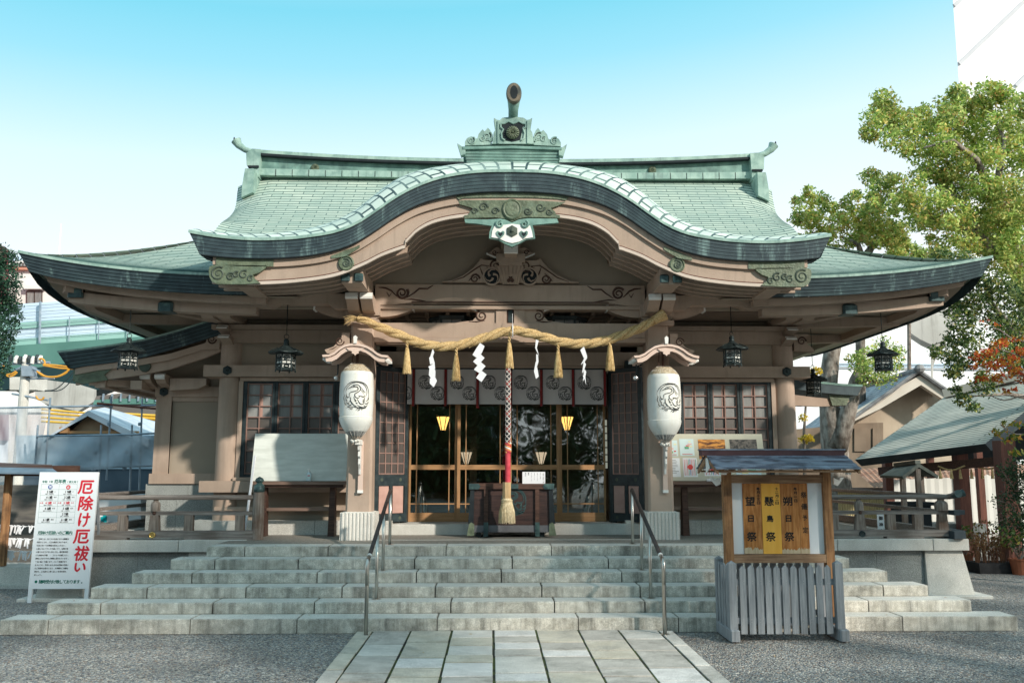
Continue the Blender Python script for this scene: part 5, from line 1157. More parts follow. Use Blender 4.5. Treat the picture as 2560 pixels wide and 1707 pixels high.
for i in range(420):
    a = r_.uniform(0, 6.283); q = r_.uniform(.9, 1.05); tf.tube([(xe+math.cos(a)*.08, YB+math.sin(a)*.08, zd-.05), (xe+math.cos(a)*.118*q, YB+math.sin(a)*.118*q, zd-hh*.55), (xe+math.cos(a+.1)*.128*q, YB+math.sin(a+.1)*.128*q, ze+r_.uniform(-.01, .03))], [.004, .005, .003], 3)
for z_ in (zd-.03, zd-.055): tf.tube([(xe+.083*math.cos(a), YB+.083*math.sin(a), z_) for a in [i*.3 for i in range(23)]], .011, 6)
M['straw_pale'] = mat('pale_straw', (.55, .42, .24, 1), (.80, .66, .44, 1), 60, .8, .5, 90, stretch=(1, 1, .3), rnd=.12)
tf.build('straw_tuft', M['straw_pale'], br)
# ------------------------------------------------------------------ offering box with its notice
YO_ = 3.36
box = thing('offering_box', (0, YO_+.3, ZF), 'dark stained wooden offering box with green bronze corners, below the bell rope', 'offering box')
a = MB(); xl, xr = X_(1170, 1330, YO_), X_(1388, 1330, YO_); zt_ = Z_(1277, 1222, YO_); z0_ = ZF+.085
a.prism([(xl+.05, z0_+.1), (xr-.05, z0_+.1), (xr-.07, zt_-.0), (xl+.07, zt_-.0)], YO_+.04, YO_+.62); a.build('box_body', M['boxwood'], box)
a = MB(); a.box(xl+.03, xr-.03, YO_+.02, YO_+.64, z0_, z0_+.11); a.build('base_board', mat('faded_grey_board', (.10, .10, .11, 1), (.15, .15, .16, 1), 4, .7), box)
a = MB(); a.box(xl-.02+.04, xr+.02-.04, YO_-.005, YO_+.05, zt_, zt_+.085); a.box(xl+.02, xr-.02, YO_+.60, YO_+.66, zt_, zt_+.085); a.box(xl+.02, xl+.09, YO_+.05, YO_+.6, zt_, zt_+.085); a.box(xr-.09, xr-.02, YO_+.05, YO_+.6, zt_, zt_+.085)
for i in range(9): a.prism([(YO_+.06+.06*i, zt_+.04), (YO_+.09+.06*i, zt_+.075), (YO_+.12+.06*i, zt_+.04)], xl+.09, xr-.09, 'x')
a.build('top_frame', M['darkwood'], box)
for s in (0, 1):
    a = MB(); x_ = xl+.29 if s == 0 else xr-.29; a.box(x_-.033, x_+.033, YO_, YO_+.04, z0_+.12, zt_); a.build('front_batten', M['darkwood'], box)
    a = MB(); a.box(x_-.037, x_+.037, YO_-.005, YO_+.045, ZF+.02, z0_+.16); a.build('bronze_foot', M['copperfit'], box)
    xx = xl if s == 0 else xr; sg = 1 if s == 0 else -1
    a = MB(); a.prism([(xx-sg*.02, ZF+.03), (xx+sg*.10, ZF+.03), (xx+sg*.10, z0_+.13), (xx+sg*.05, z0_+.16), (xx+sg*.015, z0_+.13)], YO_+.0, YO_+.06); a.build('corner_foot', M['olive'], box)
    a = MB(); a.prism([(xx+sg*.0, z0_+.13), (xx+sg*.09, z0_+.14), (xx+sg*.10, zt_-.01), (xx+sg*.035, zt_-.01)], YO_+.01, YO_+.62); a.build('side_post', M['seam'], box)
    a = MB(); a.prism([(xx+sg*.012, zt_-.003), (xx+sg*.17, zt_-.003), (xx+sg*.20, zt_+.04), (xx+sg*.17, zt_+.088), (xx+sg*.012, zt_+.088)], YO_-.012, YO_+.055); a.build('corner_mount', M['copperfit'], box)
    a = MB()
    for dx in (.0,): a.lathe([(.045, -.02), (.045, .02)], (x_+(-.12 if s == 0 else .08), YO_+.12, ZF+.045), 14, 0, 'y'); a.box(x_+(-.15 if s == 0 else .05), x_+(-.09 if s == 0 else .11), YO_+.09, YO_+.15, ZF+.05, ZF+.09)
    a.build('caster', M['black'], box)
a = MB(); crane(a, lambda u, v: ((xl+xr)/2+.035+u, YO_+.034, z0_+.48+v), .20, .13, 0, True); a.build('crane_crest', M['copperfit'], box)
a = MB(); a.cbox((xl+xr)/2-.11, (xl+xr)/2+.11, YO_-.012, YO_-.006, zt_+.004, zt_+.082, .003); a.build('middle_mount', M['copperfit'], box)
nb_ = thing('notice_card', (X_(1333, 1210, YO_+.1), YO_+.1, zt_+.09), 'small white notice with vertical writing, standing on the offering box', 'notice')
a = MB(); nx0, nx1 = X_(1306, 1200, YO_+.1), X_(1363, 1200, YO_+.1); nz1 = Z_(1333, 1179, YO_+.1); a.box(nx0, nx1, YO_+.1, YO_+.11, zt_+.085, nz1); a.build('card', M['paper'], nb_)
a = MB(); o_ = Vector((nx0, YO_+.1, zt_+.09)); ux = Vector((1, 0, 0)); uz = Vector((0, 0, 1)); Wn, Hn = nx1-nx0, nz1-zt_-.09
for ci, (tx, sz) in enumerate((('二拝二拍手一拝', .022), ('神前にて御参拝', .013), ('お願い申し上げます', .013), ('鈴を鳴らしてから', .013), ('静かにお参りください', .013), ('賽銭', .02), ('御神前', .018))):
    for j, ch in enumerate(tx): put(a, ch, o_, ux, uz, Wn*(.92-.13*ci), Hn*.88-j*sz*1.15, sz)
a.build('lettering', M['faintink'], nb_)
# ------------------------------------------------------------------ paper lanterns on the pillars, each under its own little roof
M['lpaper'] = mat('lantern_paper', (.66, .66, .62, 1), (.76, .76, .72, 1), 2.5, .5, .0, c3=(.58, .50, .36, 1), s3=3, f3=.5, streak=((.55, .45, .28, 1), 9, .6), spec=.5)
M['lbrown'] = mat('stained_lantern_top', (.32, .24, .15, 1), (.55, .46, .33, 1), 14, .5, .3, 40, stretch=(3, 3, .5), spec=.5)
M['lgrey'] = mat('grey_lantern_foot', (.12, .12, .12, 1), (.34, .34, .33, 1), 24, .4, stretch=(3, 3, .2), spec=.5)
M['film'] = mat('clear_plastic_gather', (.55, .52, .46, 1), (.75, .72, .66, 1), 30, .25, .5, 50, spec=.6)
for s in (-1, 1):
    xl_ = X_(891 if s < 0 else 1660, 1000, 2.62); side = 'left' if s < 0 else 'right'; yl_ = 2.62
    lan = thing('paper_lantern', (xl_, yl_, 3.0), 'tall white paper lantern with a black crane crest, hanging on the %s porch pillar' % side, 'paper lantern', 'crane lanterns on the porch pillars')
    zt_l = Z_(891, 912 if s < 0 else 917, yl_); zb_l = Z_(891, 1090 if s < 0 else 1098, yl_)
    mb = MB(); prof = []; nn = 60
    def rad(t):
        # t 0 top..1 bottom
        if t < .16: return lerp(.13, .255, math.sin(t/.16*math.pi/2))
        if t > .74: return lerp(.262, .105, (1-math.cos((t-.74)/.26*math.pi/2))**1.0)
        return .255+.012*math.sin((t-.16)/.58*math.pi)
    H_ = zt_l-zb_l
    ztop = zt_l-.0
    for zone, (ta, tb_), m_, nmn in (('top', (0.0, .10), 'lbrown', 'lantern_top'), ('mid', (.10, .94), 'lpaper', 'paper_body'), ('low', (.94, 1.0), 'lgrey', 'lantern_foot')):
        mb = MB(); prof = []; k_ = max(6, int(44*(tb_-ta)))*2
        for i in range(k_+1):
            t = lerp(ta, tb_, i/k_); ri = .0028*(1 if i % 2 else -1) if zone == 'mid' else 0; prof.append((rad(t)+ri, zt_l-H_*t))
        prof = prof[::-1]
        mb.lathe(prof, (xl_, yl_, 0), 40); mb.build(nmn, M[m_], lan, smooth=True, angle=60)
    ge = MB()
    rz = random.Random(11+s)
    for i in range(34):
        a = i/34*6.283; t0 = rz.uniform(.10, .15); ge.tube([(xl_+(rad(0)-.03)*math.cos(a), yl_+(rad(0)-.03)*math.sin(a), zt_l+.015), (xl_+rad(.05)*1.01*math.cos(a+.05), yl_+rad(.05)*1.01*math.sin(a+.05), zt_l-H_*.05), (xl_+rad(t0)*1.008*math.cos(a+.08), yl_+rad(t0)*1.008*math.sin(a+.08), zt_l-H_*t0)], [.003, .0025, .001], 4)
    for i in range(16):
        a = i/16*6.283; ge.tube([(xl_+rad(.88)*1.01*math.cos(a), yl_+rad(.88)*1.01*math.sin(a), zt_l-H_*.88), (xl_+rad(.97)*1.02*math.cos(a), yl_+rad(.97)*1.02*math.sin(a), zt_l-H_*.97), (xl_+.03*math.cos(a), yl_+.03*math.sin(a), zb_l-.07)], [.002, .004, .006], 4)
    for i in range(9):
        a = i/9*6.283; ge.lathe([(.001, -.03), (.026, -.012), (.028, .01), (.001, .025)], (xl_+.055*math.cos(a), yl_+.055*math.sin(a), zb_l-.085+.01*(i % 3)), 8)
    ge.build('plastic_wrap', M['film'], lan, smooth=True)
    cc = MB(); ang0 = R(5) if s < 0 else R(6)
    zc_ = Z_(895, 989 if s < 0 else 992, yl_-.26)
    def fm(a, b, xl_=xl_, zc_=zc_, sx=(.035 if s < 0 else .05)):
        th = (a+sx)/.27; return (xl_+.2735*math.sin(th), yl_-.2735*math.cos(th), zc_+b)
    crane(cc, fm, .212, .048); cc.build('crane_crest', M['ink'], lan)
    # little roof above
    rf_ = thing('lantern_hood', (s*px0, 2.7, 3.95), 'small curved pale wooden roof above the %s paper lantern' % side, 'lantern roof', 'little roofs over the paper lanterns')
    oxp, oyp = (800, 720) if s < 0 else (1260, 720)
    top = [(25, 768), (100, 765), (160, 740), (220, 690), (280, 655), (340, 640), (405, 637), (470, 645), (540, 665), (600, 700), (660, 745), (710, 768), (782, 775)] if s < 0 else [(1500, 778), (1560, 775), (1620, 750), (1680, 705), (1740, 668), (1800, 652), (1880, 645), (1940, 650), (2010, 668), (2070, 700), (2130, 745), (2190, 772), (2253, 785)]
    hw = .70*.5
    tl_ = [P(oxp+a*K1, oyp+b*K1, 2.36) for a, b in top]; mid_ = sum(p.x for p in (tl_[0], tl_[-1]))/2
    tops_ = [(p.x, p.z) for p in tl_]
    def low(d): return [(mid_+(x-mid_)*(1-d*.5), z-d) for x, z in tops_]
    mb = MB(); mb.band(tops_, low(.035), 2.36, 2.98); mb.build('roof_board', M['pinkwood'], rf_)
    mb = MB(); l1 = [(mid_+(x-mid_)*.93, z) for x, z in low(.037)]; l2 = [(mid_+(x-mid_)*.90, z-.068) for x, z in low(.035)]; 
    l2[5:8] = [(x, z+.0) for x, z in l2[5:8]]; mb.band(l1, l2, 2.39, 2.43); l3 = [(mid_+(x-mid_)*.99, z-.004) for x, z in low(.035)]; mb.band(l1, l2, 2.86, 2.9); mb.build('gable_board', M['pinkwood'], rf_)
    mb = MB(); cxm = mid_; zt2 = l2[6][1]
    mb.prism([(cxm-.14, zt2+.03), (cxm+.14, zt2+.03), (cxm+.10, zt2-.005), (cxm+.05, zt2-.02), (cxm+.055, zt2-.05), (cxm+.02, zt2-.06), (cxm, zt2-.085), (cxm-.02, zt2-.06), (cxm-.055, zt2-.05), (cxm-.05, zt2-.02), (cxm-.10, zt2-.005)], 2.37, 2.392); mb.build('pendant', M['pinkwood'], rf_)
    for i in range(5):
        for e_ in (0, 1):
            mb = MB(); q = low(.04)[0 if e_ == 0 else -1]; mb.box(q[0]-.02, q[0]+.05 if e_ == 0 else q[0]+.02, 2.45+.1*i, 2.49+.1*i, q[1]-.035, q[1]) if e_ == 0 else mb.box(q[0]-.05, q[0]+.02, 2.45+.1*i, 2.49+.1*i, q[1]-.035, q[1])
            mb.build('rafter_end', M['white'], rf_)
    mb = MB(); q = tops_[6]; mb.prism([(mid_-.022, q[1]), (mid_+.022, q[1]), (mid_+.03, q[1]+.10), (mid_, q[1]+.125), (mid_-.03, q[1]+.10)], 2.34, 2.37); mb.box(mid_-.02, mid_+.02, 2.37, 2.98, q[1], q[1]+.05, 1); mb.build('ridge_piece', [M['white'], M['pinkwood']], rf_)
    mb = MB(); mb.tube([(xl_, 2.62, zt_l), (xl_, 2.64, zt2+.1)], .02, 8); mb.tube([(xl_-.04, 2.6, zt_l), (xl_-.08, 2.6, zt_l+.07), (xl_-.06, 2.62, zt2)], .008, 5); mb.build('hanger', M['darkwood'], rf_)
    mb = MB(); xx = xl_+(.012); zb2 = Z_(891, 1232, 2.9); zt3 = Z_(891, 1115, 2.9)
    wb_ = thing('lantern_bracket', (xx, 2.93, zb2), 'carved white and pale wood bracket below the %s paper lantern' % side, 'bracket', 'brackets under the paper lanterns')
    mb.box(xx+.0, xx+.075, 2.91, 2.955, zb2+.03, zt3+.08); mb.build('back_plate', M['pinkwood'], wb_)
    mb = MB(); mb.box(xx-.005, xx+.08, 2.90, 2.957, zb2, zb2+.045); mb.build('bracket_foot', M['white'], wb_); mb = MB(); mb.cbox(xx-.02, xx+.06, 2.60, 2.92, zt3+.02, zt3+.10, .01)
    mb.prism([(2.90, zt3+.02), (2.68, zt3+.02), (2.70, zt3-.06), (2.75, zt3-.08), (2.74, zt3-.16), (2.79, zt3-.2), (2.78, zt3-.28), (2.84, zt3-.36), (2.86, zt3-.44), (2.90, zt3-.44)], xx+.015, xx+.045, 'x'); mb.build('carved_stay', M['white'], wb_)
    # small spot lamp beside it
    sp = thing('spot_lamp', (s*px0-.32 if s < 0 else px0-.32, 2.8, 3.3), 'small silver spot lamp beside the %s lantern' % side, 'spot lamp', 'spot lamps by the lanterns')
    q = P(841, 945, 2.8) if s < 0 else P(1588, 945, 2.8)
    mb = MB(); mb.tube([(q.x+.02, 2.8, q.z+.22), (q.x+.02, 2.8, q.z+.06)], .012, 6); mb.tube([(q.x+.02, 2.8, q.z+.06), (q.x-.005, 2.78, q.z+.02)], .01, 6); mb.build('stem', M['black'], sp)
    mb = MB(); mb.lathe([(.001, -.045), (.03, -.035), (.042, -.01), (.036, .02), (.022, .045), (.001, .05)], (q.x, 2.78, q.z), 14, 0, 'y' if s < 0 else 'x'); mb.build('lamp_head', mat('polished_metal', (.75, .75, .75, 1), (.8, .8, .8, 1), 5, .2, metal=.9), sp, smooth=True)
# ------------------------------------------------------------------ hanging bronze lanterns
def hanging_lantern():
    t = thing('hanging_lantern', (0, 0, 0)); r = .175; h = .30
    a = MB(); rows = []
    for k_, (rr, z) in enumerate(((.335, 0.0), (.33, .012), (.24, .05), (.14, .105), (.075, .15), (.05, .165))):
        rw = []
        for i in range(24):
            an = 2*math.pi*i/24; c_ = abs(math.cos(3*an)); f = 1.0 if k_ < 1 else 1
            rad_ = rr*(1-.10*(1-c_)) if k_ < 4 else rr; rw.append((rad_*math.cos(an), rad_*math.sin(an), z+(.022*c_**4 if k_ < 2 else 0)))
        rows.append(rw+[rw[0]])
    a.grid(rows); a.grid([[(p[0]*.98, p[1]*.98, p[2]-.012) for p in rows[0]], rows[0]]); a.grid([[(.16*math.cos(2*math.pi*i/24), .16*math.sin(2*math.pi*i/24), -.005) for i in range(25)], [(p[0]*.98, p[1]*.98, p[2]-.012) for p in rows[0]]])
    for k in range(6):
        an = math.pi/3*k; a.tube([(.30*math.cos(an), .30*math.sin(an), .04), (.15*math.cos(an), .15*math.sin(an), .11)], .010, 5)
    a.build('lantern_roof', M['bronze'], t, local=True)
    a = MB(); a.lathe([(.05, .16), (.062, .185), (.04, .20), (.055, .23), (.045, .27), (.001, .295)], (0, 0, 0), 12); a.tube([(.045*math.sin(q_), 0, .325+.045*math.cos(q_)) for q_ in [i*.4 for i in range(17)]], .007, 5); a.build('finial', M['bronze'], t, local=True, smooth=True)
    a = MB(); a.lathe([(r*.93, -h+.01), (r*.95, -.015)], (0, 0, 0), 6); a.build('paper_lining', M['pane_l'], t, local=True)
    a = MB()
    for k in range(6):
        an = math.pi/3*k; a2 = an+math.pi/3; p, q = Vector((r*math.cos(an), r*math.sin(an), 0)), Vector((r*math.cos(a2), r*math.sin(a2), 0))
        a.tube([p+Vector((0, 0, -h-.02)), p+Vector((0, 0, 0))], .014, 5)
        for z, w_ in ((-.012, .014), (-.095, .007), (-.14, .010), (-.205, .012), (-h+.01, .016)): a.tube([p+Vector((0, 0, z)), q+Vector((0, 0, z))], w_, 4)
        m3 = (p+q)/2; u = (q-p).normalized(); n_ = m3.normalized()
        if k % 2 == 1 or k == 4:
            for rr in (.05, .025): a.tube([m3*1.02+u*rr*math.cos(w_)+Vector((0, 0, -.09+rr*math.sin(w_))) for w_ in [i*.45 for i in range(15)]], .007, 4)
        else: a.tube([m3+Vector((0, 0, -.02)), m3+Vector((0, 0, -.14))], .006, 4)
        a.tube([m3+Vector((0, 0, -.14)), m3+Vector((0, 0, -.2))], .006, 4)
        # leaf-shaped opening below
        a.tube([m3*1.01+u*.045*math.cos(w_)+Vector((0, 0, -.245+.022*math.sin(w_))) for w_ in [i*.45 for i in range(15)]], .011, 4)
        a.tube([p*1.03+Vector((0, 0, -h-.01)), p*1.06+Vector((0, 0, -h-.055))], [.018, .012], 5)
    a.lathe([(r*1.06, -h-.02), (r*1.08, -h), (r*1.0, -h+.012)], (0, 0, 0), 6); a.build('lantern_cage', M['bronze'], t, local=True)
    return t
M['pane_l'] = mat('lantern_lining', (.5, .5, .47, 1), (.6, .6, .56, 1), 6, .6)
hl0 = hanging_lantern()
specs = [((321, 880), 2.95, 749, 'six-sided bronze lantern hanging under the far left corner of the eaves', (338, 0)), ((715, 884), 2.92, 757, 'bronze lantern hanging left of the porch, above the grey board', (715, 0)), ((1830, 874), 2.92, 768, 'bronze lantern hanging right of the porch, above the notice posters', (1826, 0)), ((2208, 888), 2.95, 758, 'six-sided bronze lantern hanging under the far right corner of the eaves', (2202, 0)), ((2033, 952), 5.1, 870, 'smaller looking bronze lantern half hidden behind the right column', (2026, 0))]
for i, ((a, b), Y_, ct, lab, (cx_, _)) in enumerate(specs):
    o = hl0 if i == 0 else copy_tree(hl0)
    q = P(a, b, Y_); o.location = q; o.rotation_euler = (0, 0, (.08, .35, .5, -.1, .25)[i]); tag(o, lab, 'hanging lantern', 'bronze lanterns hung from the eaves')
    k_ = (.82, .85, .80, .78, .80)[i]; o.scale = (k_, k_, k_)
    ch = MB(); zt_c = Z_(a, ct, Y_) if i < 4 else 4.72; z_ = .37
    zz = (zt_c-q.z)/k_
    # chain: small alternating links below, rod above
    z = z_
    while z < min(zz, z_+.30):
        ch.tube([(.010*math.cos(w_) if int(z*100) % 2 else 0, 0 if int(z*100) % 2 else .010*math.cos(w_), z+.018*math.sin(w_)) for w_ in [j*.7 for j in range(10)]], .004, 4); z += .03
    ch.tube([(0, 0, min(zz-.02, z_+.28)), (0, 0, zz)], .009, 6)
    ch.build('chain', M['bronze'], o, local=True)
UX, UZ = Vector((1, 0, 0)), Vector((0, 0, 1))
# ------------------------------------------------------------------ steel handrails
for s in (-1, 1):
    hr = thing('handrail', (s*1.80, .8, 0), 'brushed steel handrail with dark grip, on the %s half of the steps' % ('left' if s < 0 else 'right'), 'handrail', 'handrails on the steps')
    x = s*1.80
    posts = [(-.30, .03, .86), (.62, .324, None), (1.28, .612, None), (2.06, ZF, 1.70)]
    def zr(y): return lerp(.93, 1.70, (y+.18)/(2.06+.18))
    mb = MB(); mb.tube([(x, -.30, .03), (x, -.30, .84), (x, -.275, .895), (x, -.20, .925)], .024, 12); mb.tube([(x-.0, -.315, .62), (x, -.325, .86), (x, -.29, .91), (x, -.15, .94)], .021, 12); mb.build('lower_post', M['steel'], hr, smooth=True)
    for (y, z0, z1) in posts[1:]:
        mb = MB(); mb.tube([(x, y, z0), (x, y, zr(y)-.01)], .022, 12); mb.build('post', M['steel'], hr, smooth=True)
    for (y, z0, z1) in posts:
        mb = MB(); mb.lathe([(.06, z0+.001), (.06, z0+.005), (.026, z0+.009)], (x, y, 0), 20); mb.build('foot_plate', M['steel'], hr)
    mb = MB(); mb.tube([(x, -.12, zr(-.12)+.0), (x, 1.9, zr(1.9)), (x, 2.04, zr(2.05)), (x, 2.075, zr(2.05)-.03)], .027, 12); mb.build('grip', M['grip'], hr, smooth=True)
    mb = MB(); mb.tube([(x, -.145, zr(-.145)), (x, -.115, zr(-.115))], .029, 12); mb.build('collar', M['white'], hr)
# ------------------------------------------------------------------ wooden balustrades on the podium
YB_ = 3.05
def zb(y): return Z_(400, y, YB_)
for s in (-1, 1):
    bl = thing('balustrade', (s*5.5, YB_, ZF), 'weathered grey wooden balustrade on the %s wing of the podium' % ('left, beside the white sign' if s < 0 else 'right, with dark bronze beam ends'), 'balustrade', 'balustrades on the podium')
    xi_, xo_ = (4.02, 7.1)
    if s > 0: xi_ = 4.02
    mb = MB(); mb.tube([(s*xi_, YB_, zb(1243)), (s*(xo_+.0), YB_, zb(1243)), (s*(xo_+.12), YB_, zb(1243)+.015), (s*(xo_+.22), YB_, zb(1243)+.05)], [.038, .038, .04, .045], 12); mb.build('top_rail', M['rail_h'], bl, smooth=True)
    mb = MB(); mb.tube([(s*xo_, YB_-.25, zb(1243)+.06), (s*xo_, YB_-.1, zb(1243)+.02), (s*xo_, YB_+.1, zb(1243)), (s*xo_, 8.8, zb(1243))], [.05, .042, .038, .038], 12); mb.build('side_rail', M['rail_h'], bl, smooth=True)
    mb = MB(); mb.box(*sorted((s*xi_, s*(xo_+.2))), YB_-.04, YB_+.04, zb(1287), zb(1277.5)); mb.build('middle_rail', M['rail_h'], bl)
    mb = MB(); mb.box(*sorted((s*(xo_-.04), s*(xo_+.04))), YB_+.05, 8.8, zb(1287), zb(1277.5)); mb.box(*sorted((s*(xo_-.07), s*(xo_+.07))), YB_+.09, 8.8, zb(1347)+.01, zb(1326)); mb.build('side_beam', M['rail_h'], bl)
    mb = MB(); mb.box(*sorted((s*xi_, s*(xo_+.1))), YB_-.07, YB_+.07, zb(1346)+.02, zb(1326)); mb.box(*sorted((s*xi_, s*(xi_+1.1))), YB_-.07, YB_+.07, ZF, zb(1346)+.02); mb.box(*sorted((s*(xi_+2.0), s*(xi_+2.6))), YB_-.07, YB_+.07, ZF, zb(1346)+.02); mb.build('bottom_beam', M['rail_h'], bl)
    def strut(nm, x, w0, w1, z0, z1, m_='rail_v'):
        mb = MB(); x *= s; mb.prism([(x-w0/2, z0), (x+w0/2, z0), (x+w1/2, z1), (x-w1/2, z1)], YB_-.05, YB_+.05); mb.build(nm, M[m_], bl)
    zA, zB, zC = zb(1326), zb(1287), zb(1277.5)
    px_m = [5.62, 6.98] if s < 0 else [5.62, 6.98]
    for x in px_m[:1]+([6.96] if s > 0 else []):
        strut('baluster', x, .165, .125, zA, zB)
        mb = MB(); r_ = .07 if x < 6.5 else .10
        mb.lathe([(r_, zC), (r_*1.05, zC+.08), (r_*.95, zC+.13), (r_*.55, zC+.155), (r_*.5, zC+.175), (r_*.85, zb(1249)+.005)], (s*x, YB_, 0), 16); mb.build('cushion_post', M['rail_v'], bl, smooth=True, angle=50)
    for x in ([5.08, 6.12, 4.28] if s < 0 else [6.12, 6.56, 5.2, 4.5]): strut('short_strut', x, .135, .13, zA, zB)
    mb = MB(); mb.lathe([(.05, 0), (.05, -.02), (.04, -.03), (.025, -.02), (.001, -.02)], (s*5.62, YB_-.07, (zA+zb(1346))/2), 16, 0, 'y'); mb.build('boss', M['gold'] if s < 0 else M['bronze'], bl)
    mb = MB(); mb.lathe([(.028, 0), (.028, -.01), (.001, -.02)], (s*5.62, YB_-.04, (zB+zC)/2), 12, 0, 'y'); mb.build('pin', M['darkwood'], bl)
    # newel beside the steps, with a bronze onion finial
    def newel(x, y, parent, nm='newel_post'):
        mb = MB(); mb.lathe([(.092, ZF), (.09, 1.3), (.082, 1.655)], (x, y, 0), 20); nw = mb.build(nm, M['rail_v'], parent, smooth=True, angle=50)
        mb = MB(); mb.lathe([(.086, 1.64), (.088, 1.70), (.08, 1.712), (.083, 1.725), (.078, 1.74), (.058, 1.765), (.042, 1.775), (.04, 1.785), (.062, 1.80), (.07, 1.825), (.055, 1.855), (.02, 1.875), (.001, 1.885)], (x, y, 0), 18); mb.build('finial', M['copperfit'], nw, smooth=True)
    newel(s*4.0, YB_, bl)
    if s < 0: newel(-7.0, 7.2, bl)
    if s > 0:
        mb = MB(); mb.tube([(7.24, YB_, zb(1243)+.03), (7.34, YB_, zb(1243)+.065)], [.046, .062], 14); mb.tube([(7.1, YB_-.16, zb(1243)+.03), (7.1, YB_-.30, zb(1243)+.06)], [.05, .062], 14); mb.build('rail_cap', M['copperfit'], bl)
        mb = MB(); mb.box(7.08, 7.32, YB_-.044, YB_+.044, zb(1288), zb(1276.5)); mb.box(7.056, 7.144, YB_-.22, YB_-.045, zb(1288), zb(1276.5)); mb.build('rail_cap', M['fascia_plain'], bl)
        mb = MB(); mb.prism([(7.02, ZF+.01), (7.27, ZF+.01), (7.27, zb(1328)), (7.14, zb(1324)), (7.02, zb(1328))], YB_-.1, YB_+.09); mb.box(7.02, 7.2, YB_-.25, YB_-.1, ZF+.01, zb(1328)); mb.build('beam_cap', M['fascia_plain'], bl)
# ------------------------------------------------------------------ tables under the windows, boards and small things on them
for s in (-1, 1):
    sd_ = 'left' if s < 0 else 'right'
    t = thing('stand_table', (s*3.5, 3.8, ZF), 'long dark wooden table under the %s windows, with a lower bar' % sd_, 'table', 'tables under the windows')
    mb = MB(); a, b = sorted((s*2.72, s*4.27)); mb.box(a, b, 3.62, 3.98, 1.745, 1.80); mb.build('table_top', M['benchwood'], t)
    mb = MB(); mb.box(a+.05, b-.05, 3.66, 3.70, 1.70, 1.744); mb.build('apron', M['darkwood'], t)
    for x in (s*2.96, s*4.1):
        mb = MB(); mb.box(x-.055, x+.055, 3.70, 3.92, ZF, 1.70, 0, .01, .05); mb.build('leg', M['darkwood'], t)
    mb = MB(); a, b = sorted((s*2.98, s*4.2)); mb.box(a, b, 3.77, 3.84, 1.31, 1.36); mb.build('lower_bar', M['benchwood'], t)
def leaning(name, lab, cat, x0, x1, z0, z1, m_, y0=3.74, y1=3.93, shx=0):
    t = thing(name, ((x0+x1)/2, y0, z0), lab, cat)
    mb = MB(); th = .02
    v = [(x0, y0, z0), (x1, y0, z0), (x1+shx, y1, z1), (x0+shx, y1, z1)]; v2 = [(a, b+th, c) for a, b, c in v]
    mb.add(v+v2, [(0, 1, 2, 3), (7, 6, 5, 4), (0, 4, 5, 1), (1, 5, 6, 2), (2, 6, 7, 3), (3, 7, 4, 0)]); mb.build('panel', m_, t)
    o = Vector((x0, y0, z0)); uz = Vector((0, y1-y0, z1-z0)); return t, o, UX, uz.normalized(), x1-x0, uz.length
t, o, ux, uz, W_, H_ = leaning('blank_board', 'large blank grey white board leaning on the left table', 'board', -4.33, -2.74, 1.805, 2.60, M['boardgrey'])
t, o, ux, uz, W_, H_ = leaning('poster_board', 'beige board with posters and photographs leaning on the right table', 'poster board', 2.72, 4.36, 1.805, 2.60, M['beige'])
def rect(mb, o, ux, uz, a0, a1, b0, b1, mi=0, off=.003):
    n = ux.cross(uz).normalized(); mb.add([tuple(o+ux*a+uz*b+n*off) for a, b in ((a0, b0), (a1, b0), (a1, b1), (a0, b1))], [(0, 1, 2, 3)], mi)
def cmat(n, c, r=.6): return mat(n, tuple(c)+(1,), tuple(min(1, x*1.06) for x in c)+(1,), 5, r)
M['ylw'] = cmat('poster_yellow', (.75, .68, .35)); M['lblue'] = cmat('poster_pale_blue', (.55, .68, .68)); M['ppink'] = cmat('poster_pink', (.7, .42, .4)); M['pred'] = cmat('poster_red', (.6, .06, .05)); M['photo_d'] = mat('photo_dark', (.02, .02, .02, 1), (.16, .14, .12, 1), 22, .4, contrast=.25); M['photo_o'] = mat('photo_orange', (.10, .03, .01, 1), (.75, .32, .06, 1), 9, .4, stretch=(1, 1, 4), contrast=.2); M['pgrn'] = cmat('poster_green', (.12, .35, .2))
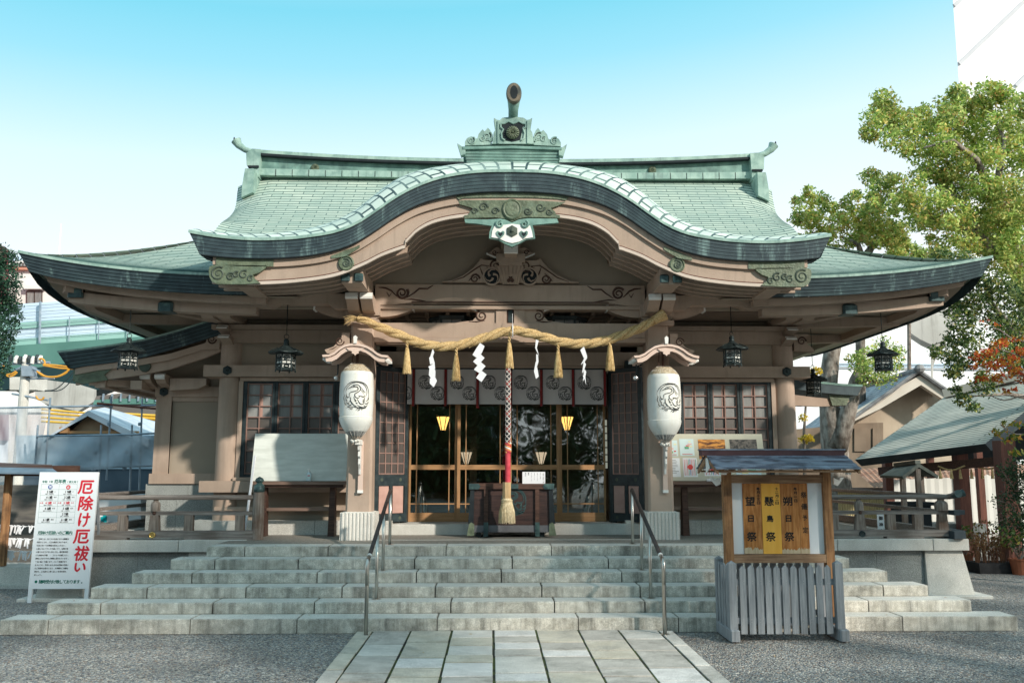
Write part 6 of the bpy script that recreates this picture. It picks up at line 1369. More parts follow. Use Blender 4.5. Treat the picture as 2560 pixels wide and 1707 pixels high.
def poster(lab, a0, a1, b0, b1, kind, seed=1):
    n_ = ux.cross(uz).normalized(); t2 = thing('poster', tuple(o+ux*a0+uz*b0), lab, 'poster', 'posters on the beige board')
    mb = MB(); rect(mb, o, ux, uz, a0, a1, b0, b1, 0, .004); mb.build('sheet', M['signwhite'] if kind not in ('y', 'photo', 'photod') else M[{'y': 'lblue', 'photo': 'photo_o', 'photod': 'photo_d'}[kind]], t2)
    mb = MB(); r_ = random.Random(seed); w_, h_ = a1-a0, b1-b0
    if kind == 'text':
        for k in range(9): rect(mb, o, ux, uz, a0+.1*w_, a0+w_*r_.uniform(.5, .92), b1-h_*(.1+.085*k)-.006, b1-h_*(.1+.085*k), 0, .006)
    elif kind == 'y':
        for k in range(5): x = a0+w_*r_.uniform(.1, .65); y = b0+h_*r_.uniform(.1, .85); rect(mb, o, ux, uz, x, x+w_*r_.uniform(.15, .35), y, y+h_*r_.uniform(.05, .14), k % 4+1, .006+.0005*k)
        rect(mb, o, ux, uz, a0+.15*w_, a1-.15*w_, b0+.07*h_, b0+.1*h_, 3, .0095)
    elif kind == 'stripe':
        for k in range(9): x = a0+w_*(.08+.1*k); rect(mb, o, ux, uz, x, x+w_*.035, b0+.08*h_, b1-.06*h_, k % 5+1 if k % 5 else 3, .006)
        c_ = o+ux*(a0+w_*.5)+uz*(b0+h_*.52); nn = n_*.008; pts = [tuple(c_+nn+ux*.045*math.cos(q_)+uz*.045*math.sin(q_)) for q_ in [j*.3927 for j in range(16)]]; mb.add(pts, [tuple(range(16))], 3)
    elif kind in ('photo', 'photod'):
        for k in range(7): x = a0+w_*(.08+.13*k); rect(mb, o, ux, uz, x, x+w_*.05, b0+.02*h_, b0+h_*r_.uniform(.25, .5), 0, .006)
    mb.build('print', [M['faintink'], M['ylw'], M['ppink'], M['pred'], M['pgrn'], M['blueink']], t2)
fx = lambda p: (p-392)/(1085-392)*W_  # rough board-wide position from crop pixels
poster('pale yellow leaflet half behind the right paper lantern', fx(392)+.02, fx(460), H_*.52, H_*.86, 'y', 4)
poster('blue and yellow leaflet beside the right paper lantern', fx(475), fx(580), H_*.53, H_*.89, 'y', 2)
poster('white text sheet at the lower left of the poster board', fx(392)+.01, fx(468), H_*.08, H_*.48, 'text', 3)
poster('striped leaflet with a red disc on the poster board', fx(490), fx(592), H_*.08, H_*.48, 'stripe', 5)
poster('orange photograph of a hall interior on the poster board', fx(612), fx(808), H_*.46, H_*.88, 'photo', 6)
poster('dark photograph at the right end of the poster board', fx(842), fx(1040), H_*.46, H_*.88, 'photod', 7)
poster('small leaflet row below the orange photograph', fx(640), fx(765), H_*.10, H_*.36, 'stripe', 8)
poster('pale blue leaflet below the dark photograph', fx(868), fx(1050), H_*.10, H_*.36, 'y', 9)
# bottle
q = P(772, 1214, 3.70)
bt_ = thing('pump_bottle', (q.x, 3.70, 1.80), 'clear hand sanitiser pump bottle on the edge of the left table', 'bottle')
M['bottle'] = mat('clear_bottle', (.55, .68, .72, 1), (.65, .78, .82, 1), 6, .15, spec=.6)
mb = MB(); mb.lathe([(.038, 1.80), (.04, 1.82), (.04, 1.925), (.03, 1.945), (.014, 1.955)], (q.x, 3.70, 0), 16, sq=(1, .7)); mb.build('bottle_body', M['bottle'], bt_, smooth=True)
mb = MB(); mb.lathe([(.016, 1.955), (.016, 1.975), (.007, 1.98), (.007, 2.0)], (q.x, 3.70, 0), 10); mb.box(q.x-.035, q.x+.01, 3.69, 3.71, 1.995, 2.01); mb.build('pump', M['white'], bt_)
mb = MB(); mb.box(q.x-.03, q.x+.03, 3.668, 3.670, 1.83, 1.92); mb.box(q.x-.02, q.x+.02, 3.666, 3.6675, 1.885, 1.90, 1); mb.build('bottle_label', [M['lblue'], M['redink']], bt_)
mb = MB(); a, b = P(637, 1139, 3.58), P(613, 1324, 3.45); mb.obox((a.x, 3.60, a.z), (b.x, 3.40, ZF+.01), .035, .02); tag(mb.build('wooden_stick', M['paper'], None), 'pale square stick leaning on the left end of the blank board', 'stick')
mb = MB(); mb.tube([(3.3, 3.60, 1.815), (3.62, 3.60, 1.815)], .022, 12); tag(mb.build('rolled_paper', M['paper'], None), 'white rolled paper lying on the right table below the posters', 'paper roll')
# ------------------------------------------------------------------ big white sign on the left
B0, B1 = P(72.5, 1471.4, 2.66), P(223, 1472.5, 2.66); T0_, T1_ = P(100.4, 1179.7, 2.78), P(247.7, 1180.8, 2.78)
sg = thing('standing_sign', ((B0.x+B1.x)/2, 2.66, 0), 'tall white standing sign with large red writing, left of the steps', 'sign')
xL, xR = (B0.x+T0_.x)/2, (B1.x+T1_.x)/2; Wd = xR-xL
so_ = Vector((xL, 2.66, B0.z)); suz = Vector(((T0_.x-B0.x)*.7, .12, T0_.z-B0.z)); Hs = suz.length; suz.normalize()
sn = UX.cross(suz).normalized()
mb = MB(); v = [so_, so_+UX*Wd, so_+UX*Wd+suz*Hs, so_+suz*Hs]; mb.add([tuple(p) for p in v]+[tuple(p-sn*.035) for p in v], [(0, 1, 2, 3), (7, 6, 5, 4), (0, 4, 5, 1), (1, 5, 6, 2), (2, 6, 7, 3), (3, 7, 4, 0)]); mb.build('sign_panel', M['signwhite'], sg)
for xx in (.0, Wd-.06):
    mb = MB(); mb.obox(so_+UX*(xx+.03)-sn*.02+suz*.05, so_+UX*(xx+.03)-sn*.02-suz*(so_.z/suz.z), .06, .035, up=sn); mb.build('leg', M['signwhite'], sg)
    mb = MB(); a = so_+UX*(xx+.03)-sn*.04+suz*Hs*.9; mb.obox(a, Vector((a.x, a.y+.42, 0.0)), .04, .03); mb.build('back_leg', M['greywood'], sg)
def sp_(x, y):
    v_ = (y-50)/1480; return Vector(((x-(205-143*v_))/(750-4*v_)*Wd, (1-v_)*Hs, 0))
px_sz = Wd/750
red = MB()
for ch, x, y, w_, h_ in (('厄', 792, 245, 185, 165), ('除', 790, 452, 175, 180), ('け', 763, 665, 135, 170), ('厄', 728, 877, 190, 165), ('祓', 728, 1088, 175, 180), ('い', 705, 1262, 135, 100)):
    p = sp_(x, y); put(red, ch, so_, UX, suz, p.x, p.y, w_*px_sz, h_*px_sz, 0, .002, .02, .0075)
red.build('red_lettering', M['redink'], sg)
bk_ = MB(); gr_ = MB(); tb_ = MB()
def tline(mb, txt, x0, x1, y, size, mi=0, bold=0, cen=False):
    n_ = len(txt); st = (x1-x0)/n_
    for i, ch in enumerate(txt):
        if ch in ' \u3000': continue
        p = sp_(x0+st*(i+.5), y)
        put(mb, ch, so_, UX, suz, p.x, p.y, size*px_sz, None, mi, .002, 0, bold)
tline(gr_, '令和', 235, 300, 176, 32, bold=.0012); tline(gr_, '7年', 318, 372, 176, 30, bold=.001); tline(gr_, '厄年表', 390, 540, 172, 48, bold=.0018); tline(gr_, '（数え年）', 548, 700, 178, 30, bold=.001)
gr_.build('title_lettering', M['greenink'], sg); gr_ = MB(); tline(gr_, '厄除け厄祓いのご案内', 182, 614, 830, 44, bold=.0018); p0, p1 = sp_(172, 858), sp_(620, 858); rect(gr_, so_, UX, suz, p0.x, p1.x, p0.y-.001, p0.y+.001)
gr_.build('heading_lettering', M['greenink'], sg); gr_ = MB(); tline(gr_, '随時受付け致しております。', 195, 745, 1443, 44, bold=.002); p = sp_(158, 1441)
gr_.add([tuple(so_+UX*(p.x+.021*math.cos(a))+suz*(p.y+.021*math.sin(a))+sn*.002) for a in [j*.349 for j in range(18)]], [tuple(range(18))])
gr_.build('closing_line_lettering', M['greenink'], sg)
body_ = ['　厄年とは、古くから社会における重要な', '年回りとされ、人生の節目にあたります。', '社会においては環境の変化にともない、', '心身ともにバランスを崩したり、災難が身', 'に降りかかりやすい年とされ、現代医学的', 'にも身体の不調　・　ストレスを感じたり、', '病気にかかりやすい時期と思われています。', '「災い転じて福となす」という言葉があり', 'ますように、厄年にあたる方は厄除け厄祓い', 'のご祈祷をお受けになり、大神様のご加護を', '頂かれ、心も新たに清く正しい生活を営み', 'ましょう。']
for k, t_ in enumerate(body_):
    y = 908+k*40.8; xs_ = 172-k*3.6; st_ = 430/20.5
    tline(bk_, t_, xs_, xs_+st_*len(t_), y, 21, bold=.0006)
cells = [('25歳', '平成13年生まれ', '19歳', '平成19年生まれ'), ('41歳', '昭和60年生まれ', '32歳', '平成　6年生まれ'), ('42歳', '昭和59年生まれ', '33歳', '平成　5年生まれ'), ('43歳', '昭和58年生まれ', '34歳', '平成　4年生まれ'), ('', '', '37歳', '昭和64・平成元年生まれ'), ('61歳', '昭和40年生まれ', '61歳', '昭和40年生まれ')]
for k, (a_, b_, c_, d_) in enumerate(cells):
    y = 306+k*71.5; sh = -10*k*.97
    rd = 1 if k == 2 else 0
    for txt, sub, xx in ((a_, b_, 332), (c_, d_, 560)):
        if txt:
            xm = xx+sh; tline(bk_, txt, xm-42, xm+38, y, 36, rd, .0012); tline(bk_, sub, xm-58, xm+50, y+29, 13 if len(sub) < 9 else 11, 0, .0004)
            if k in (1, 3, 5) or k == 0: tline(bk_, {0: '小', 1: '前厄', 3: '後厄', 5: '還暦'}[k], xm+58, xm+(75 if k == 0 else 96), y-2, 15, 0, .0004)
            if k == 2: tline(bk_, '大厄', xm-112, xm-62, y, 20, 1, .0006); tline(bk_, '本厄', xm+58, xm+96, y-2, 15, 1, .0004)
def cell_line(x0, y0, x1, y1):
    a = sp_(x0, y0); b = sp_(x1, y1); d = (b-a).normalized(); n_ = Vector((-d.y, d.x, 0))*.0011
    tb_.add([tuple(so_+UX*(q_.x)+suz*q_.y+sn*.0016) for q_ in (a-n_, b-n_, b+n_, a+n_)], [(0, 1, 2, 3)])
rowsy = [208, 275, 350, 421, 492, 563, 635, 708]
for y in rowsy: k = (y-208)/500; cell_line(226-48*k, y, 682-48*k, y)
for x in (226, 454, 682): cell_line(x, 208, x-48, 708)
tb_.build('table_lines', M['greenink'], sg)
for (x, y), m_, ch in (((338, 243), 'blueink', '男'), ((567, 246), 'redink', '女')):
    mb = MB(); p = sp_(x, y); mb.add([tuple(so_+UX*(p.x+.034*math.cos(a))+suz*(p.y+.034*math.sin(a))+sn*.0022) for a in [j*.314 for j in range(20)]], [tuple(range(20))], 0); put(mb, ch, so_, UX, suz, p.x, p.y, .042, .04, 1, .003, 0, .0012); mb.build('round_mark', [M[m_], M['paper']], sg)
bk_.build('black_lettering', [M['ink'], M['redink']], sg)
# ------------------------------------------------------------------ notice board with its own roof, and the picket fence round it
YN = -.3
nb = thing('notice_board', (3.22, YN, 0), 'brown wooden notice board with a shingled roof, standing inside the picket fence', 'notice board')
for x in (2.608, 3.845):
    mb = MB(); mb.box(x-.05, x+.05, YN-.055, YN+.055, .0, 2.08); mb.build('post', M['oldwood'], nb)
mb = MB(); mb.box(2.655, 3.815, YN-.045, YN+.045, 1.835, 1.935); mb.build('top_rail', M['oldwood_h'], nb)
mb = MB(); mb.box(2.655, 3.815, YN-.05, YN+.045, .875, .975); mb.build('bottom_rail', M['oldwood_h'], nb)
mb = MB(); mb.box(2.655, 3.815, YN+.01, YN+.03, .976, 1.834); mb.build('white_backing', M['signwhite'], nb)
K7 = .15304
def nx(c): return X_(1820+c*K7, 1180+200*K7, YN)
M['plq1'] = mat('stained_cedar_plaque', (.36, .125, .028, 1), (.58, .255, .08, 1), 5, .5, .1, 30, stretch=(7, 7, .9), c3=(.17, .055, .015, 1), s3=3.5, f3=.7)
M['plq2'] = mat('bright_yellow_plaque', (.92, .45, .065, 1), (.98, .51, .09, 1), 3, .5, stretch=(5, 5, .4))
M['plq3'] = mat('pale_wood_end', (.5, .38, .24, 1), (.62, .5, .34, 1), 6, .6, stretch=(9, 9, .5))
pl_ = [(230, 532, 'plq1', '望日祭', '毎月十五日', 350, 485), (536, 836, 'plq2', '懸鳥祭', '十二月二日', 655, 785), (840, 1142, 'plq1', '朔日祭', '毎月一日', 960, 1090), (1146, 1288, 'plq1', '祭儀予定', '', 1225, 0)]
zt_, zb_2 = 1.832, .977
for k, (a, b, m_, big, small, cb_, cs_) in enumerate(pl_):
    sdr = ('brown plaque', 'bright yellow plaque', 'brown plaque', 'narrow brown plaque')[k]
    mb = MB(); y0 = YN-.004 if k != 1 else YN-.010; mb.box(nx(a), nx(b), y0, YN+.009, zb_2+.002, zt_-.002)
    if k != 1:
        r_ = random.Random(k+5); xs_ = [lerp(nx(a), nx(b), i/14) for i in range(15)]; tpz = [zb_2+.055+r_.uniform(-.015, .03) for _ in xs_]
        for i in range(14): mb.add([(xs_[i], y0-.0008, zb_2+.003), (xs_[i+1], y0-.0008, zb_2+.003), (xs_[i+1], y0-.0008, tpz[i+1]), (xs_[i], y0-.0008, tpz[i])], [(0, 1, 2, 3)], 1)
    pq = mb.build('plaque', [M[m_], M['plq3']], nb)
    mb = MB(); o = Vector((0, y0-.0012, 0)); zc = lambda y: Z_(1900, 1180+y*K7, YN)
    if len(big) == 3: ys_ = (472, 755, 1050); sz = (.113, .082, .118)
    else: ys_ = (370, 560, 745, 945); sz = (.072, .075, .06, .07)
    for i, ch in enumerate(big):
        w_ = sz[i]; put(mb, ch, o, UX, UZ, nx(cb_)+.002*i, zc(ys_[i]), w_*(.80 if ch in '日' else 1), w_*(.93 if len(big) == 3 else 1), 0, .0005, .0, .0032 if len(big) == 3 else .0015)
    if small:
        n_ = len(small); ya, yb = (270, 500) if n_ == 5 else (270, 465)
        for i, ch in enumerate(small): put(mb, ch, o, UX, UZ, nx(cs_), zc(lerp(ya, yb, i/(n_-1))), .040, .034 if ch not in '一二' else (.006 if ch == '一' else .022), 0, .0005, 0, .0014)
    mb.build('lettering', M['ink'], pq)
# roof
yr_ = YN+.02; zr_ = 2.205; X0n, X1n = 2.36, 4.10
sl_ = mat('blue_grey_shingle', (.055, .07, .10, 1), (.17, .21, .27, 1), 3.2, .35, .2, 40, stretch=(1, 3, 3), spec=.6, contrast=.12, rnd=.15)
M['shingle'] = sl_
mb = MB(); nrow = 4
for side in (-1, 1):
    ex = yr_+side*.50; ez = 2.005
    for r_ in range(nrow):
        t0, t1 = r_/nrow, (r_+1)/nrow+.05
        y0, y1 = lerp(yr_, ex, t0), lerp(yr_, ex, min(1.03, t1)); z0, z1 = lerp(zr_-.02, ez, t0), lerp(zr_-.02, ez, min(1.03, t1))
        x = X0n-(.12 if r_ % 2 else 0)+.02*r_*0
        while x < X1n:
            xa = max(X0n, x); xb_ = min(X1n, x+.30); 
            if xb_-xa > .03: mb.add([(xa+.002, y0, z0+.006), (xb_-.002, y0, z0+.006), (xb_-.002, y1, z1+.020), (xa+.002, y1, z1+.020), (xa+.002, y0, z0-.01), (xb_-.002, y0, z0-.01), (xb_-.002, y1, z1+.004), (xa+.002, y1, z1+.004)], [(0, 1, 2, 3) if side > 0 else (3, 2, 1, 0), (4, 5, 6, 7), (3, 2, 6, 7), (0, 3, 7, 4), (2, 1, 5, 6)])
            x += .30
nroof = mb.build('board_roof', M['shingle'], nb)
mb = MB(); mb.box(X0n-.06, X1n-.02, yr_-.075, yr_+.075, zr_-.035, zr_+.03, 0, 0, -.012); mb.box(X0n-.07, X1n-.01, yr_-.095, yr_+.095, zr_+.031, zr_+.047, 1); mb.build('ridge_cap', [mat('plum_brown_metal', (.075, .04, .045, 1), (.11, .06, .065, 1), 4, .45), M['shingle']], nroof)
mb = MB()
for side in (-1, 1):
    ex = yr_+side*.50
    for xx in (X0n+.01, X1n-.03): mb.prism([(yr_, zr_-.03), (ex, 1.995), (ex, 1.95), (yr_, zr_-.10)], xx, xx+.025, 'x')
    mb.box(X0n+.05, X1n-.05, *(sorted((ex-side*.03, ex-side*.06))), 1.965, 1.99)
mb.box(X0n+.04, X1n-.05, yr_-.03, yr_+.03, 2.08, 2.15)
for x in (2.595, 3.875): mb.box(x-.04, x+.04, yr_-.36, yr_+.36, 1.985, 2.04)
mb.build('roof_frame', M['oldwood_h'], nroof)
mb = MB()
for x in (X0n+.12, X1n-.12): mb.box(x-.025, x+.025, yr_-.44, yr_-.38, 1.94, 1.985)
for x in (2.52, 2.68, 3.80, 3.95): mb.box(x-.02, x+.02, yr_-.38, yr_-.36, 1.96, 2.04)
mb.prism([(yr_-.2, 2.02), (yr_-.10, 2.14), (yr_-.02, 2.14), (yr_-.02, 1.96), (yr_-.1, 1.98)], X0n-.004, X0n+.005, 'x'); mb.build('white_ends', M['white'], nroof)
for sx_, xx in ((-1, 2.53), (1, 3.94)):
    mb = MB(); mb.prism([(xx, 1.82), (xx+sx_*.05, 1.80), (xx+sx_*.10, 1.86), (xx+sx_*.13, 1.90), (xx+sx_*.09, 1.905), (xx+sx_*.07, 1.87), (xx+sx_*.04, 1.88), (xx, 1.90)], YN-.02, YN+.02); mb.build('carved_end', M['white'], nb)
pf_ = thing('picket_fence', (3.3, YN, 0), 'low grey picket enclosure with pointed slats round the foot of the notice board', 'fence')
FX0, FX1, FY0, FY1 = 2.545, 3.79, -.64, -.05
for sx_, xx in ((-1, FX0), (1, FX1+.04)):
    mb = MB(); mb.cbox(xx-.055, xx+.055, FY0-.09, FY1+.03, .02, .15, .012); mb.build('base_beam', M['greywood'], pf_)
for xx in (FX0, FX1+.02):
    for yy, nm in ((FY0, 'corner_post'), (FY1, 'corner_post')):
        mb = MB(); mb.box(xx-.045, xx+.045, yy-.045, yy+.045, .15 if yy < -.3 else .12, .90); mb.add([(xx-.045, yy-.045, .90), (xx+.045, yy-.045, .90), (xx+.045, yy+.045, .90), (xx-.045, yy+.045, .90), (xx, yy, .935)], [(0, 1, 4), (1, 2, 4), (2, 3, 4), (3, 0, 4)]); mb.build(nm, M['greywood'], pf_)
for z in (.24, .68):
    for yy in (FY0+.02, FY1-.0):
        mb = MB(); mb.box(FX0+.04, FX1-.02, yy+.0, yy+.035, z-.035, z+.035); mb.build('cross_rail', M['greywood'], pf_)
    mb = MB(); mb.box(FX0-.0175, FX0+.0175, FY0+.04, FY1-.04, z-.03, z+.03); mb.build('side_rail', M['greywood'], pf_)
def picket(x, y, th=.018, side=False, w_=.076):
    mb = MB(); h_ = .87+random.Random(int(x*100)).uniform(-.008, .006)
    if not side: mb.prism([(x-w_/2, .09), (x+w_/2, .09), (x+w_/2, h_-.03), (x, h_+.008), (x-w_/2, h_-.03)], y-th, y)
    else: mb.prism([(y-w_/2, .12), (y+w_/2, .12), (y+w_/2, h_-.03), (y, h_+.008), (y-w_/2, h_-.03)], x-th, x, 'x')
    mb.build('picket', M['greywood'], pf_)
for i in range(11): picket(2.675+i*.1015, FY0+.018)
for i in range(10): picket(2.70+i*.104, FY1-.002, .018)
for i in range(4): picket(FX0-.018, FY0+.12+i*.118, .018, True)
mb = MB()
for i in range(11):
    for z in (.225, .255, .665, .695):
        x = 2.675+i*.1015; mb.lathe([(.004, 0), (.001, -.002)], (x+(.012 if z > .5 else -.012), FY0-.0005, z), 6, 0, 'y')
mb.build('nails', M['steel'], pf_)
import numpy as np
def poly(mb, pts, Y, dep=.05, mi=0):
    """outline measured on the photograph, built as a solid with real thickness at depth Y"""
    o = [(lambda q: (q.x, q.z))(P(a, b, Y)) for a, b in pts]; n0 = len(mb.v); mb.prism(o, Y, Y+dep, mi=mi)
    if dep > 1.5:      # big buildings stand turned, their flanks running away from the viewer
        xi = min((p[0] for p in o), key=lambda x: abs(x-CAM.x)); sk = dep*1.05*(xi-CAM.x)/(Y-CAM.y)
        for k in range(n0, len(mb.v)):
            if mb.v[k][1] > Y+.01: mb.v[k] = (mb.v[k][0]+sk, mb.v[k][1], mb.v[k][2])
    return mb
# ------------------------------------------------------------------ left: lot-tying rack
rk = thing('fortune_paper_rack', (-8.4, 4.6, 0), 'roofed wooden rack with white paper strips tied on strings, behind the white standing sign', 'rack')
mb = MB()
A, B2, C2, D2 = P(-160, 1163, 4.2), P(132, 1171, 4.2), P(-160, 1150, 4.8), P(130, 1161, 4.8)
mb.add([tuple(A-Vector((0, 0, .06))), tuple(B2-Vector((0, 0, .06))), tuple(B2), tuple(A), tuple(C2), tuple(D2), tuple(D2-Vector((0, 0, .06))), tuple(C2-Vector((0, 0, .06)))], [(0, 1, 2, 3), (3, 2, 5, 4), (4, 5, 6, 7), (7, 6, 1, 0), (1, 6, 5, 2)])
a_, b_ = P(-160, 1178, 4.0), P(146, 1181, 4.0); mb.add([tuple(A), tuple(B2), tuple(b_), tuple(a_), tuple(A-Vector((0, 0, .03))), tuple(B2-Vector((0, 0, .03))), tuple(b_-Vector((0, 0, .03))), tuple(a_-Vector((0, 0, .03)))], [(3, 2, 1, 0), (4, 5, 6, 7), (7, 6, 2, 3), (6, 5, 1, 2)], 1)
mb.build('rack_roof', [M['darkwood'], mat('slate_blue_sheet', (.10, .15, .20, 1), (.16, .22, .28, 1), 3, .5)], rk)
mb = MB(); q = P(14, 1300, 4.5); x = q.x; mb.box(x-.05, x+.05, 4.45, 4.55, .35, 2.05); mb.build('post', M['oldwood'], rk)
mb = MB(); mb.box(x-1.0, x+1.2, 4.46, 4.54, 1.88, 2.06); mb.build('head_beam', M['darkwood'], rk)
mb = MB(); q = P(0, 1440, 4.4); mb.obox((x-1.2, 4.40, q.z-.03), (x+.75, 4.40, q.z+.10), .08, .11); mb.build('foot_beam', M['darkwood'], rk)
mb = MB(); rs = random.Random(8)
for r_, yy in enumerate((1313, 1345, 1376)):
    pts = [P(-40+22*i, yy+3*math.sin(i*1.7)+(4 if i % 3 == 0 else 0), 4.6) for i in range(9)]; mb.tube(pts, .006, 4)
    for i in range(34):
        t = rs.uniform(0, 7.9); p = pts[int(t)].lerp(pts[int(t)+1], t-int(t)); h_ = rs.uniform(.08, .16); dx = rs.uniform(-.05, .05); w_ = .014
        mb.add([tuple(p+Vector((-w_, -.01, 0))), tuple(p+Vector((w_, -.01, 0))), tuple(p+Vector((w_+dx, -.03, -h_))), tuple(p+Vector((-w_+dx, -.03, -h_)))], [(0, 3, 2, 1)]); mb.tube([p+Vector((-.03, -.01, .01)), p, p+Vector((.03, -.01, -.012))], .009, 4)
o_ = mb.build('tied_papers', M['paper'], rk); o_['kind'] = 'stuff'
mb = MB(); mb.box(x-1.5, x+1.0, 4.35, 5.2, .06, .34); mb.box(x-1.5, x+1.0, 4.25, 5.3, -.02, .06); mb.build('stone_base', M['stone_clean'], rk)
mb = MB(); Yw = 6.0; poly(mb, [(-120, 1212), (200, 1212), (200, 1306), (-120, 1306)], Yw, .12); Zt = P(0, 1306, Yw).z; xw = P(-120, 1300, Yw).x; mb.box(xw, xw+6.2, Yw+.01, Yw+.11, 0, Zt-.002)
tag(mb.build('board_wall', mat('grey_timber_panel', (.09, .085, .08, 1), (.17, .155, .135, 1), 2, .8, stretch=(1, 1, 6)), None), 'grey timber panel wall behind the rack of tied papers', 'wall')
sh = thing('wrapped_crate', (P(300, 1300, 6).x, 6, 0), 'goods wrapped in white sheet with a teal cross, behind the left balustrade', 'crate')
mb = MB(); poly(mb, [(245, 1238), (352, 1236), (352, 1420), (245, 1420)], 6.3, .8); mb.build('white_sheet', M['signwhite'], sh)
mb = MB(); poly(mb, [(252, 1291), (258, 1291), (258, 1283), (266, 1283), (266, 1300), (266, 1310), (258, 1310), (258, 1303), (252, 1303)], 6.28, .015); mb.build('teal_cross', mat('teal_tape', (.0, .33, .36, 1), (.0, .38, .42, 1), 5, .6), sh)
# ------------------------------------------------------------------ left: house being built, scaffold, netting
M['tarp'] = mat('white_tarpaulin', (.42, .48, .55, 1), (.62, .66, .71, 1), 2.2, .6, .4, 5); M['wrap'] = mat('pale_blue_house_wrap', (.30, .42, .52, 1), (.42, .55, .64, 1), 1.5, .6, .3, 4, stretch=(1, 1, 4)); M['newwood'] = mat('raw_timber', (.26, .17, .10, 1), (.38, .26, .16, 1), 2, .7)
hs = thing('unfinished_house', (-11, 14, 0), 'timber house under construction with white tarpaulin over its gabled roof', 'house')
mb = MB(); poly(mb, [(150, 1100), (224, 1036), (330, 1080), (395, 1110), (395, 1175), (60, 1175), (60, 1100)], 13.0, 6); mb.build('gable_wall', M['newwood'], hs)
mb = MB(); poly(mb, [(40, 1088), (395, 1088), (395, 1172), (40, 1172)], 12.86, .1); mb.build('house_wrap', M['wrap'], hs)
mb = MB(); poly(mb, [(60, 1172), (395, 1172), (395, 1400), (60, 1400)], 12.9, .3); mb.build('lower_wall', mat('dark_blue_sheet', (.06, .09, .12, 1), (.10, .14, .18, 1), 1.2, .7), hs)  # lower sheet in a darker blue than the house wrap
ap0, ap1 = P(220, 1026, 12.7), P(262, 1018, 19)
l0 = P(118, 1092, 12.7); r0 = P(372, 1098, 12.7); r1 = P(420, 1062, 19)
mb = MB(); mb.add([tuple(ap0), tuple(ap1), tuple(r1), tuple(r0)], [(0, 3, 2, 1)]); mb.add([tuple(ap0), tuple(ap1), (l0.x, 19, l0.z), tuple(l0)], [(0, 1, 2, 3)]); d_ = Vector((0, 0, -.12)); mb.add([tuple(l0), tuple(ap0), tuple(ap0+d_*1.2), tuple(l0+d_*.3)], [(0, 3, 2, 1)]); mb.add([tuple(ap0), tuple(r0), tuple(r0+d_*1.8), tuple(ap0+d_*1.2)], [(0, 3, 2, 1)]); mb.build('tarpaulin', M['tarp'], hs)
mb = MB(); poly(mb, [(292, 1077), (345, 1077), (345, 1083), (150, 1083), (150, 1077)], 12.8, .1); poly(mb, [(148, 1067), (170, 1067), (170, 1082), (148, 1082)], 12.75, .1); poly(mb, [(290, 1070), (302, 1070), (302, 1082), (290, 1082)], 12.75, .1); mb.build('timber_beam', M['cedar_h'], hs)
M['galv'] = mat('galvanised_blue_grey_pipe', (.20, .27, .33, 1), (.34, .40, .46, 1), 4, .45, metal=.3)
sc_ = thing('scaffold', (-9, 10, 0), 'steel pipe scaffold standing in front of the unfinished house', 'scaffold')
def pipe(a, b, Y, r=.024, Y2=None, nm='scaffold_pipe'):
    mb = MB(); mb.tube([P(a[0], a[1], Y), P(b[0], b[1], Y2 or Y)], r, 8); mb.build(nm, M['galv'], sc_)
for (a, b, Y) in (((126, 994), (112, 1190), 10.6), ((279, 990), (266, 1200), 10.6), ((356, 989), (344, 1330), 10.6), ((95, 1062), (86, 1180), 9.4), ((253, 1062), (243, 1330), 9.4), ((330, 1062), (321, 1330), 9.4)): pipe(a, b, Y)
for (a, b, Y) in (((-20, 1020), (278, 1014), 10.55), ((94, 1090), (330, 1086), 9.35), ((330, 1086), (395, 1082), 9.35), ((150, 1171), (395, 1163), 9.35), ((356, 1014), (400, 1013), 10.55)): pipe(a, b, Y)
mb = MB(); mb.tube([P(243, 1008, 10.5), P(397, 1022, 10.5)], .028, 8); mb.build('rusty_pipe', M['redwood'], sc_)
for (a, b, Y) in ((126, 1018, 10.6), (279, 1016, 10.6), (279, 1060, 10.6), (356, 1018, 10.6), (356, 1060, 10.6), (253, 1132, 9.4), (330, 1130, 9.4), (253, 1172, 9.4), (330, 1170, 9.4)):
    mb = MB(); q = P(a, b, Y); mb.lathe([(.045, -.04), (.05, 0), (.045, .04)], (q.x-.005*(b-1000)*.2, Y, q.z), 8); mb.build('coupler', M['galv'], sc_)
def netmat():
    m = bpy.data.materials.new('fine_white_mesh'); m.use_nodes = True; n = m.node_tree; n.nodes.clear(); L = n.links.new
    o = n.nodes.new('ShaderNodeOutputMaterial'); d = n.nodes.new('ShaderNodeBsdfDiffuse'); d.inputs[0].default_value = (.40, .45, .50, 1); t = n.nodes.new('ShaderNodeBsdfTransparent'); x = n.nodes.new('ShaderNodeMixShader')
    nz = n.nodes.new('ShaderNodeTexNoise'); nz.inputs['Scale'].default_value = 1.5; tc_ = n.nodes.new('ShaderNodeTexCoord'); L(tc_.outputs['Object'], nz.inputs[0]); mr = n.nodes.new('ShaderNodeMapRange'); mr.inputs[3].default_value = .35; mr.inputs[4].default_value = .8; L(nz.outputs[0], mr.inputs[0])
    L(mr.outputs[0], x.inputs[0]); L(t.outputs[0], x.inputs[1]); L(d.outputs[0], x.inputs[2]); L(x.outputs[0], o.inputs[0]); return m
M['net'] = netmat()
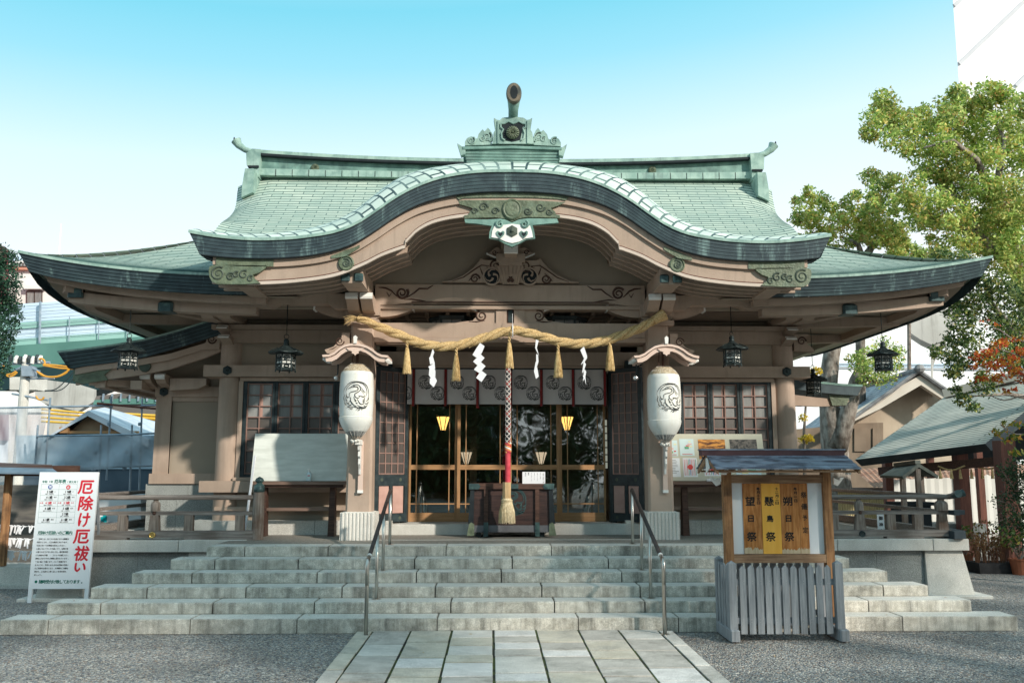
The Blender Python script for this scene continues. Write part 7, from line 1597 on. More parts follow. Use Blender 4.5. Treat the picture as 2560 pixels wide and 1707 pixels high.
def net(lab, corners, Y, seed):
    mb = MB(); n = 22; r_ = random.Random(seed); ph = r_.uniform(0, 6); rows = []
    (a, b, c, d) = corners
    for j in range(n+1):
        t = j/n; row = []
        for i in range(n+1):
            s = i/n; x = lerp(lerp(a[0], b[0], s), lerp(d[0], c[0], s), t); y = lerp(lerp(a[1], b[1], s), lerp(d[1], c[1], s), t)+3*math.sin(s*9+ph)*t
            row.append(tuple(P(x, y, Y+.07*math.sin(s*14+t*5+ph)+.05*math.sin(s*33-t*9))))
        rows.append(row)
    mb.grid(rows, flip=True); o = mb.build('safety_net', M['net'], None, smooth=True); tag(o, lab, 'net', 'netting on the scaffold')
net('tall sagging white safety net at the left edge, above the rack roof', ((-60, 1022), (122, 1020), (92, 1175), (-60, 1175)), 9.9, 1)
net('long low white safety net across the scaffold in front of the gable', ((94, 1093), (395, 1088), (392, 1164), (84, 1178)), 9.2, 5)
# yellow sleeved cables
mb = MB()
for y0, y1 in ((1023, 1032), (1032, 1040), (1043, 1050), (1053, 1059)): mb.tube([P(104, y0, 20), P(213, y1, 20), P(280, y1+1, 20), P(400, y1+8, 20)], [.045, .035, .05, .06], 5)
tag(mb.build('sleeved_cables', mat('yellow_sleeve', (.62, .38, .05, 1), (.7, .46, .08, 1), 2, .5), None), 'four yellow sleeved cables running behind the scaffold', 'cable')
# utility pole
up_ = thing('utility_pole', (P(66, 1000, 22).x, 22, 0), 'utility pole with insulators, transformer brackets and orange sleeved wires', 'utility pole')
mb = MB(); q = P(66, 905, 22); mb.tube([(q.x, 22, 0), (q.x, 22, q.z)], [.2, .16], 12); mb.build('pole', M['stone_clean'], up_)
mb = MB(); mb.tube([P(-5, 911, 21.9), P(125, 906, 21.9)], .05, 6); mb.tube([P(60, 947, 21.9), P(136, 945, 21.9)], .045, 6); mb.tube([P(30, 984, 21.9), P(120, 1000, 21.9)], .045, 6); poly(mb, [(52, 914), (79, 914), (79, 940), (54, 940)], 21.7, .4); mb.tube([P(36, 926, 21.8), P(56, 918, 21.8)], .05, 6); mb.tube([P(76, 919, 21.8), P(100, 929, 21.8)], .05, 6); mb.build('cross_arms', M['galv'], up_)
for i, a in enumerate((26, 38, 50, 60, 72, 80, 92, 98)):
    mb = MB(); q = P(a, 905+(i % 3)*2, 21.85); mb.tube([q, q+Vector((.03*(i % 2), 0, .16)), q+Vector((.05*(i % 2), 0, .28))], [.07, .09, .05], 8); mb.build('insulator', M['white'] if i % 2 else M['black'], up_)
mb = MB(); poly(mb, [(24, 942), (90, 942), (90, 974), (24, 974)], 24, .9); mb.build('pier_beam_end', M['stone_clean'], up_)
for i, pts in enumerate(([(98, 898), (104, 896), (111, 902), (112, 912)], [(108, 911), (140, 913), (170, 917), (188, 923)], [(108, 913), (150, 920), (186, 922)], [(92, 928), (110, 940), (140, 942), (165, 932), (172, 918)], [(96, 930), (116, 941), (146, 940), (168, 928), (175, 920)], [(43, 930), (34, 938), (22, 941), (8, 934)], [(40, 928), (30, 934), (16, 936), (4, 930)], [(90, 990), (96, 998), (106, 998), (110, 992)], [(9, 912), (8, 925)])):
    mb = MB(); mb.tube(catm([P(a, b, 21.7) for a, b in pts], 5), .035, 6); mb.build('orange_wire', mat('orange_sleeve_%d' % i, (.6, .28, .03, 1), (.66, .33, .05, 1), 2, .5) if i == 0 else bpy.data.materials['orange_sleeve_0'], up_)
for pts in ([(186, 925), (170, 945), (140, 972), (112, 976)], [(190, 934), (175, 955), (150, 975), (112, 977)]):
    mb = MB(); mb.tube(catm([P(a, b, 21.6) for a, b in pts], 5), .02, 5); mb.build('black_wire', M['black'], up_)
# ------------------------------------------------------------------ left: elevated road and buildings
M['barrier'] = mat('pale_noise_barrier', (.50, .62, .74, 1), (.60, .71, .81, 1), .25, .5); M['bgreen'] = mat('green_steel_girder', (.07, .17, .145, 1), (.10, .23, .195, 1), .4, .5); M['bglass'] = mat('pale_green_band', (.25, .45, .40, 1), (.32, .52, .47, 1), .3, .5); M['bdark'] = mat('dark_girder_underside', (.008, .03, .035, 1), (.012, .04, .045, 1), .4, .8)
M['lconc'] = mat('streaked_concrete', (.38, .37, .34, 1), (.5, .49, .46, 1), .8, .8, c3=(.2, .19, .17, 1), s3=.4, f3=.5, streak=((.10, .09, .08, 1), 1.2, .9)); M['wallw'] = mat('white_tile_wall', (.78, .76, .72, 1), (.84, .82, .79, 1), .3, .7)
rd = thing('elevated_road', (P(100, 900, 40).x, 40, 0), 'green elevated road with pale noise barriers, seen under the left eaves', 'elevated road')
def slp(x, y): return (x, y-.071*(x-60))
def band_(nm, ya, yb, m_, Y=40, dep=.3, x0=-80, x1=420): mb = MB(); poly(mb, [slp(x0, ya), slp(x1, ya), slp(x1, yb), slp(x0, yb)], Y, dep); return mb.build(nm, m_, rd)
band_('noise_barrier', 759, 846, M['barrier']); band_('green_band', 806, 821, M['bglass'], 39.9, .1); band_('screen', 846, 862, M['bglass'], 39.9, .3); band_('girder', 862, 968, M['bgreen'], 39.5, 3)
for k, y in enumerate((766, 782, 798, 812, 826, 836, 848)): mb = MB(); mb.tube([P(*slp(-60, y), 39.8), P(*slp(420, y), 39.8)], .014, 4); mb.build('rail', M['galv'], rd)
for x in (26, 99, 172, 246, 318): mb = MB(); mb.tube([P(*slp(x+2, 757 if x == 99 else 800), 39.7), P(*slp(x, 862), 39.7)], .03 if x != 99 else .07, 6); mb.build('barrier_post', M['galv'], rd)
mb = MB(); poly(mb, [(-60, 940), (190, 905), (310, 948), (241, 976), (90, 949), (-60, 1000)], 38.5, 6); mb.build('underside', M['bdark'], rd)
mb = MB(); poly(mb, [(88, 945), (198, 961), (241, 974), (241, 1000), (194, 1028), (143, 1016), (88, 1003)], 37.5, 3); poly(mb, [(122, 1010), (196, 1020), (192, 1180), (118, 1180)], 37.6, 2.5); mb.build('pier', M['lconc'], rd)
rd2 = thing('road_ramp', (P(320, 1020, 32).x, 32, 0), 'dark brown road barrier with a green stripe, between the pier and the side wing', 'road ramp')
mb = MB(); poly(mb, [(240, 990), (300, 983), (345, 981), (400, 984), (400, 1060), (215, 1060)], 32, .5); mb.build('barrier', mat('brown_barrier', (.13, .115, .105, 1), (.17, .15, .14, 1), .3, .7), rd2)
mb = MB(); poly(mb, [(236, 1000), (300, 996), (400, 997), (400, 1009), (232, 1011)], 31.9, .09); mb.build('green_stripe', M['bgreen'], rd2)
for k in range(7): mb = MB(); mb.box(P(258+22*k, 1000, 31.85).x-.03, P(258+22*k, 1000, 31.85).x+.03, 31.8, 31.9, 5.2, P(258+22*k, 984, 31.85).z); mb.build('post', M['galv'], rd2)
mb = MB(); poly(mb, [(-90, 976), (40, 978), (100, 1002), (145, 1030), (-90, 1030)], 30, 2); tag(mb.build('white_shed', M['wallw'], None), 'low white building behind the utility pole', 'building')
def building(lab, pts, Y, dep, wins, m_=None, extra=None):
    t = thing('city_building', (P(pts[0][0], 1100, Y).x, Y, 0), lab, 'building'); mb = MB(); poly(mb, pts, Y, dep); wl = mb.build('wall', m_ or M['wallw'], t)
    for (a, b, c, d) in wins:
        mb = MB(); poly(mb, [(a, b), (c, b), (c, d), (a, d)], Y-.15, .1); f = mb.build('window', M['darkwood'], t)
        mb = MB(); m3 = (a+c)/2; poly(mb, [(a+2, b+2), (m3-1.5, b+2), (m3-1.5, d-2), (a+2, d-2)], Y-.2, .04); poly(mb, [(m3+1.5, b+2), (c-2, b+2), (c-2, d-2), (m3+1.5, d-2)], Y-.2, .04); mb.build('pane', M['pane_light'], f)
    return t, wl
bt, wl = building('white apartment building with one visible window, far behind the left eave', [(20, 652), (470, 640), (470, 1160), (20, 1160)], 70, 25, [(66, 727, 105, 760), (27, 657, 44, 667), (48, 657, 66, 667), (68, 657, 86, 667), (160, 755, 185, 775)])
mb = MB(); poly(mb, [(16, 668), (470, 672), (470, 676), (16, 674)], 69.6, .4); mb.build('terracotta_band', mat('terracotta_band', (.5, .22, .15, 1), (.55, .26, .18, 1), 1, .7), bt)
mb = MB(); poly(mb, [(60, 712), (108, 712), (108, 722), (60, 722)], 69.4, .6); mb.build('canopy', M['wallw'], bt)
mb = MB(); [poly(mb, [(16+x*16, 634), (28+x*16, 634), (28+x*16, 641), (16+x*16, 641)], 72, 2) for x in range(4)]; 
for x in range(4):
    m2 = MB(); poly(m2, [(16+x*16, 634), (28+x*16, 634), (28+x*16, 652), (16+x*16, 652)], 72, 2); m2.build('roof_unit', M['barrier'], bt)
building('dark red block rising at the far left edge of the city', [(-60, 590), (-2, 610), (22, 624), (22, 652), (22, 1100), (-60, 1100)], 60, 15, [], mat('dark_red_cladding', (.20, .05, .06, 1), (.24, .07, .08, 1), .3, .6))
mb = MB(); q = P(147, 640, 75); q2 = P(150, 560, 75); mb.tube([(q.x, 75, q.z-3), (q.x, 75, q2.z)], .06, 5); tag(mb.build('antenna_mast', M['white'], None), 'thin white antenna mast rising against the sky above the left eave', 'antenna')
# ------------------------------------------------------------------ leaves
def leafmat(name, ramp, trans=.35, rough=.5):
    m = bpy.data.materials.new(name); m.use_nodes = True; n = m.node_tree; n.nodes.clear(); L = n.links.new
    o = n.nodes.new('ShaderNodeOutputMaterial'); g = n.nodes.new('ShaderNodeNewGeometry'); r = n.nodes.new('ShaderNodeValToRGB'); L(g.outputs['Random Per Island'], r.inputs[0])
    e = r.color_ramp; e.elements[0].position = ramp[0][0]; e.elements[0].color = ramp[0][1]+(1,); e.elements[1].position = ramp[-1][0]; e.elements[1].color = ramp[-1][1]+(1,)
    for p_, c_ in ramp[1:-1]: q = e.elements.new(p_); q.color = c_+(1,)
    tc_ = n.nodes.new('ShaderNodeTexCoord'); nz = n.nodes.new('ShaderNodeTexNoise'); nz.inputs['Scale'].default_value = .8; L(tc_.outputs['Object'], nz.inputs[0]); mr = n.nodes.new('ShaderNodeMapRange'); mr.inputs[1].default_value = .35; mr.inputs[2].default_value = .65; mr.inputs[3].default_value = .72; mr.inputs[4].default_value = 1.25; L(nz.outputs[0], mr.inputs[0])
    v = n.nodes.new('ShaderNodeVectorMath'); v.operation = 'SCALE'; L(r.outputs[0], v.inputs[0]); L(mr.outputs[0], v.inputs['Scale'])
    b = n.nodes.new('ShaderNodeBsdfPrincipled'); b.inputs['Roughness'].default_value = rough; b.inputs['Specular IOR Level'].default_value = .3; L(v.outputs[0], b.inputs['Base Color'])
    t = n.nodes.new('ShaderNodeBsdfTranslucent'); L(v.outputs[0], t.inputs[0]); x = n.nodes.new('ShaderNodeMixShader'); x.inputs[0].default_value = trans; L(b.outputs[0], x.inputs[1]); L(t.outputs[0], x.inputs[2]); L(x.outputs[0], o.inputs[0]); return m
M['leaf_camphor'] = leafmat('camphor_leaves', [(0, (.12, .23, .05)), (.3, (.28, .42, .09)), (.6, (.48, .60, .15)), (.85, (.68, .72, .26)), (.96, (.64, .52, .18)), (1, (.5, .24, .1))])
M['leaf_yellow'] = leafmat('yellowing_leaves', [(0, (.26, .29, .06)), (.4, (.52, .50, .12)), (.75, (.70, .60, .17)), (1, (.62, .38, .12))])
M['leaf_dark'] = leafmat('dark_evergreen_leaves', [(0, (.012, .035, .015)), (.5, (.03, .075, .03)), (.9, (.06, .12, .045)), (1, (.16, .17, .06))], .2)
M['leaf_maple'] = leafmat('autumn_leaves', [(0, (.45, .05, .02)), (.3, (.60, .10, .04)), (.55, (.62, .22, .03)), (.8, (.60, .33, .04)), (1, (.30, .06, .05))], .4)
M['leaf_gold'] = leafmat('golden_leaves', [(0, (.55, .38, .03)), (.5, (.72, .55, .06)), (1, (.8, .65, .12))], .45)
M['leaf_cypress'] = leafmat('blue_green_needles', [(0, (.012, .04, .025)), (.5, (.03, .085, .05)), (.995, (.055, .13, .07)), (1, (.25, .1, .04))], .15)
M['bark'] = mat('grey_bark', (.13, .10, .08, 1), (.34, .30, .26, 1), 9, .9, .8, 22, stretch=(1, 1, .4), c3=(.06, .055, .045, 1), s3=3, f3=.7)
def leaves(name, clumps, m_, parent, seed=1, size=.1, aspect=.45, droop=.0, shell=.45):
    """clumps: (centre, (rx, ry, rz), count)"""
    r = np.random.default_rng(seed); ps = []
    for c, rad, n in clumps:
        d = r.normal(size=(n, 3)); d /= np.linalg.norm(d, axis=1)[:, None]; k = shell+(1-shell)*r.random(n)**.6
        p = d*k[:, None]*(1+.22*np.sin(d[:, :1]*5+d[:, 1:2]*7+d[:, 2:]*6)); p = p*np.array(rad)[None]+np.array(c)[None]; ps.append(p)
    p = np.concatenate(ps); n = len(p)
    a = r.normal(size=(n, 3)); a[:, 2] -= droop; a /= np.linalg.norm(a, axis=1)[:, None]
    b = np.cross(a, r.normal(size=(n, 3))); b /= np.linalg.norm(b, axis=1)[:, None]
    s = (size*r.uniform(.6, 1.25, n))[:, None]
    v = np.stack([p-a*s*.5, p+b*s*aspect*.5-a*s*.05, p+a*s*.5, p-b*s*aspect*.5-a*s*.05], 1).reshape(-1, 3)
    off = np.array(wloc(parent)) if parent else np.zeros(3); v -= off
    me = bpy.data.meshes.new(name); me.vertices.add(4*n); me.vertices.foreach_set('co', v.ravel()); me.loops.add(4*n); me.loops.foreach_set('vertex_index', np.arange(4*n, dtype=np.int32)); me.polygons.add(n); me.polygons.foreach_set('loop_start', np.arange(0, 4*n, 4, dtype=np.int32)); me.materials.append(m_); me.update(calc_edges=True); me.validate()
    o = bpy.data.objects.new(name, me); C.objects.link(o); o.parent = parent; return o
def blob(px_, py_, Y, rpx, rng_, jit=1.0):
    q = P(px_, py_, Y); m_ = rpx*(Y-CAM.y)/FPX; dy = rng_.uniform(-1, 1)*jit; q = P(px_, py_, Y+dy); return q, m_
def tree(name, lab, cat, blobs, Y, trunk, limbs, m_, dens=900, lsize=.10, jit=1.0, seed=1, group=None, sc_n=1, mix=None):
    r_ = random.Random(seed); base = trunk[0][0]
    t = thing(name, (base[0], base[1], 0), lab, cat, group)
    mb = MB(); mb.tube([tuple(p) for p, r in trunk], [r for p, r in trunk], 12)
    mb.build('trunk', M['bark'], t, smooth=True)
    for l in limbs: mb = MB(); mb.tube([tuple(p) for p, r in l], [r for p, r in l], 8); mb.build('limb', M['bark'], t, smooth=True)
    cl = []
    for (a, b, rp) in blobs:
        for k in range(sc_n):
            aa = a+r_.uniform(-.5, .5)*rp*(k > 0); bb = b+r_.uniform(-.5, .5)*rp*(k > 0); rr = rp*(1.12 if k == 0 else r_.uniform(.45, .8))
            q, m2 = blob(aa, bb, Y, rr, r_, jit); cl.append((tuple(q), (m2, m2*1.0*r_.uniform(.8, 1.15), m2*r_.uniform(.75, 1.05)), max(40, int(dens*m2*m2))))
    leaves('crown', cl, m_, t, seed, lsize)
    if mix: leaves('crown_sprays', [(c, tuple(x*1.02 for x in r), max(20, int(n*mix[1]))) for c, r, n in cl[::2]], mix[0], t, seed+5, lsize)
    return t
YT = 17
big = [(2215, 262, 34), (2190, 290, 38), (2245, 300, 40), (2280, 290, 26), (2178, 330, 28), (2230, 345, 34), (2300, 330, 38), (2345, 310, 32), (2310, 282, 22), (2395, 232, 28), (2365, 262, 30), (2410, 262, 26), (2380, 310, 44), (2430, 330, 44), (2475, 235, 34), (2512, 238, 30), (2450, 270, 34), (2500, 290, 44), (2550, 270, 40), (2540, 340, 52), (2480, 370, 56), (2425, 400, 50), (2360, 370, 46), (2310, 390, 38), (2270, 370, 28), (2560, 420, 60), (2350, 430, 40), (2300, 440, 30), (2400, 470, 52), (2460, 470, 50), (2520, 500, 60), (2570, 540, 60),
       (2175, 440, 26), (2200, 470, 32), (2185, 500, 24), (2240, 460, 30), (2285, 480, 30), (2250, 510, 34), (2300, 520, 36), (2345, 500, 34), (2330, 550, 34), (2290, 560, 28), (2390, 540, 44), (2440, 560, 44), (2490, 580, 50), (2380, 590, 24), (2420, 610, 30), (2540, 610, 56), (2350, 630, 26), (2330, 600, 16), (2500, 650, 46), (2550, 680, 50), (2460, 620, 30)]
bt_ = P(2455, 1300, YT+3); tree('camphor_tree', 'largest sunlit camphor tree, its crown filling the upper right corner', 'tree', big, YT, [((bt_.x+4, YT+3, 0), .45), (tuple(P(2590, 900, YT+2)), .36), (tuple(P(2545, 640, YT+1)), .24), (tuple(P(2490, 450, YT)), .12)],
     [[(tuple(P(2555, 700, YT+1)), .2), (tuple(P(2450, 590, YT)), .14), (tuple(P(2360, 560, YT)), .11), (tuple(P(2280, 510, YT)), .05)], [(tuple(P(2500, 520, YT+1)), .2), (tuple(P(2440, 400, YT)), .12), (tuple(P(2380, 350, YT-1)), .06), (tuple(P(2310, 370, YT-1.3)), .03)], [(tuple(P(2490, 480, YT)), .14), (tuple(P(2510, 350, YT)), .07), (tuple(P(2480, 280, YT)), .03)], [(tuple(P(2450, 590, YT)), .13), (tuple(P(2400, 500, YT)), .08), (tuple(P(2340, 470, YT)), .04)]],
     M['leaf_camphor'], 1500, .15, 1.5, 3, sc_n=3, mix=(M['leaf_yellow'], .35))
second = [(2235, 600, 30), (2020, 480, 18), (2250, 575, 24), (2060, 500, 18), (2195, 520, 22), (2230, 530, 20), (2140, 490, 16), (2000, 510, 22), (2030, 500, 20), (1995, 545, 22), (2030, 550, 32), (2070, 530, 26), (2100, 560, 28), (2120, 510, 22), (2145, 535, 26), (2175, 525, 22), (2190, 560, 28), (2215, 590, 24), (2160, 580, 32), (2120, 600, 24), (2060, 590, 30), (2015, 600, 28), (2190, 600, 24), (2050, 625, 22), (2090, 630, 24), (2225, 560, 14)]
tb0 = P(2150, 1200, 24); tree('camphor_tree', 'lower camphor tree just right of the porch roof tip, behind the hall', 'tree', second, 22, [((tb0.x, 24, 0), .2), (tuple(P(2150, 760, 23)), .18), (tuple(P(2165, 640, 22)), .18), (tuple(P(2190, 600, 22)), .09)], [[(tuple(P(2160, 660, 22)), .16), (tuple(P(2145, 610, 22)), .1), (tuple(P(2100, 590, 22)), .05)], [(tuple(P(2150, 700, 22)), .16), (tuple(P(2080, 640, 22)), .08), (tuple(P(2030, 580, 22)), .04)]], M['leaf_camphor'], 1000, .17, 1.2, 9, group=None, sc_n=3, mix=(M['leaf_yellow'], 1.0))
third = [(2255, 610, 20), (2280, 635, 26), (2240, 640, 24), (2310, 645, 22), (2270, 665, 24)]
tb0 = P(2270, 1200, 28); tree('camphor_tree', 'small round camphor crown between the two larger ones, above the right eave', 'tree', third, 28, [((tb0.x, 28, 0), .09), (tuple(P(2272, 720, 28)), .08), (tuple(P(2270, 640, 28)), .08)], [], M['leaf_camphor'], 2400, .19, .9, 12, mix=(M['leaf_yellow'], .5))
fourth = [(2330, 700, 30), (2300, 690, 26), (2360, 740, 26), (2340, 660, 26), (2385, 660, 28), (2400, 700, 40), (2450, 720, 44), (2500, 730, 40), (2550, 760, 44), (2350, 640, 26), (2400, 650, 30), (2380, 770, 30), (2410, 800, 34), (2440, 760, 36), (2480, 790, 26), (2390, 840, 30), (2370, 880, 30), (2410, 900, 28), (2430, 850, 30), (2385, 930, 22), (2520, 820, 44), (2560, 860, 50), (2500, 870, 30), (2540, 900, 40), (2470, 900, 26), (2340, 880, 18), (2460, 960, 30), (2410, 1000, 20), (2435, 1020, 16), (2390, 975, 16)]
tb0 = P(2640, 1300, 9.5); tree('evergreen_tree', 'dark leaved tree hanging over the right eave and the pavilion roof', 'tree', fourth, 8.2, [((tb0.x, 9.5, 0), .25), (tuple(P(2620, 1000, 9)), .2), (tuple(P(2560, 860, 8.5)), .12), (tuple(P(2480, 760, 8.2)), .05)], [[(tuple(P(2600, 950, 9)), .1), (tuple(P(2500, 900, 8.4)), .05), (tuple(P(2420, 880, 8.2)), .02)], [(tuple(P(2610, 1000, 9)), .08), (tuple(P(2520, 985, 8.4)), .04), (tuple(P(2430, 990, 8.2)), .015)]], leafmat('mixed_green_leaves', [(0, (.03, .07, .025)), (.5, (.10, .17, .05)), (.85, (.28, .33, .09)), (1, (.55, .42, .12))], .3), 3600, .10, .6, 21, sc_n=2)
fifth = [(2170, 890, 30), (2210, 880, 34), (2235, 905, 26), (2190, 920, 32), (2150, 915, 24), (2225, 935, 20), (2165, 950, 20), (2200, 950, 18), (2128, 895, 14), (2250, 880, 14)]
tr = [(tuple(P(2102, 1330, 15.5)), .50), (tuple(P(2090, 1180, 15.5)), .40), (tuple(P(2084, 1070, 15.5)), .40), (tuple(P(2074, 1020, 15.5)), .30), (tuple(P(2070, 960, 15.5)), .28), (tuple(P(2078, 890, 15.5)), .25), (tuple(P(2100, 790, 15.5)), .2)]
tr[0] = ((tr[0][0][0], 15.5, 0), .5)
tree('twin_trunk_tree', 'tree with a forked mottled trunk standing between the hall and the tiled house', 'tree', fifth, 14.2, tr, [[(tuple(P(2092, 1120, 15.3)), .33), (tuple(P(2112, 1060, 15.2)), .27), (tuple(P(2128, 1000, 15.1)), .24), (tuple(P(2140, 950, 15)), .2), (tuple(P(2158, 900, 14.6)), .1)], [(tuple(P(2140, 960, 15)), .12), (tuple(P(2170, 945, 14.6)), .09), (tuple(P(2196, 955, 14.3)), .05)]], M['leaf_camphor'], 2600, .11, .5, 31)
# ginkgo sprays
gk = thing('ginkgo_sapling', (P(2015, 1200, 13).x, 13, 0), 'small golden leaved ginkgo showing in patches beside the right column', 'tree')
mb = MB(); q = P(2012, 1300, 13); mb.tube([(q.x, 13, 0), tuple(P(2010, 1080, 13)), tuple(P(2020, 930, 13))], [.06, .04, .02], 6); mb.build('trunk', M['bark'], gk)
leaves('crown', [(tuple(P(a, b, 13)), (r*.011, .15, r*.011*.8), n) for a, b, r, n in ((2040, 930, 16, 160), (2030, 945, 10, 80), (2008, 1045, 12, 70), (2012, 1098, 14, 110), (2024, 1095, 12, 90), (2003, 925, 8, 40))], M['leaf_gold'], gk, 4, .085, .7)
# maple
mp = thing('cherry_branch_tree', (P(2700, 1300, 4).x, 4, 0), 'branches of orange and red autumn leaves reaching in from the right edge', 'tree')
mb = MB(); q = P(2700, 1300, 4); mb.tube([(q.x, 4, 0), (q.x-.05, 4, 2), tuple(P(2650, 960, 4))], [.09, .07, .05], 8); mb.build('trunk', M['bark'], mp)
for pts in ([(2650, 980), (2600, 960), (2560, 940), (2500, 940), (2450, 920)], [(2640, 960), (2570, 900), (2520, 880), (2470, 860)], [(2600, 1000), (2560, 990), (2510, 1000), (2480, 990)], [(2660, 1080), (2600, 1080), (2540, 1085), (2500, 1060)], [(2600, 850), (2540, 850), (2500, 825), (2480, 820)]):
    mb = MB(); mb.tube(catm([P(a, b, 4) for a, b in pts], 3), [max(.004, .02-.0013*i) for i in range(3*(len(pts)-1)+1)], 5); mb.build('limb', M['bark'], mp)
leaves('crown', [(tuple(P(a, b, 4)), (r*.0068, .22, r*.0068*.55), n) for a, b, r, n in ((2450, 890, 24, 60), (2475, 880, 22, 60), (2440, 915, 18, 40), (2500, 860, 26, 55), (2480, 915, 30, 90), (2520, 900, 30, 90), (2550, 880, 26, 70), (2540, 930, 32, 90), (2500, 945, 26, 70), (2455, 945, 20, 50), (2570, 950, 30, 80), (2520, 975, 20, 30), (2480, 815, 14, 8), (2465, 800, 10, 6), (2530, 850, 20, 30))], M['leaf_maple'], mp, 6, .085, .5, .8, .1)
leaves('lower_sprays', [(tuple(P(a, b, 4)), (r*.0068, .2, r*.0068*.6), n) for a, b, r, n in ((2500, 1080, 22, 36), (2530, 1095, 26, 50), (2550, 1060, 20, 30), (2540, 1130, 18, 30), (2515, 1060, 14, 16))], leafmat('turning_leaves', [(0, (.06, .12, .02)), (.5, (.2, .22, .04)), (.8, (.45, .3, .05)), (1, (.5, .15, .04))], .4), mp, 7, .095, .5, .8, .1)
# left edge tree
lt_ = [(0, 640, 30), (20, 650, 26), (-30, 620, 30), (10, 690, 36), (-20, 700, 40), (25, 720, 26), (10, 760, 34), (30, 790, 24), (0, 820, 36), (-30, 800, 40), (15, 850, 22), (-10, 880, 34), (5, 920, 22), (-30, 940, 34), (30, 760, 20), (-20, 760, 40)]
q = P(-60, 1200, 12); tree('juniper_tree', 'dense dark green tree cut off by the left edge of the view', 'tree', lt_, 12, [((q.x, 12, 0), .18), (tuple(P(-50, 900, 12)), .13), (tuple(P(-20, 660, 12)), .05)], [], M['leaf_cypress'], 5200, .085, .4, 41)
# ------------------------------------------------------------------ right: tiled house, pavilion, walls
M['btile'] = roofmat('blue_grey_clay_tiles', (.22, .27, .33, 1), (.36, .41, .47, 1), (.42, .46, .50, 1), (.05, .06, .08, 1), bw=.24, rh=.24, mortar=.045); M['cream'] = mat('cream_render', (.40, .32, .24, 1), (.50, .41, .31, 1), 1, .8, c3=(.28, .21, .15, 1), s3=.6, f3=.6, streak=((.2, .15, .11, 1), 3, .5)); M['creamlt'] = mat('pale_verge_board', (.52, .47, .40, 1), (.6, .55, .48, 1), 1, .7); M['brownwall'] = mat('weathered_brown_wall', (.15, .11, .08, 1), (.24, .18, .13, 1), 1, .8, streak=((.36, .28, .2, 1), 3, .5))
th = thing('tiled_house', (P(2250, 1200, 21).x, 21, 0), 'old house with blue grey tiled roof and cream gable, behind the forked tree', 'house')
def patch(mb, A, B, C_, D, nu=8, nv=8, mi=0, lift=0, sag=0, flip=False):
    """A-C along the eave, B-D along the ridge"""
    W1 = (Vector(C_)-Vector(A)).length; H1 = (Vector(B)-Vector(A)).length; rows = []
    for j in range(nv+1):
        t = j/nv; rows.append([Vector(A).lerp(Vector(C_), i/nu).lerp(Vector(B).lerp(Vector(D), i/nu), t)-Vector((0, 0, sag*math.sin(math.pi*t))) for i in range(nu+1)])
    mb.grid([[tuple(p) for p in r] for r in rows], mi=mi, uvf=lambda j, i: (i/nu*W1, j/nv*H1), flip=flip)
mb = MB(); A, C_, B_, D_ = P(1975, 1090, 28), P(2123, 1052, 20), P(2110, 985, 30), P(2297, 927, 20); patch(mb, A, B_, C_, D_, sag=.12)
rr = P(2375, 982, 20); mb.add([tuple(D_), tuple(rr), (rr.x, 30, rr.z), tuple(B_)], [(0, 1, 2, 3)]); mb.build('roof', M['btile'], th)
mb = MB(); mb.tube([D_+Vector((0, 0, .02)), B_+Vector((0, 0, .02))], .13, 8); mb.tube([C_, D_], .07, 6); mb.tube([D_, rr], .08, 6); q = D_; mb.lathe([(.14, -.05), (.2, .06), (.12, .2), (.04, .24)], (q.x, q.y-.05, q.z), 10); mb.tube([A+Vector((0, 0, .02)), C_+Vector((0, 0, .02))], .06, 6); mb.build('ridge_tiles', mat('grey_ridge_tile', (.12, .12, .125, 1), (.25, .25, .25, 1), 3, .6), th)
mb = MB(); poly(mb, [(2300, 938), (2373, 985), (2370, 1006), (2303, 962), (2200, 1022), (2116, 1062), (2120, 1038)], 20.1, .25); mb.build('verge_board', M['creamlt'], th)
mb = MB(); poly(mb, [(2116, 1060), (2303, 955), (2380, 1005), (2380, 1330), (2116, 1330)], 21.2, 7); wl = mb.build('gable_wall', M['cream'], th)
mb = MB(); poly(mb, [(2118, 1058), (2208, 1056), (2208, 1330), (2118, 1330)], 20.9, .28); mb.build('lower_wall', M['brownwall'], th)
mb = MB(); poly(mb, [(2136, 1070), (2166, 1070), (2166, 1128), (2136, 1128)], 20.84, .05); mb.build('shutter', M['brownwall'], th); mb = MB(); poly(mb, [(2182, 1070), (2204, 1070), (2204, 1128), (2182, 1128)], 20.84, .05); mb.build('shutter', M['brownwall'], th)
mb = MB(); poly(mb, [(1960, 1075), (2118, 1062), (2118, 1330), (1960, 1330)], 21.5, 6); mb.build('side_wall', M['brownwall'], th)
# pavilion
pv = thing('water_pavilion', (P(2400, 1390, 9.5).x, 9.5, 0), 'open pavilion with a big pale shingled roof on rust red posts', 'pavilion')
M['shg'] = roofmat('pale_shingle_courses', (.46, .46, .40, 1), (.56, .56, .49, 1), (.56, .54, .47, 1), (.06, .075, .075, 1), bw=5.5, rh=.115, mortar=.024)
A, C_, B_, D_ = P(2137, 1149, 10.5), P(2462.5, 1109, 8.3), P(2363, 991, 12.2), P(2690, 925, 10.3)
mb = MB(); patch(mb, A, B_, C_, D_, 10, 10); mb.build('roof', M['shg'], pv)
mb = MB(); dn = Vector((.07, .05, -.155))
for (a, b) in ((A, C_), (C_, D_)): mb.add([tuple(a), tuple(b), tuple(b+dn+Vector((.15, .1, 0))), tuple(a+dn+Vector((.15, .1, 0)))], [(3, 2, 1, 0)])
a2, c2, d2, b2 = [p+dn+Vector((.15, .1, 0)) for p in (A, C_, D_, B_)]; mb.add([tuple(p) for p in (a2, c2, d2, b2)], [(0, 1, 2, 3)])
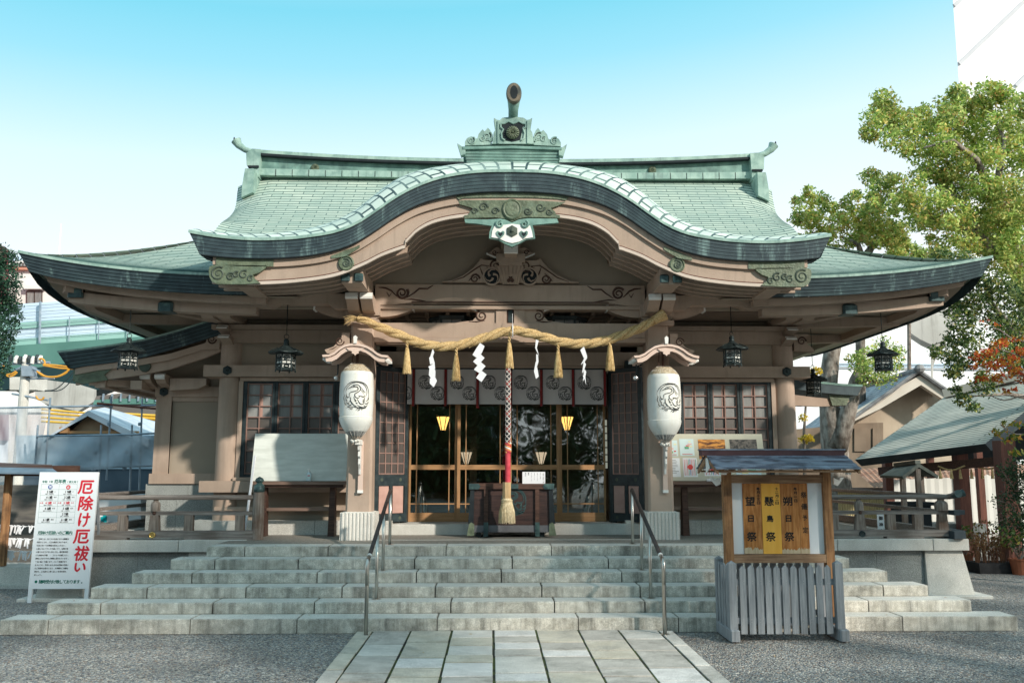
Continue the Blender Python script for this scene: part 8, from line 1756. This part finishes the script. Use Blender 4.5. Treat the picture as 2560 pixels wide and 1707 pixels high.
bk = [Vector((B_.x+1.5, B_.y+2.2, 2.3)), Vector((D_.x+1.5, D_.y+2.2, 2.6))]; mb.add([tuple(B_), tuple(D_), tuple(bk[1]), tuple(bk[0])], [(0, 1, 2, 3)]); mb.add([tuple(b2), tuple(d2), tuple(bk[1]-Vector((0, 0, .2))), tuple(bk[0]-Vector((0, 0, .2)))], [(3, 2, 1, 0)])
mb.build('roof_edge', M['fascia_plain'], pv)
mb = MB(); q0, q1 = P(2362, 985, 12.2), P(2690, 905, 10.3); mb.obox(q0, q1, .4, .22); mb.build('ridge', M['creamlt'], pv)
for (a, b, Y, w_) in ((2407, 1250, 9.4, .13), (2520, 1250, 7.6, .16), (2222, 1230, 11.5, .10), (2330, 1230, 13, .08), (2450, 1200, 12, .08)):
    q = P(a, b, Y); mb = MB(); mb.box(q.x-w_, q.x+w_, Y-w_, Y+w_, 0, 2.6); mb.build('post', M['redwood'], pv)
mb = MB(); mb.obox(P(2200, 1178, 11), P(2530, 1150, 7.9), .14, .2); mb.build('beam', M['darkwood'], pv)
mb = MB(); mb.tube(catm([P(2345, 1165, 9.2), P(2380, 1175, 9.0), P(2420, 1163, 8.8), P(2470, 1172, 8.4), P(2510, 1160, 8)], 4), .02, 6)
for a in (2350, 2378, 2400, 2428, 2455, 2480): q = P(a, 1172, 8.9); mb.tube([q, q-Vector((0, 0, .22))], [.015, .045], 6)
mb.build('straw_rope', M['straw'], pv)
mb = MB(); q = P(2275, 1300, 9.6); mb.box(q.x-.5, q.x+1.8, 9.6, 10.6, 0, .72); mb.build('stone_basin', M['stone_dark'], pv)
ww = thing('corrugated_wall', (P(2400, 1390, 12.4).x, 12.4, 0), 'white corrugated sheet wall with a zigzag top, behind the pavilion posts', 'wall')
x0 = P(2224, 1200, 12.4).x; mb = MB(); n = 56; pts = []
for i in range(n+1):
    x = x0+i*.11; pts.append((x, 12.4+(.006 if i % 2 else -.006)))
zt0 = P(2300, 1197, 12.4).z
mb.grid([[(x, y, 0) for x, y in pts], [(x, y, zt0+.05*((i % 4 == 0)-.5)+.004*i) for i, (x, y) in enumerate(pts)]]); mb.build('sheet', mat('off_white_sheet', (.62, .62, .58, 1), (.70, .70, .66, 1), .8, .6), ww)
ys = thing('yellow_fence', (P(2160, 1300, 13).x, 13, 0), 'pale yellow ribbed metal fence beside the forked tree', 'fence')
x0 = P(2095, 1250, 13).x; x1 = P(2218, 1250, 13).x; z1 = P(2150, 1228, 13).z; mb = MB(); n = 40; mb.grid([[(lerp(x0, x1, i/n), 13+.02*(i % 2), 0) for i in range(n+1)], [(lerp(x0, x1, i/n), 13+.02*(i % 2), z1) for i in range(n+1)]]); mb.build('ribbed_sheet', mat('cream_yellow_metal', (.5, .4, .2, 1), (.56, .46, .25, 1), 1, .5), ys)
mb = MB(); mb.box(x0, x1, 12.95, 13.1, z1, z1+.05); mb.build('cap', M['darkwood'], ys)
rr_ = thing('rusty_shed', (P(2180, 1250, 16).x, 16, 0), 'low shed with a rusty corrugated roof, left of the pavilion posts', 'shed')
M['rust'] = mat('rusty_corrugated', (.22, .10, .06, 1), (.46, .30, .22, 1), 3, .8, .2, 20, stretch=(.6, 3, 3), c3=(.2, .05, .02, 1), s3=2, f3=.7)
mb = MB(); n = 26; A, C_, B_, D_ = P(2186, 1219, 14.6), P(2560, 1212, 14.6), P(2134, 1173, 17.5), P(2560, 1160, 17.5)
mb.grid([[tuple(A.lerp(C_, i/60)+Vector((0, 0, .03*(i % 2)))) for i in range(61)], [tuple(B_.lerp(D_, i/60)+Vector((0, 0, .03*(i % 2)))) for i in range(61)]]); mb.build('roof', M['rust'], rr_)
mb = MB(); mb.box(A.x, C_.x, 14.8, 17.4, 0, A.z-.05); mb.build('wall', M['darkwood'], rr_)
mp2 = thing('well_roof', (P(2270, 1330, 7.4).x, 7.4, 0), 'little gabled shelter on thin posts over a dark stand, before the pavilion', 'shelter')
mb = MB(); a, b, c, d, e = P(2240, 1166, 7.6), P(2295, 1159, 7.0), P(2255, 1190, 6.7), P(2200, 1188, 7.2), P(2343, 1188, 7.3); f = Vector((e.x-.2, e.y+.9, e.z+.0))
up = Vector((0, 0, .03)); mb.add([tuple(p) for p in (a, b, c, d)], [(3, 2, 1, 0)]); mb.add([tuple(p-up) for p in (a, b, c, d)], [(0, 1, 2, 3)]); mb.add([tuple(c), tuple(d), tuple(d-up*1.5), tuple(c-up*1.5)], [(0, 1, 2, 3)]); mb.add([tuple(b), tuple(e), tuple(f), tuple(a)], [(0, 1, 2, 3)]); mb.add([tuple(b-up), tuple(e-up), tuple(f-up), tuple(a-up)], [(3, 2, 1, 0)]); mb.obox(c-up, b-up, .04, .07); mb.obox(b-up, e-up, .04, .07); mb.obox(a+up*1.2, b+up*1.2, .14, .08)
mb.build('roof', mat('dark_grey_green_shingle', (.06, .07, .06, 1), (.11, .12, .10, 1), 4, .6), mp2)
for (p, q) in (((2256, 1190), 7.0), ((2293, 1172), 6.95), ((2302, 1190), 7.7)): w_ = P(p[0], p[1], q); mb = MB(); mb.box(w_.x-.045, w_.x+.045, q-.045, q+.045, 0, w_.z); mb.build('post', M['rail_v'], mp2)
w_ = P(2276, 1254, 7.5); mb = MB(); mb.box(w_.x-.4, w_.x+.42, 7.3, 7.8, w_.z-.07, w_.z); mb.box(w_.x-.34, w_.x+.36, 7.35, 7.7, 0, w_.z-.07); mb.build('dark_stand', M['seam'], mp2)
ns = thing('paper_notice', (P(2205, 1300, 4.8).x, 4.8, ZF), 'narrow white strip notice with vertical writing, behind the right balustrade', 'notice')
a, b = P(2192, 1275, 4.9), P(2213, 1345, 4.9); mb = MB(); mb.box(a.x, b.x, 4.9, 4.92, b.z-.4, a.z); mb.build('strip', M['signwhite'], ns); mb = MB(); o = Vector((0, 4.899, 0))
for i, ch in enumerate('御神水'): put(mb, ch, o, UX, UZ, (a.x+b.x)/2, a.z-.14-i*.115, .07, .07, 0, .001, 0, .002)
mb.build('lettering', M['ink'], ns)
# potted plants and shrubs on the right
M['terra'] = mat('terracotta_pot', (.28, .09, .045, 1), (.36, .13, .07, 1), 4, .8); M['blackpot'] = mat('black_planter', (.012, .012, .014, 1), (.03, .03, .032, 1), 4, .6)
M['leaf_bush'] = leafmat('bush_leaves', [(0, (.03, .07, .02)), (.5, (.08, .14, .03)), (.85, (.2, .24, .05)), (1, (.42, .3, .06))], .3)
M['leaf_dry'] = leafmat('dry_leaves', [(0, (.16, .06, .03)), (.5, (.26, .12, .05)), (1, (.22, .2, .06))], .3)
def pot(lab, a, b, Y, r, h, m_, lm, spread, n, hh, stems=5, seed=1):
    q = P(a, b, Y); t = thing('potted_plant', (q.x, Y, 0), lab, 'plant', 'pots along the right edge'); mb = MB(); mb.lathe([(r*.72, 0), (r*.95, h*.9), (r*1.05, h*.9), (r*1.05, h), (r*.85, h), (r*.8, h*.85)], (q.x, Y, 0), 16); mb.build('pot', m_, t)
    rs = random.Random(seed); st_ = MB(); cl = []
    for k in range(stems):
        an = rs.uniform(0, 6.28); e = Vector((q.x+math.cos(an)*spread*rs.uniform(.3, 1), Y+math.sin(an)*spread*.6, h+hh*rs.uniform(.5, 1))); st_.tube([(q.x, Y, h*.8), ((q.x+e.x)/2, (Y+e.y)/2, h+hh*.35), tuple(e)], [.012, .008, .005], 4); cl.append((tuple(e), (spread*.4, spread*.4, hh*.25), n//stems))
    st_.build('stems', M['bark'], t); leaves('foliage', cl, lm, t, seed, .075, .6); return t
pot('small terracotta pot of green leaves at the corner of the podium plinth', 2414, 1400, 7.2, .16, .26, M['terra'], M['leaf_bush'], .28, 160, .5, 6, 1)
pot('terracotta pot with large yellow green leaves at the right edge', 2549, 1400, 5.9, .19, .3, M['terra'], M['leaf_bush'], .35, 220, .55, 7, 2)
pl2 = thing('long_planter', (P(2480, 1425, 6.2).x, 6.2, 0), 'long black planter of dry reddish stalks and seedlings, between the terracotta pots', 'planter')
a, b = P(2436, 1420, 6.2), P(2534, 1428, 6.2); mb = MB(); mb.box(a.x, b.x, 6.0, 6.5, 0, .2, 0, -.02, -.02); mb.build('trough', M['blackpot'], pl2)
rs = random.Random(4); mb = MB(); cl = []
for i in range(150): x = rs.uniform(a.x, b.x); y = rs.uniform(6.05, 6.45); h_ = rs.uniform(.3, .55); mb.tube([(x, y, .15), (x+rs.uniform(-.05, .05), y, .2+h_)], [.005, .003], 3); cl.append(((x, y, .2+h_*.8), (.05, .05, .12), 8))
mb.build('stalks', mat('dry_red_stalks', (.12, .05, .03, 1), (.2, .10, .05, 1), 4, .8), pl2); leaves('seedlings', cl, M['leaf_dry'], pl2, 5, .04, .5)
ts = thing('tall_dry_plant', (P(2455, 1400, 6.8).x, 6.8, 0), 'tall thin plant with drooping brown and yellow leaves, before the white wall', 'plant')
mb = MB(); cl = []
for (a, b, c, d) in ((2450, 1410, 2446, 1312), (2460, 1410, 2462, 1305), (2470, 1410, 2478, 1330), (2480, 1415, 2498, 1325), (2445, 1410, 2428, 1335)): p, q = P(a, b, 6.8), P(c, d, 6.8); mb.tube([(p.x, 6.8, .1), tuple((p+q)/2+Vector((.03, 0, 0))), tuple(q)], [.01, .008, .004], 4); cl += [(tuple(q), (.12, .12, .07), 14), (tuple(p.lerp(q, .7)), (.12, .12, .08), 12), (tuple(p.lerp(q, .4)), (.1, .1, .1), 12)]
mb.build('stems', M['bark'], ts); leaves('foliage', cl, M['leaf_dry'], ts, 8, .095, .5, .8)
bs = thing('camellia_bush', (P(2570, 1400, 6.5).x, 6.5, 0), 'dark glossy leaved bush with arching sprays at the right edge', 'bush')
mb = MB(); q = P(2575, 1400, 6.5); mb.tube([(q.x, 6.5, 0), (q.x, 6.5, .9), tuple(P(2560, 1180, 6.4))], [.05, .04, .02], 6)
for (a, b) in ((2478, 1245), (2475, 1312), (2500, 1170), (2495, 1350)): e = P(a, b, 6.2); mb.tube([(q.x, 6.4, .6), tuple((Vector((q.x, 6.4, 1.0))+e)/2+Vector((0, 0, .1))), tuple(e)], [.02, .012, .004], 5)
mb.build('stems', M['bark'], bs)
leaves('foliage', [(tuple(P(a, b, 6.3)), (r*.0082, .3, r*.0082), n) for a, b, r, n in ((2550, 1170, 34, 420), (2520, 1190, 22, 160), (2560, 1220, 40, 560), (2530, 1240, 26, 220), (2560, 1290, 40, 560), (2540, 1320, 30, 320), (2520, 1290, 20, 120), (2565, 1360, 40, 500), (2505, 1265, 14, 45), (2488, 1248, 10, 26), (2500, 1320, 14, 40), (2484, 1310, 8, 16), (2510, 1170, 14, 40), (2500, 1350, 14, 50))], M['leaf_dark'], bs, 9, .062, .55, .3, .3)
# ------------------------------------------------------------------ right: white tower, pale road pier
hr_ = thing('tower_block', (P(2460, 1100, 60).x, 60, 0), 'tall plain white building rising behind the camphor tree, upper right', 'building')
q = P(2382, 0, 60); mb = MB(); sk = 30*1.05*(q.x-CAM.x)/(60-CAM.y); mb.prism([(q.x, 60), (q.x+40, 60), (q.x+40+sk, 90), (q.x+sk, 90)], 0, 62, 'z'); mb.build('wall', mat('bright_white_panel', (.74, .74, .75, 1), (.80, .80, .80, 1), .12, .7, c3=(.70, .70, .71, 1), s3=.08, f3=.6), hr_)
mb = MB()
for (a, b, c, d) in ((2398, 160, 2560, 5), (2540, 215, 2570, 185), (2385, 15, 2402, 0)): mb.obox(P(a, b, 59.9), P(c, d, 59.9), .30, .14, up=(0, 1, 0))
mb.build('panel_joint', mat('pale_grey_joint', (.5, .5, .52, 1), (.55, .55, .57, 1), 1, .7), hr_)
hw_ = thing('road_pier', (P(2330, 1000, 36).x, 36, 0), 'pale concrete road pier with a flared head, seen below the right eave', 'pier')
mb = MB(); poly(mb, [(2270, 760), (2420, 750), (2385, 800), (2362, 850), (2330, 862), (2300, 848), (2270, 828)], 36, 2.5); poly(mb, [(2327, 858), (2350, 856), (2331, 905), (2329, 1160), (2327, 1160)], 36.2, 2); mb.build('concrete', M['lconc'], hw_)
pw = thing('long_white_building', (P(2150, 1100, 48).x, 48, 0), 'long low white building filling the gap under the right eave', 'building')
mb = MB(); poly(mb, [(1940, 745), (2900, 700), (2900, 1165), (1940, 1165)], 48, 10); mb.build('wall', bpy.data.materials['bright_white_panel'], pw)
mb = MB(); mb.tube([P(2080, 908, 47.8), P(2600, 914, 47.8)], .08, 5); mb.tube([P(2080, 915, 47.8), P(2600, 922, 47.8)], .05, 5); mb.build('band', M['barrier'], pw)
# ------------------------------------------------------------------ trees behind the viewer: they shade the forecourt
def shade_tree(lab, x, y, h, cr, n, seed):
    t = thing('camphor_tree', (x, y, 0), lab, 'tree', None); r_ = random.Random(seed)
    mb = MB(); mb.tube([(x, y, 0), (x+.2, y, h*.35), (x-.1, y+.1, h*.6), (x, y, h*.85)], [.5, .4, .25, .1], 10); mb.build('trunk', M['bark'], t, smooth=True)
    cl = []
    for i in range(n):      # crown slanted along the sun ray to shape the shade it casts
        u = r_.uniform(-1, 1)*cr; v_ = r_.uniform(-1, 1)*2.6
        zz = (r_.uniform(h-2.6, h-.7) if i % 4 < 3 else r_.uniform(h*.5, h-2.6))+.53*v_; s_ = r_.uniform(.8, 1.35)
        cl.append(((x+.72*u+.695*v_, y+.695*u-.719*v_, zz), (s_, s_, s_*.7), 230))
    leaves('crown', cl, M['leaf_camphor'], t, seed, .24, .6)
    return t
shade_tree('camphor tree behind the viewer, nearest the path, shading the forecourt', 9.6, -18.4, 15.6, 4.6, 36, 51)
shade_tree('camphor tree behind the viewer, middle of the three shading the forecourt', 15.6, -13.0, 13.6, 5.0, 38, 52)
shade_tree('camphor tree to the right of the viewer, farthest from the path', 20.6, -8.2, 13.2, 5.0, 38, 53)

for i, (x, y, h_, r_) in enumerate(((-18, -30, 13, 5.5), (-10.5, -32, 14, 5.5), (-3.2, -34, 6.5, 4.5), (4.2, -32, 13, 5.2), (12, -31, 14, 5.5), (-26, -27, 13, 5.5))):
    t = thing('evergreen_tree', (x, y, 0), ('%s round evergreen from the left, far behind the viewer' % ('second', 'third', 'fourth', 'fifth', 'sixth', 'first')[i]), 'tree')
    mb = MB(); mb.tube([(x, y, 0), (x, y, h_*.7)], [.4, .15], 8); mb.build('trunk', M['bark'], t)
    rr = random.Random(60+i); leaves('crown', [((x+rr.uniform(-.6, .6)*r_, y+rr.uniform(-.5, .5)*r_, h_*rr.uniform(.15, .95)), (2.1, 2.1, 1.8), 620) for _ in range(44)], M['leaf_dark'], t, 60+i, .3, .6)
bw_ = thing('city_building', (-4, -46, 0), 'pale building far behind the viewer, seen only in the glass doors', 'building')
mb = MB(); mb.box(-3.6, .9, -52, -44, 0, 22); mb.build('wall', M['barrier'], bw_)
# fallen leaves
lf = MB(); rs = random.Random(77)
for i in range(70):
    x = rs.uniform(-7, 7); k = rs.randrange(-1, 6)
    if k < 0: y = rs.uniform(-3, -.1); z = .006 if abs(x) > 1.95 else .05
    else:
        if abs(x) > W0-k*WD-.1: continue
        y = k*TR+rs.uniform(.04, .3); z = .18+k*RI+.004
    a = rs.uniform(0, 6.28); s_ = rs.uniform(.012, .024); lf.add([(x+s_*math.cos(a+t)*(1 if j % 2 else .6), y+s_*math.sin(a+t)*(1 if j % 2 else .6), z+rs.uniform(0, .006)) for j, t in enumerate((0, 1.57, 3.14, 4.71))], [(0, 1, 2, 3)])
tag(lf.build('fallen_leaves', leafmat('fallen_leaf', [(0, (.3, .05, .03)), (.5, (.42, .2, .05)), (1, (.5, .36, .1))], .1), None), 'few small red and brown leaves scattered on the steps and path', 'leaves', kind='stuff')

bpy.data.objects.remove(_to)
